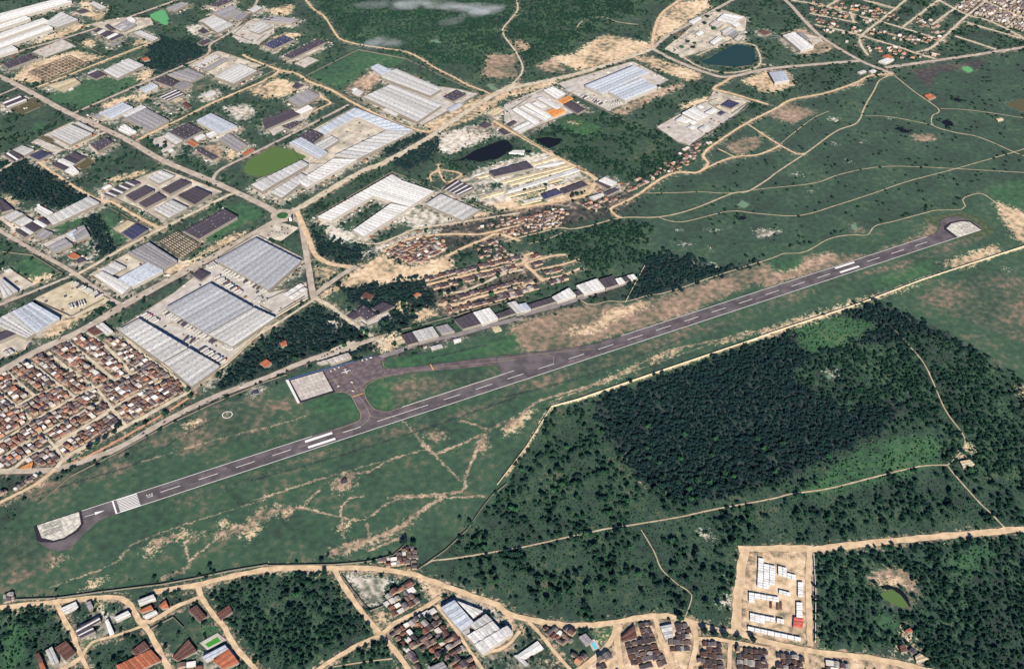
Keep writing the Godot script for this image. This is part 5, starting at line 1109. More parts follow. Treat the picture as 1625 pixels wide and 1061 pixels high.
func _ready():
	rng.seed = 20240611
	# ---- camera, sky, sun, exposure
	var cam := Camera3D.new(); cam.name = "camera"; add_child(cam)
	cam.position = Vector3(0, 1373.0, 1693.44); cam.rotation_degrees = Vector3(-39.0343, 0, 0)
	cam.fov = 30.876; cam.near = 1.0; cam.far = 40000.0; cam.current = true
	var env := Environment.new(); env.background_mode = Environment.BG_SKY
	var sky := Sky.new(); var sm := ProceduralSkyMaterial.new()
	sm.sky_top_color = Color(0.2, 0.34, 0.56); sm.sky_horizon_color = Color(0.56, 0.64, 0.7); sm.sky_curve = 0.12
	sm.ground_bottom_color = Color(0.16, 0.2, 0.16); sm.ground_horizon_color = Color(0.5, 0.58, 0.62); sm.sun_angle_max = 1.0
	sky.sky_material = sm; env.sky = sky
	env.tonemap_mode = Environment.TONE_MAPPER_LINEAR; env.background_energy_multiplier = 0.5; env.tonemap_exposure = 3.2
	env.volumetric_fog_enabled = true; env.volumetric_fog_density = 0.0; env.fog_light_color = Color(0.62, 0.72, 0.8)
	env.sdfgi_enabled = true; env.ssao_enabled = true; env.ssil_enabled = true
	var we := WorldEnvironment.new(); we.name = "world_environment"; we.environment = env; add_child(we)
	var sun := DirectionalLight3D.new(); sun.name = "sun"; sun.light_energy = 1.6; sun.light_color = Color(1.0, 0.965, 0.91)
	sun.light_angular_distance = 0.5; sun.shadow_enabled = true; sun.rotation_degrees = Vector3(-25, 6, 0); add_child(sun)
	make_materials()
	# ---- rasters of what lies where
	cover = Image.create(MW, MH, false, Image.FORMAT_L8); cover.fill(Color8(0, 0, 0))
	taken = Image.create(MW, MH, false, Image.FORMAT_L8); taken.fill(Color8(0, 0, 0))
	for s in GROUND_COVER: fill_poly(cover, pts(s[1]), CLASSES.find(s[0]))
	worn = Image.create(MW, MH, false, Image.FORMAT_L8); worn.fill(Color8(255, 255, 255))
	for s in WORN_TRACKS: fill_line(worn, smooth_line(pts(s[2]), 12.0), s[1], CLASSES.find(s[0]))
	build_setting()
	build_airfield()
	for s in BUILDINGS:
		if s[0] in ["warehouse", "factory_hall", "shed", "canopy", "building"]: fill_under(pts(s[6]), 14.0)
		fill_poly(taken, Geometry2D.offset_polygon(pts(s[6]), 2.0)[0], 2)
	taken_bytes = taken.get_data()
	cover_bytes = cover.get_data()
	build_ground()
	for s in BUILDINGS: building(s)
	for s in FRAMES: portal_frame(s)
	for s in WALLS: wall_run(s)
	build_houses()
	build_vehicles()
	build_clutter()
	build_trees()
	build_clouds()

const CLASSES := ["s", "f", "g", "b", "t", "p", "r", "m", "k", "v", "c", "l", "d", "h", "y", "n"]
# tones of each ground cover, from its darkest to its lightest speck (as seen in sunlight, except v)
var TONES := {
	"s": [[21, 40, 35], [27, 54, 43], [33, 64, 49], [44, 72, 53], [76, 83, 63]],
	"n": [[25, 48, 39], [30, 58, 46], [34, 66, 50], [40, 74, 54], [69, 84, 63]],
	"f": [[15, 29, 32], [20, 37, 37], [24, 45, 41], [31, 55, 46], [57, 67, 55]],
	"g": [[27, 54, 41], [33, 67, 49], [40, 76, 52], [54, 81, 58], [97, 94, 74]],
	"h": [[31, 57, 44], [44, 72, 53], [70, 81, 63], [101, 94, 77], [134, 112, 96]],
	"b": [[66, 76, 60], [98, 94, 76], [128, 110, 92], [148, 124, 106], [172, 148, 126]],
	"t": [[98, 98, 80], [162, 142, 114], [196, 170, 138], [210, 186, 154], [228, 206, 176]],
	"p": [[84, 92, 78], [146, 142, 128], [188, 180, 166], [208, 200, 186], [230, 224, 214]],
	"r": [[50, 74, 56], [112, 102, 84], [154, 130, 110], [176, 150, 128], [202, 176, 150]],
	"m": [[25, 58, 41], [31, 76, 48], [38, 86, 51], [52, 94, 57], [92, 99, 72]],
	"k": [[34, 34, 40], [46, 43, 48], [58, 53, 54], [68, 68, 60], [82, 88, 70]],
	"v": [[28, 32, 34], [42, 46, 44], [64, 62, 56], [104, 94, 84], [176, 160, 140]],  # settlement yard soil, darkened to stand in for shadow between the houses
	"y": [[42, 62, 52], [88, 94, 82], [138, 134, 120], [172, 164, 150], [206, 198, 182]],
	"c": [[22, 43, 36], [28, 55, 44], [34, 64, 48], [45, 72, 52], [79, 83, 64]],
	"d": [[19, 37, 34], [25, 48, 41], [31, 61, 47], [42, 76, 53], [74, 86, 63]],
	"l": [[25, 54, 40], [32, 70, 47], [40, 83, 51], [51, 94, 57], [77, 97, 67]],
}

func make_materials():
	roof_tex = noise_tex(0.012, Color(0.87, 0.865, 0.855), Color(1, 1, 1), 41, 5)
	dirt_tex = noise_tex(0.012, Color(0.86, 0.85, 0.84), Color(1, 1, 1), 3, 5)
	fine_tex = noise_tex(0.03, Color(0.86, 0.86, 0.86), Color(1, 1, 1), 9, 5)
	blotch_tex = noise_tex(0.008, Color(0.78, 0.78, 0.79), Color(1, 1, 1), 21, 5)
	# roads and yards
	mat("pale_asphalt", tone(186, 174, 160), dirt_tex, 0.007); mat("asphalt", tone(142, 136, 136), dirt_tex, 0.007)
	mat("dirt", tone(216, 190, 156), dirt_tex, 0.009); mat("pale_dirt", tone(204, 192, 170), dirt_tex, 0.009); mat("track", tone(190, 176, 148), dirt_tex, 0.009); mat("red_dirt", tone(206, 156, 128), dirt_tex, 0.009)
	mat("concrete", tone(196, 190, 182), dirt_tex, 0.007); mat("pale", tone(206, 196, 178), blotch_tex, 0.007); mat("beige", tone(202, 190, 164), dirt_tex, 0.007); mat("brown", tone(150, 138, 118), blotch_tex, 0.007); mat("asphalt_lot", tone(178, 170, 160), dirt_tex, 0.007)
	mat("runway", tone(105, 99, 102), blotch_tex, 0.007); mat("taxiway", tone(114, 103, 107), blotch_tex, 0.009); mat("apron_asphalt", tone(116, 104, 108), blotch_tex, 0.02); mat("pad_concrete", tone(214, 210, 196), blotch_tex, 0.03); mat("joint", tone(52, 48, 60), fine_tex, 0.03); mat("rubber", tone(98, 91, 96), blotch_tex, 0.05)
	mat("paint", tone(246, 244, 240), fine_tex, 0.05, 0.7); mat("faded_paint", tone(176, 166, 160), fine_tex, 0.08); mat("yellow_paint", tone(178, 164, 128), fine_tex, 0.05); mat("orange_paint", tone(234, 178, 92), fine_tex, 0.05); mat("blue_paint", tone(84, 106, 152), fine_tex, 0.05)
	mat("verge", tone(88, 100, 76), blotch_tex, 0.02); mat("lawn", tone(58, 104, 64), blotch_tex, 0.02); mat("turf", tone(70, 150, 60), fine_tex, 0.05)
	# roofs, four shades of each finish
	var roofs := {"W": [230, 230, 228], "L": [206, 206, 205], "M": [184, 187, 194], "G": [158, 156, 160], "B": [198, 206, 218], "D": [82, 77, 88], "C": [188, 116, 88], "R": [112, 82, 76], "Y": [208, 194, 164], "O": [224, 152, 92], "S": [70, 74, 104], "P": [206, 198, 190], "Q": [222, 116, 104], "N": [248, 248, 248]}
	for k in roofs:
		for v in 4:
			var f: float = [0.93, 1.0, 0.97, 0.88][v]
			mat("roof_%s%d" % [k, v], tone(roofs[k][0] * f, roofs[k][1] * f, roofs[k][2] * f), roof_tex if v % 2 else dirt_tex, 0.02, 0.8)
	mat("facade", tone(126, 122, 116), dirt_tex, 0.05); mat("facade_white", tone(158, 154, 150), dirt_tex, 0.05); mat("steel", tone(74, 66, 62), null, 1, 0.6); mat("wall_pale", tone(196, 182, 158), fine_tex, 0.1); mat("wall_dark", tone(112, 108, 98), fine_tex, 0.1); mat("wall_white", tone(232, 230, 224), fine_tex, 0.1)
	mat("skylight", tone(196, 199, 204), fine_tex, 0.1, 0.4)
	# houses
	var hr := [[118, 84, 75], [99, 76, 71], [138, 96, 82], [178, 126, 104], [80, 71, 72], [118, 101, 95], [112, 104, 106], [160, 154, 150], [212, 206, 198], [84, 78, 84], [236, 232, 226]]
	for k in hr.size(): mat("house_roof%d" % k, tone(hr[k][0], hr[k][1], hr[k][2]), fine_tex, 0.12)
	mat("house_wall", tone(150, 132, 116), dirt_tex, 0.1)
	# water
	for w in [["green", 84, 108, 62], ["dark", 22, 26, 36], ["teal", 36, 62, 66], ["algae", 92, 158, 104], ["brown", 88, 84, 64], ["murky", 104, 132, 108], ["pool", 92, 190, 214], ["pool_cover", 70, 120, 190]]:
		mat(w[0], tone(w[1], w[2], w[3]), null, 1, 0.6)
	# vehicles
	mat("truck_white", tone(214, 212, 208), null, 1, 0.5); mat("trailer", tone(178, 176, 172), null, 1, 0.6); mat("truck_dark", tone(52, 50, 56), null, 1, 0.5); mat("tyre", Color(0.02, 0.02, 0.02)); mat("glass_dark", Color(0.03, 0.04, 0.05), null, 1, 0.2)
	for k in 5: mat("car%d" % k, [tone(235, 235, 235), tone(60, 60, 66), tone(170, 172, 176), tone(150, 50, 44), tone(60, 80, 120)][k], null, 1, 0.35)
	mat("sock", tone(226, 120, 60)); mat("bark", Color(0.09, 0.07, 0.05))

# ================= setting
func build_ground():
	var n1 := FastNoiseLite.new(); n1.seed = 5; n1.frequency = 0.012; n1.fractal_octaves = 4
	var n2 := FastNoiseLite.new(); n2.seed = 8; n2.frequency = 0.09; n2.fractal_octaves = 4
	var nw := FastNoiseLite.new(); nw.seed = 14; nw.frequency = 0.12; nw.fractal_octaves = 3
	var a := n1.get_image(MW, MH).get_data(); var b := n2.get_image(MW, MH).get_data(); var w := nw.get_image(MW, MH).get_data()
	var lut := PackedByteArray(); lut.resize(CLASSES.size() * 256 * 3)
	for c in CLASSES.size():
		var s: Array = TONES[CLASSES[c]]
		for t in 256:
			var f: float = clamp((t - 40) / 176.0, 0.0, 0.9999) * 4.0; var k := int(f); f -= k
			var col := tone(lerp(float(s[k][0]), float(s[k + 1][0]), f), lerp(float(s[k][1]), float(s[k + 1][1]), f), lerp(float(s[k][2]), float(s[k + 1][2]), f)).linear_to_srgb()
			var at := (c * 256 + t) * 3
			lut[at] = int(col.r * 255.0); lut[at + 1] = int(col.g * 255.0); lut[at + 2] = int(col.b * 255.0)
	var out := PackedByteArray(); out.resize(MW * MH * 3)
	var seedv := 12345; var o := 0; var last := MW * MH - 1; var tracks := worn.get_data()
	for i in MW * MH:
		seedv = (seedv * 1103515245 + 12345) & 0x7fffffff
		var wx: int = w[i] - 128; var wy: int = w[(i + 977) % last] - 128; var grain: int = (seedv >> 12) & 31
		var c: int = tracks[clampi(i + (wx >> 6) + ((wy >> 6) * MW), 0, last)]
		if c == 255 or grain < 4:
			c = cover_bytes[clampi(i + (wx >> 4) + ((seedv >> 17) & 7) - 4 + ((wy >> 4) + ((seedv >> 21) & 7) - 4) * MW, 0, last)]
		var t: int = clampi(128 + (((a[i] - 128) * 5 + (b[i] - 128) * 6) >> 3) + grain - 16, 0, 255)
		var at: int = (c * 256 + t) * 3
		out[o] = lut[at]; out[o + 1] = lut[at + 1]; out[o + 2] = lut[at + 2]
		o += 3
	var img := Image.create_from_data(MW, MH, false, Image.FORMAT_RGB8, out)
	var m := StandardMaterial3D.new(); m.albedo_texture = ImageTexture.create_from_image(img); m.roughness = 1.0
	var st := begin(); var R := 15000.0; var n := 24
	for i in n:
		for j in n:
			var q := []
			for e in [[0, 0], [1, 0], [1, 1], [0, 1]]:
				var p := Vector3(-R + 2.0 * R * (i + e[0]) / n, 0, -R + 2.0 * R * (j + e[1]) / n); q.append(p)
			for k in [0, 1, 2, 0, 2, 3]:
				st.set_normal(Vector3.UP); st.set_uv(Vector2((q[k].x - MAP_X) / (MW * CELL), (q[k].z - MAP_Z) / (MH * CELL))); st.add_vertex(q[k])
	tag(part("ground", st.commit(), m, self), "grass, scrub and bare soil of the plain", "ground", "", "structure")

func build_setting():
	var y := 0.02
	for s in YARDS:
		var p := pts(s[2])
		var yd := base(s[0], Vector3.ZERO); tag(yd, "", "", "", "structure"); part("paving", sheet(p, y), M[s[1]], yd); y += 0.004
		if s[0] == "concrete_yard":
			var st := begin()
			for i in p.size():
				var u := p[i]; var v := p[(i + 1) % p.size()]; var gate: Vector2 = (v - u).normalized() * min(8.0, u.distance_to(v) * 0.2); u += gate; v -= gate; slab_wall(st, u, v, 2.0)
			part("boundary_wall", done(st), M["wall_dark"], yd)
		fill_poly(taken, p, 4)
	for s in PONDS:
		var p := ragged_ring(pts(s[1]))
		var rim := Geometry2D.offset_polygon(p, 5.0)
		if rim.size() > 0: fill_poly(cover, rim[0], CLASSES.find("d" if s[0] == "dark" else "h"))
		tag(part("pond", sheet(p, y), M[s[0]], self), "", "", "", "structure"); y += 0.004
		fill_poly(taken, p, 1)
	y = 0.2
	for s in ROADS:
		var p := smooth_line(pts(s[3]), 9.0)
		var dirt: bool = s[1] != "asphalt" and s[1] != "pale_asphalt"
		tag(part(s[0], ribbon(p, s[2], y, 0.22 if dirt else 0.04), M[s[1]], self), "", "", "", "structure"); y += 0.004
		fill_line(taken, p, s[2] + (1.0 if s[0] == "street" else 2.0), 1)
		if dirt and s[2] > 4.0: fill_line(cover, p, s[2] + 3.0, CLASSES.find("r"))
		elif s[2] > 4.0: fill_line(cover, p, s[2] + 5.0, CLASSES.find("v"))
	# island of the roundabout
	var c := Vector2(ROUNDABOUT[0], ROUNDABOUT[1]); var ring := PackedVector2Array(); var isl := PackedVector2Array()
	for k in 32:
		var v := Vector2.from_angle(TAU * k / 32.0); ring.append(c + v * 24.0); isl.append(c + v * 11.5)
	tag(part("roundabout", sheet(ring, y), M["pale_asphalt"], self), "", "", "", "structure"); fill_poly(taken, ring, 1)
	var st := begin()
	for k in 32:
		var u := isl[k]; var v := isl[(k + 1) % 32]
		quad(st, Vector3(u.x, y, u.y), Vector3(v.x, y, v.y), Vector3(v.x, y + 0.3, v.y), Vector3(u.x, y + 0.3, u.y))
		for q in [Vector3(c.x, y + 0.5, c.y), Vector3(u.x, y + 0.3, u.y), Vector3(v.x, y + 0.3, v.y)]: st.add_vertex(q)
	tag(part("traffic_island", done(st), M["lawn"], self), "round grassed island in the roundabout", "traffic island")
	# totem sign near the roundabout
	var t := base("totem_sign", Vector3(TOTEM[0], 0, TOTEM[1])); tag(t, "tall sign tower beside the roundabout car park", "sign tower")
	st = begin(); bar(st, Vector3(0, 0, 0), Vector3(0, 14, 0), 0.5); part("post", done(st), M["steel"], t)
	st = begin(); box(st, Vector3(-2, 14, -0.4), Vector3(2, 22, 0.4)); part("panel", done(st), M["truck_white"], t)

# ================= airfield
func along(u: float, v: float) -> Vector2:     # metres along the runway from the near threshold, metres across from its near edge
	return Vector2(-601.2, 433.5) + Vector2(0.89592, -0.44421) * u + Vector2(-0.44421, -0.89592) * v
func stripe(called, u0, u1, v0, v1, y, m, parent):
	part(called, sheet(PackedVector2Array([along(u0, v0), along(u1, v0), along(u1, v1), along(u0, v1)]), y), M[m], parent)
func curve_poly(a: Array) -> PackedVector2Array:
	var p := PackedVector2Array()
	for q in a: p.append(along(q[0], q[1]))
	return p
func build_airfield():
	var y := 0.76
	var r := base("runway", Vector3.ZERO); tag(r, "long dark asphalt runway crossing the airfield", "runway", "", "structure")
	var body := curve_poly([[-48, -0.6], [1729, -0.6], [1736, 6], [1729, 44], [1718, 59], [1699, 66], [1678, 63.5], [1662, 48], [1641, 33], [1614, 30.6], [-48, 30.6], [-118, 30.4], [-119, -4], [-108, -24], [-94, -37], [-82, -39.5], [-70, -34], [-52, -18], [-30, -3.6], [-12, -0.9]])
	part("asphalt", sheet(body, y), M["runway"], r); fill_poly(taken, body, 1)
	# darker repair patches of the asphalt
	for k in 46:
		var u := rng.randf_range(60, 1600); var l := rng.randf_range(12, 45); var v := rng.randf_range(2, 20)
		stripe("asphalt_patch", u, u + l, v, v + rng.randf_range(3, 8), y + 0.004 + 0.0005 * k, "rubber" if k % 3 == 0 else "taxiway", r)
	y += 0.04
	part("pad_edge", sheet(curve_poly([[-119, 30], [-48, 30], [-50, 2], [-60, -10], [-82, -17.5], [-98, -16], [-115, -7], [-119, -2]]), y), M["joint"], r)
	part("concrete_pad", sheet(curve_poly([[-114, 29.4], [-52, 29.4], [-54, 3], [-63, -6], [-82, -13.5], [-97, -12], [-112, 1.5]]), y + 0.004), M["pad_concrete"], r)
	part("pad_edge", sheet(curve_poly([[1662, 1.5], [1661, 34], [1669, 44], [1689, 49], [1714, 46], [1730, 36], [1731, 1.5]]), y), M["joint"], r)
	part("concrete_pad", sheet(curve_poly([[1667, 1], [1668, 35], [1689, 44], [1713, 41], [1726, 32], [1727, 1]]), y + 0.004), M["pad_concrete"], r)
	# grooves worn into the pads
	for k in 9:
		if k == 4: continue
		stripe("tyre_mark", -111.0 + rng.randf_range(0, 5), -80, 3.5 + k * 2.7, 4.6 + k * 2.7, y + 0.012, "joint" if k < 5 else "rubber", r)
		stripe("tyre_mark", 1690 + rng.randf_range(0, 6), 1722, 4 + k * 3.2, 4.8 + k * 3.2, y + 0.012, "rubber", r)
	# paint
	y += 0.02
	stripe("edge_line", -48, 322, 29.2, 30.1, y, "paint", r); stripe("edge_line", 480, 690, 29.2, 30.1, y, "paint", r); stripe("edge_line", 905, 1613, 29.2, 30.1, y, "paint", r)
	stripe("edge_line", 0, 1728, -0.1, 0.8, y, "paint", r)
	stripe("threshold_bar", -2.5, 0, 0, 29.5, y + 0.004, "paint", r)
	for k in 9:
		var v := 0.7 + k * 3.3
		stripe("threshold_stripe", 4.6, 35.6, v, v + 1.75, y + 0.004, "paint", r)
	for v in [4.8, 19.8]:
		stripe("aiming_point", 307, 353.5, v, v + 5.0, y + 0.004, "paint", r); stripe("aiming_point", 1380, 1426, v + 2.6, v + 7.2, y + 0.004, "paint", r)
	for k in 26:
		var u := 69.5 + 60.0 * k
		if (u > 280 and u < 360) or (u > 1370 and u < 1420): continue
		stripe("centre_line_dash", u, u + (60.0 if k == 6 else 31.0), 14.55, 15.5, y + 0.004, "paint", r)
	stripe("centre_line_dash", -46, -27, 14.6, 15.4, y + 0.004, "paint", r)
	part("arrow_head", sheet(curve_poly([[-31, 18], [-16, 15], [-31, 12]]), y + 0.006), M["paint"], r)
	var f := SystemFont.new(); f.font_names = PackedStringArray(["Droid Sans"])
	var tm := TextMesh.new(); tm.text = "31"; tm.font = f; tm.font_size = 32; tm.pixel_size = 0.4; tm.depth = 0.02
	var num := part("runway_number", tm, M["paint"], r); var mid := along(52.5, 15.2)
	num.position = Vector3(mid.x, y + 0.02, mid.y); num.basis = Basis(Vector3(0.44421, 0, 0.89592) * 0.62, Vector3(0.89592, 0, -0.44421), Vector3.UP)
	# taxiways and apron
	y = 0.70
	for s in [["taxiway", TAXIWAY, "taxiway"], ["taxiway", TAXI_MOUTH, "runway"], ["taxiway", TAXI_LINK, "taxiway"], ["apron", APRON, "apron_asphalt"]]:
		var p := pts(s[1]); tag(part(s[0], sheet(p, y), M[s[2]], self), "", "", "", "structure"); fill_poly(taken, p, 1); y += 0.008
	var ap := base("concrete_apron", Vector3.ZERO); tag(ap, "square pale concrete stand at the end of the apron", "apron", "", "structure")
	part("edge_strip", sheet(pts(APRON_EDGE), y), M["joint"], ap); part("kerb", sheet(pts(APRON_KERB), y + 0.006), M["wall_white"], ap); fill_poly(taken, pts(APRON_EDGE), 1)
	var q := pts(APRON_SLABS); var nx := 8; var nz := 7
	for i in nx:
		for j in nz:
			var g := func(a, b): return q[0].lerp(q[1], a).lerp(q[3].lerp(q[2], a), b)
			var e := 0.002
			part("slab", sheet(PackedVector2Array([g.call(float(i) / nx + e, float(j) / nz + e), g.call((i + 1.0) / nx - e, float(j) / nz + e), g.call((i + 1.0) / nx - e, (j + 1.0) / nz - e), g.call(float(i) / nx + e, (j + 1.0) / nz - e)]), y + 0.012), M["roof_P%d" % rng.randi_range(0, 2)], ap)
	var mk := base("taxiway_marking", Vector3.ZERO); tag(mk, "yellow taxi lines and hold lines on the apron", "marking", "", "structure")
	y = 0.86
	for s in TAXI_LINES: part("taxi_line", ribbon(smooth_line(pts(s), 5.0), 0.6, y), M["yellow_paint"], mk); y += 0.004
	for s in EDGE_LINES: part("edge_line", ribbon(smooth_line(pts(s), 5.0), 0.7, y), M["yellow_paint"], mk); y += 0.004
	for s in HOLD_LINES: part("hold_line", ribbon(pts(s), 1.6, y), M["orange_paint"], mk); y += 0.004
	tag(part("walkway", ribbon(pts(TERMINAL_STRIP), 2.8, y), M["blue_paint"], self), "", "", "", "structure")
	for s in SHOULDERS: tag(part("verge", sheet(pts(s), 0.15), M["verge"], self), "", "", "", "structure")
	# ring and windsock
	var w := Vector2(WINDSOCK[0], WINDSOCK[1]); var st := begin()
	for k in 48:
		var a := Vector2.from_angle(TAU * k / 48.0); var b := Vector2.from_angle(TAU * (k + 1) / 48.0)
		quad(st, Vector3(w.x + a.x * 7.4, 0.12, w.y + a.y * 7.4), Vector3(w.x + a.x * 8.6, 0.12, w.y + a.y * 8.6), Vector3(w.x + b.x * 8.6, 0.12, w.y + b.y * 8.6), Vector3(w.x + b.x * 7.4, 0.12, w.y + b.y * 7.4))
	tag(part("windsock_ring", done(st), M["paint"], self), "white painted ring on the airfield grass", "ground marking")
	var ws := base("windsock", Vector3(w.x, 0, w.y)); tag(ws, "orange windsock on a pole inside the white ring", "windsock")
	st = begin(); bar(st, Vector3.ZERO, Vector3(0, 6, 0), 0.12); part("pole", done(st), M["truck_white"], ws)
	st = begin()
	for k in 8:
		var a := TAU * k / 8.0; var b := TAU * (k + 1) / 8.0
		quad(st, Vector3(0, 5.6 + sin(a) * 0.45, cos(a) * 0.45), Vector3(0, 5.6 + sin(b) * 0.45, cos(b) * 0.45), Vector3(2.8, 5.3 + sin(b) * 0.2, cos(b) * 0.2), Vector3(2.8, 5.3 + sin(a) * 0.2, cos(a) * 0.2))
	part("sock", done(st), M["sock"], ws)
	aeroplane()
	var sv := pts(SERVICE_SPOTS)
	for k in sv.size():
		var v := car_like("service_van", Vector3(sv[k].x, 0.9, sv[k].y), rng.randf_range(0, TAU), 4.6, 1.9, 2.1, "trailer")
		tag(v, ["white service van, leftmost by the blue strip", "white service van, second by the blue strip", "white service van, third by the blue strip", "pale service cart in the middle of the apron", "pale service cart just above the hold line", "pale service cart near the slab stand", "white van near the blue strip's far end, first", "white van near the blue strip's far end, second", "white van at the very end of the blue strip"][k], "van", "service vehicles on the apron")
	# pools and a walled lawn among the houses
	tag(part("terrace", sheet(pts(TURF_DECK), 0.9), M["concrete"], self), "", "", "", "structure"); tag(part("artificial_lawn", sheet(pts(TURF), 0.92), M["turf"], self), "", "", "", "structure")
	tag(part("terrace", sheet(pts(POOL_DECK), 0.88), M["concrete"], self), "", "", "", "structure"); fill_poly(taken, pts(POOL_DECK), 1); fill_poly(taken, pts(TURF_DECK), 1)
	tag(part("swimming_pool", sheet(pts(POOL), 0.9), M["pool"], self), "", "", "", "structure")

func aeroplane():
	var n := Vector2(AEROPLANE[0], AEROPLANE[1]); var t := Vector2(AEROPLANE[2], AEROPLANE[3]); var d := Vector2(0.444, 0.896)
	var c := (n + t) * 0.5; var o := base("aeroplane", Vector3(c.x, 0.85, c.y), atan2(-d.x, -d.y)); tag(o, "white twin propeller aeroplane parked on the dark apron", "aeroplane")
	# local: nose towards -z
	var st := begin(); var prof := [[-6.2, 0.15], [-5.4, 0.55], [-4.0, 0.8], [-1.0, 0.85], [2.0, 0.75], [5.0, 0.4], [6.4, 0.2]]
	for i in prof.size() - 1:
		for k in 12:
			var a := TAU * k / 12.0; var b := TAU * (k + 1) / 12.0; var p = prof[i]; var q = prof[i + 1]
			quad(st, Vector3(cos(a) * p[1], 1.5 + sin(a) * p[1], p[0]), Vector3(cos(b) * p[1], 1.5 + sin(b) * p[1], p[0]), Vector3(cos(b) * q[1], 1.5 + sin(b) * q[1], q[0]), Vector3(cos(a) * q[1], 1.5 + sin(a) * q[1], q[0]))
	part("fuselage", done(st), M["truck_white"], o)
	for s in [-1.0, 1.0]:
		st = begin(); var z := -0.4
		for y in [1.95, 2.15]: quad(st, Vector3(0, y, z - 1.0), Vector3(8.6 * s, y + 0.2, z - 0.5), Vector3(8.6 * s, y + 0.2, z + 0.7), Vector3(0, y, z + 1.2))
		part("wing", done(st), M["truck_white"], o)
		st = begin(); box(st, Vector3(2.6 * s - 0.45, 1.5, -2.6), Vector3(2.6 * s + 0.45, 2.3, 0.4)); var en := part("engine", done(st), M["truck_white"], o)
		st = begin(); box(st, Vector3(2.6 * s - 1.1, 1.85, -2.75), Vector3(2.6 * s + 1.1, 1.98, -2.65)); part("propeller", done(st), M["truck_dark"], en)
		st = begin(); box(st, Vector3(min(0.2 * s, 2.9 * s), 1.7, 5.0), Vector3(max(0.2 * s, 2.9 * s), 1.85, 6.3)); part("tailplane", done(st), M["truck_white"], o)
		st = begin(); bar(st, Vector3(1.6 * s, 0, 0.4), Vector3(1.2 * s, 1.6, 0.3), 0.14); part("landing_gear", done(st), M["truck_dark"], o)
	st = begin(); bar(st, Vector3(0, 0, -4.6), Vector3(0, 1.3, -4.6), 0.12); part("landing_gear", done(st), M["truck_dark"], o)
	st = begin(); box(st, Vector3(-0.1, 1.7, 4.9), Vector3(0.1, 4.2, 6.4)); part("fin", done(st), M["truck_white"], o)

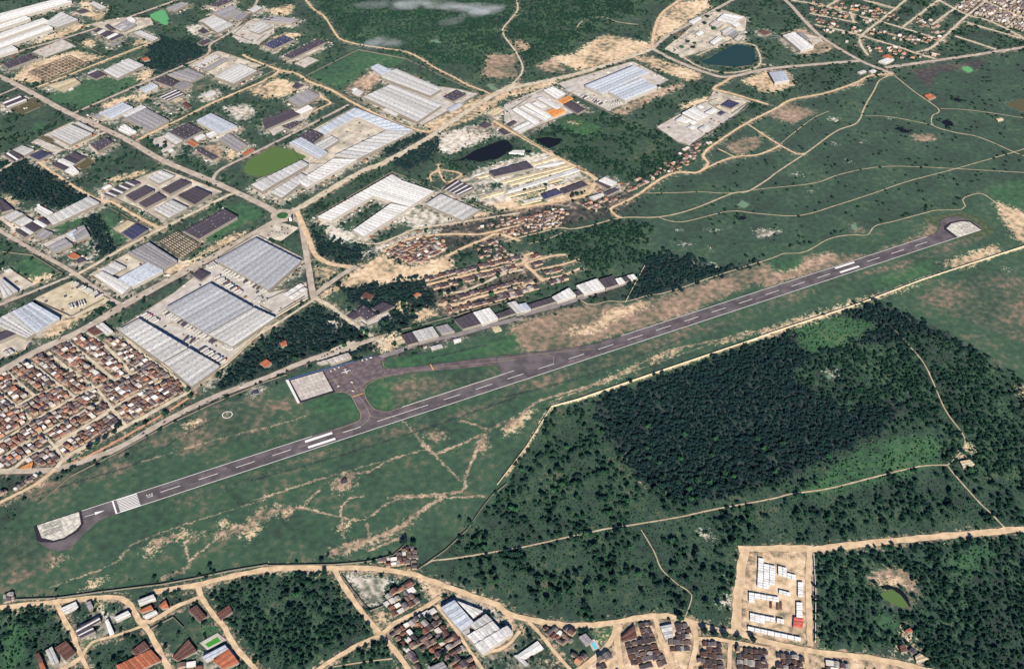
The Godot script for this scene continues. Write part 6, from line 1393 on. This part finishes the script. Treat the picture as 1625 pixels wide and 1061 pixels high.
# ================= buildings
func building(s: Array):
	var q := pts(s[6]); var c := (q[0] + q[1] + q[2] + q[3]) * 0.25; var h: float = s[5]; var n: int = s[3]
	if s[4] == "a": q = PackedVector2Array([q[1], q[2], q[3], q[0]])     # bays always run along the edges q1-q2 and q0-q3
	var o := base(s[0], Vector3(c.x, 0, c.y))
	var cat: String = s[0].replace("_", " ")
	var shared := {"white_roofed_unit": "units of the construction site", "block_row": "rows of concrete blocks in the block yard", "warehouse": "warehouses of the industrial estate", "factory_hall": "factory halls", "hangar": "hangars along the service road", "shed": "sheds", "house": "houses standing apart", "building": "blocks of walled compounds", "canopy": "open canopies"}
	tag(o, s[1], cat, shared.get(s[0], ""))
	for i in 4: q[i] -= c
	var top := h - 0.55; var st := begin()
	for i in 4:
		var a := q[i] * 0.985; var b := q[(i + 1) % 4] * 0.985
		quad(st, Vector3(a.x, 0, a.y), Vector3(b.x, 0, b.y), Vector3(b.x, top, b.y), Vector3(a.x, top, a.y))
	quad(st, Vector3(q[0].x * 0.985, top, q[0].y * 0.985), Vector3(q[1].x * 0.985, top, q[1].y * 0.985), Vector3(q[2].x * 0.985, top, q[2].y * 0.985), Vector3(q[3].x * 0.985, top, q[3].y * 0.985))
	var wm: String = "facade"
	if s[2] == "W" or s[2] == "N" or s[2] == "B": wm = "facade_white"
	if s[0] == "block_row" or s[0] == "pallet_stack" or s[0] == "brick_stack" or s[0] == "gravel_heap": wm = "roof_%s1" % s[2]
	part("wall", done(st), M[wm], o)
	var wid := q[0].distance_to(q[1]) / n; var g: float = clamp(0.34 / max(wid, 0.5), 0.01, 0.09); var rise: float = clamp(wid * 0.035, 0.06, 0.6)
	var first := rng.randi_range(0, 3)
	for i in n:
		var f0 := float(i) / n + g / n * (1.0 if i > 0 else 0.0); var f1 := float(i + 1) / n - g / n * (1.0 if i < n - 1 else 0.0); var fm := (f0 + f1) * 0.5
		var a0 := q[0].lerp(q[1], f0); var a1 := q[0].lerp(q[1], f1); var b0 := q[3].lerp(q[2], f0); var b1 := q[3].lerp(q[2], f1); var am := q[0].lerp(q[1], fm); var bm := q[3].lerp(q[2], fm)
		st = begin(); var e := h - rise * 0.5; var r := h + rise * 0.5; var u := h - rise * 0.5 - 0.3
		var A := Vector3(a0.x, e, a0.y); var B := Vector3(b0.x, e, b0.y); var C := Vector3(am.x, r, am.y); var D := Vector3(bm.x, r, bm.y); var E := Vector3(a1.x, e, a1.y); var F := Vector3(b1.x, e, b1.y)
		quad(st, A, C, D, B); quad(st, C, E, F, D)
		quad(st, A, B, Vector3(b0.x, u, b0.y), Vector3(a0.x, u, a0.y)); quad(st, F, E, Vector3(a1.x, u, a1.y), Vector3(b1.x, u, b1.y))
		for t in [[A, C, E], [B, D, F]]:
			for v in t: st.add_vertex(v)
			quad(st, t[0], t[2], Vector3(t[2].x, u, t[2].z), Vector3(t[0].x, u, t[0].z))
		var k: String = s[2]
		if k == "K": k = "W" if (i % 3 == 1) else "D"
		var v := (first + i) % 4 if rng.randf() < 0.5 else rng.randi_range(0, 2)
		var pn := part("roof_panel", done(st), M["roof_%s%d" % [k, v]], o)
		if wid > 6.5:
			var rc := begin(); bar(rc, C + Vector3(0, 0.06, 0), D + Vector3(0, 0.06, 0), 0.22); part("ridge_cap", done(rc), M["roof_%s%d" % [k, 3 if k != "D" else 1]], pn)
		if wid > 9.0 and q[1].distance_to(q[2]) > 40.0:
			for z in 3:
				var vt := begin(); var vc := C.lerp(D, (z + rng.randf_range(0.3, 0.7)) / 3.0); box(vt, vc + Vector3(-0.8, 0, -0.8), vc + Vector3(0.8, 0.9, 0.8)); part("roof_vent", done(vt), M["roof_G%d" % rng.randi_range(0, 3)], pn)

func portal_frame(s: Array):
	var q := pts(s[3]); var c := (q[0] + q[1] + q[2] + q[3]) * 0.25; var o := base("portal_frame", Vector3(c.x, 0, c.y)); tag(o, s[0], "steel frame")
	for i in 4: q[i] -= c
	var n: int = s[1]; var m: int = s[2]; var h := 6.0
	for i in n + 1:
		var a := q[0].lerp(q[1], float(i) / n); var b := q[3].lerp(q[2], float(i) / n); var st := begin()
		bar(st, Vector3(a.x, h, a.y), Vector3(b.x, h, b.y), 0.35); part("beam", done(st), M["steel"], o)
		for j in m + 1:
			var p := a.lerp(b, float(j) / m); st = begin(); bar(st, Vector3(p.x, 0, p.y), Vector3(p.x, h - 0.3, p.y), 0.3); part("post", done(st), M["steel"], o)
	for j in m + 1:
		var st := begin(); var a := q[0].lerp(q[3], float(j) / m); var b := q[1].lerp(q[2], float(j) / m)
		bar(st, Vector3(a.x, h + 0.75, a.y), Vector3(b.x, h + 0.75, b.y), 0.3); part("purlin", done(st), M["steel"], o)

func wall_run(s: Array):
	var p := pts(s[4]); var o := base(s[0], Vector3(p[0].x, 0, p[0].y)); tag(o, s[3], "wall", "walls and fences")
	var h: float = s[1]; var off := p[0]
	for i in p.size() - 1:
		var d := (p[i + 1] - p[i]); var n := Vector2(-d.y, d.x).normalized() * 0.35; var a := p[i] - off; var b := p[i + 1] - off
		var st := begin(); var c := [a + n, b + n, b - n, a - n]
		for k in 4:
			var u: Vector2 = c[k]; var v: Vector2 = c[(k + 1) % 4]; quad(st, Vector3(u.x, 0, u.y), Vector3(v.x, 0, v.y), Vector3(v.x, h, v.y), Vector3(u.x, h, u.y))
		quad(st, Vector3(c[0].x, h, c[0].y), Vector3(c[1].x, h, c[1].y), Vector3(c[2].x, h, c[2].y), Vector3(c[3].x, h, c[3].y))
		part("panel", done(st), M[s[2]], o)

# ================= houses
func unit_wall() -> ArrayMesh:
	var st := begin(); box(st, Vector3(-0.47, 0, -0.47), Vector3(0.47, 1, 0.47)); return done(st)
func unit_roof() -> ArrayMesh:
	var st := begin(); var a := Vector3(-0.5, 0, -0.5); var b := Vector3(0.5, 0, -0.5); var c := Vector3(0.5, 0, 0.5); var d := Vector3(-0.5, 0, 0.5); var e := Vector3(0, 1, -0.5); var f := Vector3(0, 1, 0.5)
	quad(st, a, e, f, d); quad(st, e, b, c, f); quad(st, a, d, c, b)
	for v in [a, b, e, d, f, c]: st.add_vertex(v)
	return done(st)
func build_houses():
	var all := []
	var pal := [[0, 0, 1, 1, 2, 3, 4, 4, 5, 5, 6, 6, 8, 9, 9, 1, 7, 7, 10, 8, 6], [6, 7, 8, 5, 9, 6, 10], [4, 4, 1, 9, 4, 5, 1, 4, 6, 9, 7, 6], [6, 7, 8, 9, 10, 7, 6, 5]]
	for s in HOUSE_BLOCKS:
		var poly := pts(s[7]); var dv := pts(s[6]); var d := (dv[1] - dv[0]).normalized(); var n := Vector2(-d.y, d.x)
		var lo := Vector2(INF, INF); var hi := -lo
		for p in poly:
			var l := Vector2(p.dot(d), p.dot(n)); lo = lo.min(l); hi = hi.max(l)
		var mid := Vector2.ZERO
		for p in poly: mid += p / poly.size()
		var v: float = lo.y + s[3] * 0.5
		while v < hi.y:
			var u: float = lo.x + s[2] * 0.5 + rng.randf_range(0, 3)
			while u < hi.x:
				var w: float = s[2] * rng.randf_range(0.6, 1.5); var dep: float = s[3] * rng.randf_range(0.6, 1.08); var sh := rng.randf_range(-1.5, 1.5)
				var p: Vector2 = d * (u + w * 0.5) + n * (v + sh)
				if rng.randf() < s[5] and Geometry2D.is_point_in_polygon(p, poly):
					var ok := true
					for e in [[0, 0], [-0.4, -0.4], [0.4, -0.4], [-0.4, 0.4], [0.4, 0.4]]:
						var t: Vector2 = p + d * e[0] * w + n * e[1] * dep
						if at_cell(taken_bytes, t.x, t.y) != 0: ok = false; break
					if ok:
						var pk: Array = pal[s[1]]
						all.append({"p": p, "a": atan2(-d.y, d.x) + rng.randfn(0.0, 0.035) + (PI * 0.5 if s[1] == 0 and rng.randf() < 0.3 else 0.0), "w": w, "d": dep, "h": rng.randf_range(2.3, 3.9) + (2.4 if rng.randf() < 0.08 else 0.0), "k": pk[rng.randi_range(0, pk.size() - 1)], "label": s[0], "part": ("upper" if p.dot(Vector2(0, 1)) < mid.y else "lower") + (" left" if p.x < mid.x else " right")})
						fill_poly(taken, PackedVector2Array([p + d * w * 0.5 + n * dep * 0.5, p + d * w * 0.5 - n * dep * 0.5, p - d * w * 0.5 - n * dep * 0.5, p - d * w * 0.5 + n * dep * 0.5]), 3)
				u += w + s[4] * rng.randf_range(0.0, 0.8)
			v += s[3] + s[4] * 0.8
	taken_bytes = taken.get_data()
	all.sort_custom(func(a, b): return a.p.y * 1.0 - abs(a.p.x) * 0.1 > b.p.y * 1.0 - abs(b.p.x) * 0.1)
	var uw := unit_wall(); var ur := unit_roof(); var far := begin(); var colours := ["brick-brown", "dark brown", "light clay", "orange clay", "very dark", "dusty brown", "grey", "pale grey", "off-white", "charcoal", "white"]
	for i in all.size():
		var hs: Dictionary = all[i]; var flat: bool = hs.k == 8 or hs.k == 10; var rise: float = 0.25 if flat else hs.w * 0.17
		if i < 270:
			var o := base("house", Vector3(hs.p.x, 0, hs.p.y), hs.a); var nm := "%s %s roofed house %s, %s part" % ["wide" if hs.w * hs.d > 85.0 else "small", colours[hs.k], hs.label, hs.part]
			if nm.split(" ").size() > 16: nm = "%s roofed house %s, %s" % [colours[hs.k], hs.label, hs.part]
			if nm.split(" ").size() > 16: nm = "%s roofed house %s" % [colours[hs.k], hs.label]
			tag(o, nm, "house", "houses " + hs.label)
			var wl := part("wall", uw, M["house_wall"], o); wl.scale = Vector3(hs.w, hs.h, hs.d)
			var rf := part("roof", ur, M["house_roof%d" % hs.k], o); rf.scale = Vector3(hs.w, rise, hs.d); rf.position.y = hs.h + 0.002
		else:
			var b := Basis(Vector3.UP, hs.a)
			for q in [[uw, Vector3(hs.w, hs.h, hs.d), 0.0, "house_wall"], [ur, Vector3(hs.w, rise, hs.d), hs.h, "house_roof%d" % hs.k]]:
				var ar: Array = q[0].surface_get_arrays(0); var vs: PackedVector3Array = ar[Mesh.ARRAY_VERTEX]; var ix = ar[Mesh.ARRAY_INDEX]
				var col: Color = M[q[3]].albedo_color.srgb_to_linear(); far.set_color(col)
				var order = ix if ix else range(vs.size())
				for k in order: far.add_vertex(b * (vs[k] * q[1]) + Vector3(hs.p.x, q[2], hs.p.y))
	var m := mat("far_houses", Color.WHITE); m.vertex_color_use_as_albedo = true
	tag(part("houses", done(far), m, self), "the more distant small houses of the town and villages", "houses", "", "stuff")
	print("houses ", all.size())

# ================= vehicles
func car_like(called, where: Vector3, turn: float, l: float, w: float, h: float, m: String) -> Node3D:
	var o := base(called, where, turn); var st := begin(); box(st, Vector3(-l * 0.5, 0.35, -w * 0.5), Vector3(l * 0.5, h * 0.58, w * 0.5)); part("body", done(st), M[m], o)
	st = begin(); box(st, Vector3(-l * 0.3, h * 0.58, -w * 0.44), Vector3(l * 0.22, h, w * 0.44)); part("cabin", done(st), M[m] if called == "service_van" else M["glass_dark"], o)
	for k in 4:
		st = begin(); var x := l * (0.32 if k < 2 else -0.32); var z := w * (0.42 if k % 2 else -0.42); box(st, Vector3(x - 0.33, 0, z - 0.12), Vector3(x + 0.33, 0.66, z + 0.12)); part("wheel", done(st), M["tyre"], o)
	return o
const NTH := ["first", "second", "third", "fourth", "fifth", "sixth", "seventh", "eighth", "ninth", "tenth", "eleventh", "twelfth", "thirteenth", "fourteenth"]
func build_vehicles():
	var st := begin(); box(st, Vector3(-7.5, 1.1, -1.3), Vector3(5, 3.9, 1.3)); var trailer := done(st)
	st = begin(); box(st, Vector3(5.3, 0.5, -1.2), Vector3(7.6, 3.1, 1.2)); var cab := done(st)
	st = begin()
	for x in [-6.2, -5.0, 3.8, 6.4]:
		for z in [-1.1, 1.1]: box(st, Vector3(x - 0.5, 0, z - 0.15), Vector3(x + 0.5, 1.0, z + 0.15))
	var wheels := done(st)
	for s in TRUCK_ROWS:
		var p := pts(s[2]); var d := (p[1] - p[0]).normalized()
		for i in s[1]:
			var f: float = (i + rng.randf_range(0.2, 0.8)) / s[1]; var c := p[0].lerp(p[1], f)
			var o := base("truck", Vector3(c.x, 0.45, c.y), atan2(-d.y, d.x) + PI * 0.5 + rng.randf_range(-0.12, 0.12)); tag(o, "%s truck in the row %s" % [NTH[i], s[0]], "truck", "trucks " + s[0])
			part("trailer", trailer, M["trailer"] if rng.randf() < 0.7 else M["roof_D1"], o); part("cab", cab, M[["truck_white", "car3", "car4", "truck_dark"][rng.randi_range(0, 3)]], o); part("wheels", wheels, M["tyre"], o)
	for s in CAR_ROWS:
		var p := pts(s[2]); var d := (p[1] - p[0]).normalized(); var park: bool = p[0].distance_to(p[1]) / s[1] < 20.0
		for i in s[1]:
			var f: float = (i + rng.randf_range(0.1, 0.6)) / s[1]; var c := p[0].lerp(p[1], f); var k := rng.randi_range(0, 4); var side := Vector2(-d.y, d.x) * (0.0 if park else rng.randf_range(-4, 4))
			var o := car_like("car", Vector3(c.x + side.x, 0.72, c.y + side.y), atan2(-d.y, d.x) + (PI * 0.5 if park else 0.0), 4.4, 1.8, 1.5, "car%d" % k)
			tag(o, "%s, a %s car, %s" % [NTH[i], ["white", "black", "silver", "red", "blue"][k], s[0]], "car", "cars " + s[0])

func build_clutter():
	# materials, crates, scrap and tanks lying about in the yards: too small and too many to tell apart
	var st := begin(); var y := CLASSES.find("y"); var n := 0; var cols := [tone(168, 164, 158), tone(92, 88, 90), tone(124, 96, 80), tone(206, 202, 196), tone(70, 72, 82), tone(176, 156, 128), tone(150, 92, 70)]
	for k in 90000:
		var x := rng.randf_range(-1350, 620); var z := rng.randf_range(-1430, 60); var c := at_cell(cover_bytes, x, z); var tk := at_cell(taken_bytes, x, z)
		if not ((c == y and tk == 0 and rng.randf() < 0.16) or (c == CLASSES.find("p") and tk == 0 and rng.randf() < 0.06) or (tk == 4 and rng.randf() < 0.05)): continue
		var a := Vector3(rng.randf_range(0.6, 3.2), rng.randf_range(0.5, 2.2), rng.randf_range(0.6, 2.4)); var b := Basis(Vector3.UP, -0.83 + rng.randf_range(-0.2, 0.2) + (PI * 0.5 if rng.randf() < 0.4 else 0.0))
		st.set_color(cols[rng.randi_range(0, cols.size() - 1)]); var q := []
		for e in [[-1, 0, -1], [1, 0, -1], [1, 0, 1], [-1, 0, 1], [-1, 1, -1], [1, 1, -1], [1, 1, 1], [-1, 1, 1]]: q.append(b * (Vector3(e[0], e[1], e[2]) * a) + Vector3(x, 0, z))
		for f in [[4, 5, 6, 7], [0, 1, 5, 4], [1, 2, 6, 5], [2, 3, 7, 6], [3, 0, 4, 7]]: quad(st, q[f[0]], q[f[1]], q[f[2]], q[f[3]])
		n += 1
	var m := mat("clutter", Color.WHITE); m.vertex_color_use_as_albedo = true
	tag(part("yard_clutter", done(st), m, self), "crates, scrap and building materials strewn over the industrial yards", "clutter", "", "stuff"); print("clutter ", n)

# ================= vegetation
func crown_mesh(sd: int, faces: int, leaf: float) -> ArrayMesh:
	var r := RandomNumberGenerator.new(); r.seed = sd; var st := begin(); var lobes := []
	for k in 6: lobes.append([Vector3(r.randf_range(-0.26, 0.26), r.randf_range(0.4, 0.72), r.randf_range(-0.26, 0.26)), r.randf_range(0.2, 0.3)])
	lobes.append([Vector3(0, 0.55, 0), 0.34])
	for k in faces:
		var l: Array = lobes[k % lobes.size()]; var dir := Vector3(r.randfn(), r.randfn(), r.randfn()).normalized()
		var c: Vector3 = l[0] + dir * l[1] * pow(r.randf(), 0.3); c.y = max(c.y, 0.22)
		var n := (dir + Vector3(r.randfn(), r.randfn(), r.randfn()) * 0.5).normalized(); var a := n.cross(Vector3.UP if abs(n.y) < 0.9 else Vector3.RIGHT).normalized(); var b := n.cross(a); var t := r.randf() * TAU
		var f := r.randf_range(0.7, 1.3); st.set_color(Color(f, f, f * r.randf_range(0.85, 1.0)))
		var sz := leaf * r.randf_range(0.7, 1.3)
		for j in 3: st.add_vertex(c + (a * cos(t + j * TAU / 3.0) + b * sin(t + j * TAU / 3.0)) * sz)
	return done(st)
func build_trees():
	var crowns := [crown_mesh(1, 260, 0.11), crown_mesh(2, 260, 0.11), crown_mesh(3, 260, 0.11)]
	var leaf := mat("leaf", Color.WHITE, null, 1, 0.95); leaf.vertex_color_use_as_albedo = true
	var dn := FastNoiseLite.new(); dn.seed = 77; dn.frequency = 0.012; dn.fractal_octaves = 3
	var hn := FastNoiseLite.new(); hn.seed = 31; hn.frequency = 0.02
	var en := FastNoiseLite.new(); en.seed = 4; en.frequency = 0.03; en.fractal_octaves = 3
	var trees := []; var step := 5.0; var z := MAP_Z
	while z < 760.0:
		var half := 1480.0 - (z + 1530.0) * 0.325; var x := -half
		while x < half:
			var px := x + rng.randf_range(-2.4, 2.4); var pz := z + rng.randf_range(-2.4, 2.4); x += step
			var c := at_cell(cover_bytes, px + en.get_noise_2d(px, pz) * 26.0, pz + en.get_noise_2d(pz, px) * 26.0)
			if c > 15 or at_cell(taken_bytes, px, pz) != 0: continue
			var d := dn.get_noise_2d(px, pz); var p := rng.randf(); var size := 0.0
			match CLASSES[c]:
				"f": size = 3.4 + pow(rng.randf(), 1.7) * 5.6 if p < 0.9 + d * 0.3 else 0.0
				"l": size = rng.randf_range(1.5, 4.5) if p < 0.55 + d * 0.4 else 0.0
				"d":
					if p < 0.42 + d * 0.5: size = rng.randf_range(4.0, 7.8)
					elif p < 0.85: size = rng.randf_range(1.4, 3.0)
				"c":
					if p < 0.16 + d * 0.45: size = rng.randf_range(4.5, 9.0)
					elif p < 0.78 + d * 0.3: size = rng.randf_range(1.2, 2.9)
				"s":
					if p < 0.1 + d * 0.35: size = rng.randf_range(4.0, 7.5)
					elif p < 0.42 + d * 0.6: size = rng.randf_range(1.3, 2.8)
				"n":
					if p < 0.018 + d * 0.05: size = rng.randf_range(3.5, 6.5)
					elif p < 0.10 + d * 0.2: size = rng.randf_range(1.2, 2.4)
				"m", "g", "h": size = rng.randf_range(0.9, 1.8) if p < 0.04 + d * 0.1 else 0.0
				"v": size = rng.randf_range(2.6, 6.0) if p < 0.17 + d * 0.25 else 0.0
				"y": size = rng.randf_range(2.0, 5.0) if p < 0.09 + d * 0.2 else 0.0
				"b", "r": size = rng.randf_range(0.8, 1.6) if p < 0.04 else 0.0
			if size > 0.0: trees.append([px, pz, size, size / Vector3(px, 1373.0, pz - 1693.0).length(), c])
		z += step
	var lp := pts(LONE_TREES)
	for q in lp: trees.append([q.x, q.y, rng.randf_range(8.0, 11.0), 1.0, 10])
	trees.sort_custom(func(a, b): return a[3] > b[3])
	var one := 0; var tr := begin(); bar(tr, Vector3.ZERO, Vector3(0, 0.5, 0), 0.035); bar(tr, Vector3(0, 0.35, 0), Vector3(0.16, 0.6, 0.05), 0.02); bar(tr, Vector3(0, 0.35, 0), Vector3(-0.14, 0.6, -0.1), 0.02); var trunk := done(tr)
	var shades := []
	for k in 5:
		var m := mat("leaf%d" % k, [tone(26, 49, 47), tone(32, 60, 51), tone(38, 70, 54), tone(22, 43, 45), tone(45, 84, 59)][k], null, 1, 0.95); m.vertex_color_use_as_albedo = true; shades.append(m)
	var zones := []
	for s in TREE_ZONES: zones.append([s[0], pts(s[1])])
	var buckets := [[], [], []]
	for t in trees:
		if one < 290 and t[2] > 3.0:
			var where := "elsewhere on the plain"
			for s in zones:
				if Geometry2D.is_point_in_polygon(Vector2(t[0], t[1]), s[1]): where = s[0]; break
			var o := base("tree", Vector3(t[0], 0, t[1]), rng.randf_range(0, TAU)); var h: float = t[2] * rng.randf_range(0.8, 1.0)
			var k := rng.randi_range(0, 4); var near := 0
			for f in 300:
				if trees[f] != t and abs(trees[f][0] - t[0]) < 14.0 and abs(trees[f][1] - t[1]) < 14.0: near += 1
			var road_near := false
			for f in 8:
				var v := Vector2.from_angle(f * TAU / 8.0) * 14.0
				if at_cell(taken_bytes, t[0] + v.x, t[1] + v.y) == 1: road_near = true
			var nm := "%s %s tree%s%s %s" % ["broad" if t[2] > 7.3 else "compact", ["dark green", "mid green", "leafy green", "very dark green", "lighter green"][k], " at the roadside" if road_near else "", " standing apart" if near == 0 else (" in a clump" if near > 2 else ""), where]
			if nm.split(" ").size() > 16: nm = nm.trim_prefix("broad ").trim_prefix("compact ").replace(" at the roadside", "").replace(" standing apart", " apart")
			if nm.split(" ").size() > 16: nm = nm.replace(" in a clump", "")
			tag(o, nm, "tree", "trees " + where)
			var cr := part("crown", crowns[one % 3], shades[k], o); cr.scale = Vector3(t[2], h, t[2]) * 1.15
			var tk := part("trunk", trunk, M["bark"], o); tk.scale = Vector3(t[2], h, t[2]); one += 1
		else: buckets[rng.randi_range(0, 2)].append(t)
	for b in 3:
		var mm := MultiMesh.new(); mm.transform_format = MultiMesh.TRANSFORM_3D; mm.use_colors = true; mm.mesh = crowns[b]; mm.instance_count = buckets[b].size()
		for i in buckets[b].size():
			var t: Array = buckets[b][i]; var s: float = t[2] * 1.15
			var bs := Basis(Vector3.UP, rng.randf_range(0, TAU)).scaled(Vector3(s, s * rng.randf_range(0.65, 0.9), s))
			mm.set_instance_transform(i, Transform3D(bs, Vector3(t[0], -0.15 * s, t[1])))
			var c: Color
			var hv := hn.get_noise_2d(t[0], t[1]) * 0.5 + 0.5; var cl: String = CLASSES[t[4]]
			if cl == "f": c = tone(22, 43, 50).lerp(tone(34, 64, 58), hv * rng.randf())
			elif cl == "l": c = tone(40, 80, 56).lerp(tone(66, 110, 70), rng.randf())
			elif t[2] < 3.0: c = tone(33, 68, 52).lerp(tone(56, 98, 64), rng.randf())
			else: c = tone(24, 48, 47).lerp(tone(42, 78, 58), hv * rng.randf())
			mm.set_instance_color(i, c)
		var mi := MultiMeshInstance3D.new(); mi.multimesh = mm; mi.material_override = leaf; mi.name = numbered("woodland"); add_child(mi)
		tag(mi, "mass of distant trees and bushes of the woods and scrub", "woodland", "", "stuff")
	print("trees ", trees.size())

# ================= thin cloud shreds drifting below the camera
func build_clouds():
	for c in CLOUDS:
		var o := base("cloud", Vector3(c[0], 120.0, c[1]), c[4]); tag(o, c[6], "cloud", "thin cloud shreds over the scrub")
		for k in 16:
			var f := FogVolume.new(); f.name = "wisp"; f.shape = RenderingServer.FOG_VOLUME_SHAPE_ELLIPSOID
			var t := rng.randfn(0.0, 0.3); var w: float = c[2] * rng.randf_range(0.15, 0.7)
			f.position = Vector3(t * c[2], rng.randf_range(-6, 6), rng.randfn(0.0, 0.25) * c[3] + t * t * 20.0); f.size = Vector3(w, rng.randf_range(10, 22), c[3] * rng.randf_range(0.15, 0.6)); f.rotation.y = rng.randf_range(-0.35, 0.35)
			var m := FogMaterial.new(); m.density = c[5] * rng.randf_range(0.15, 0.4); m.albedo = Color(0.95, 0.97, 1.0); m.edge_fade = 0.6; f.material = m; o.add_child(f, true)
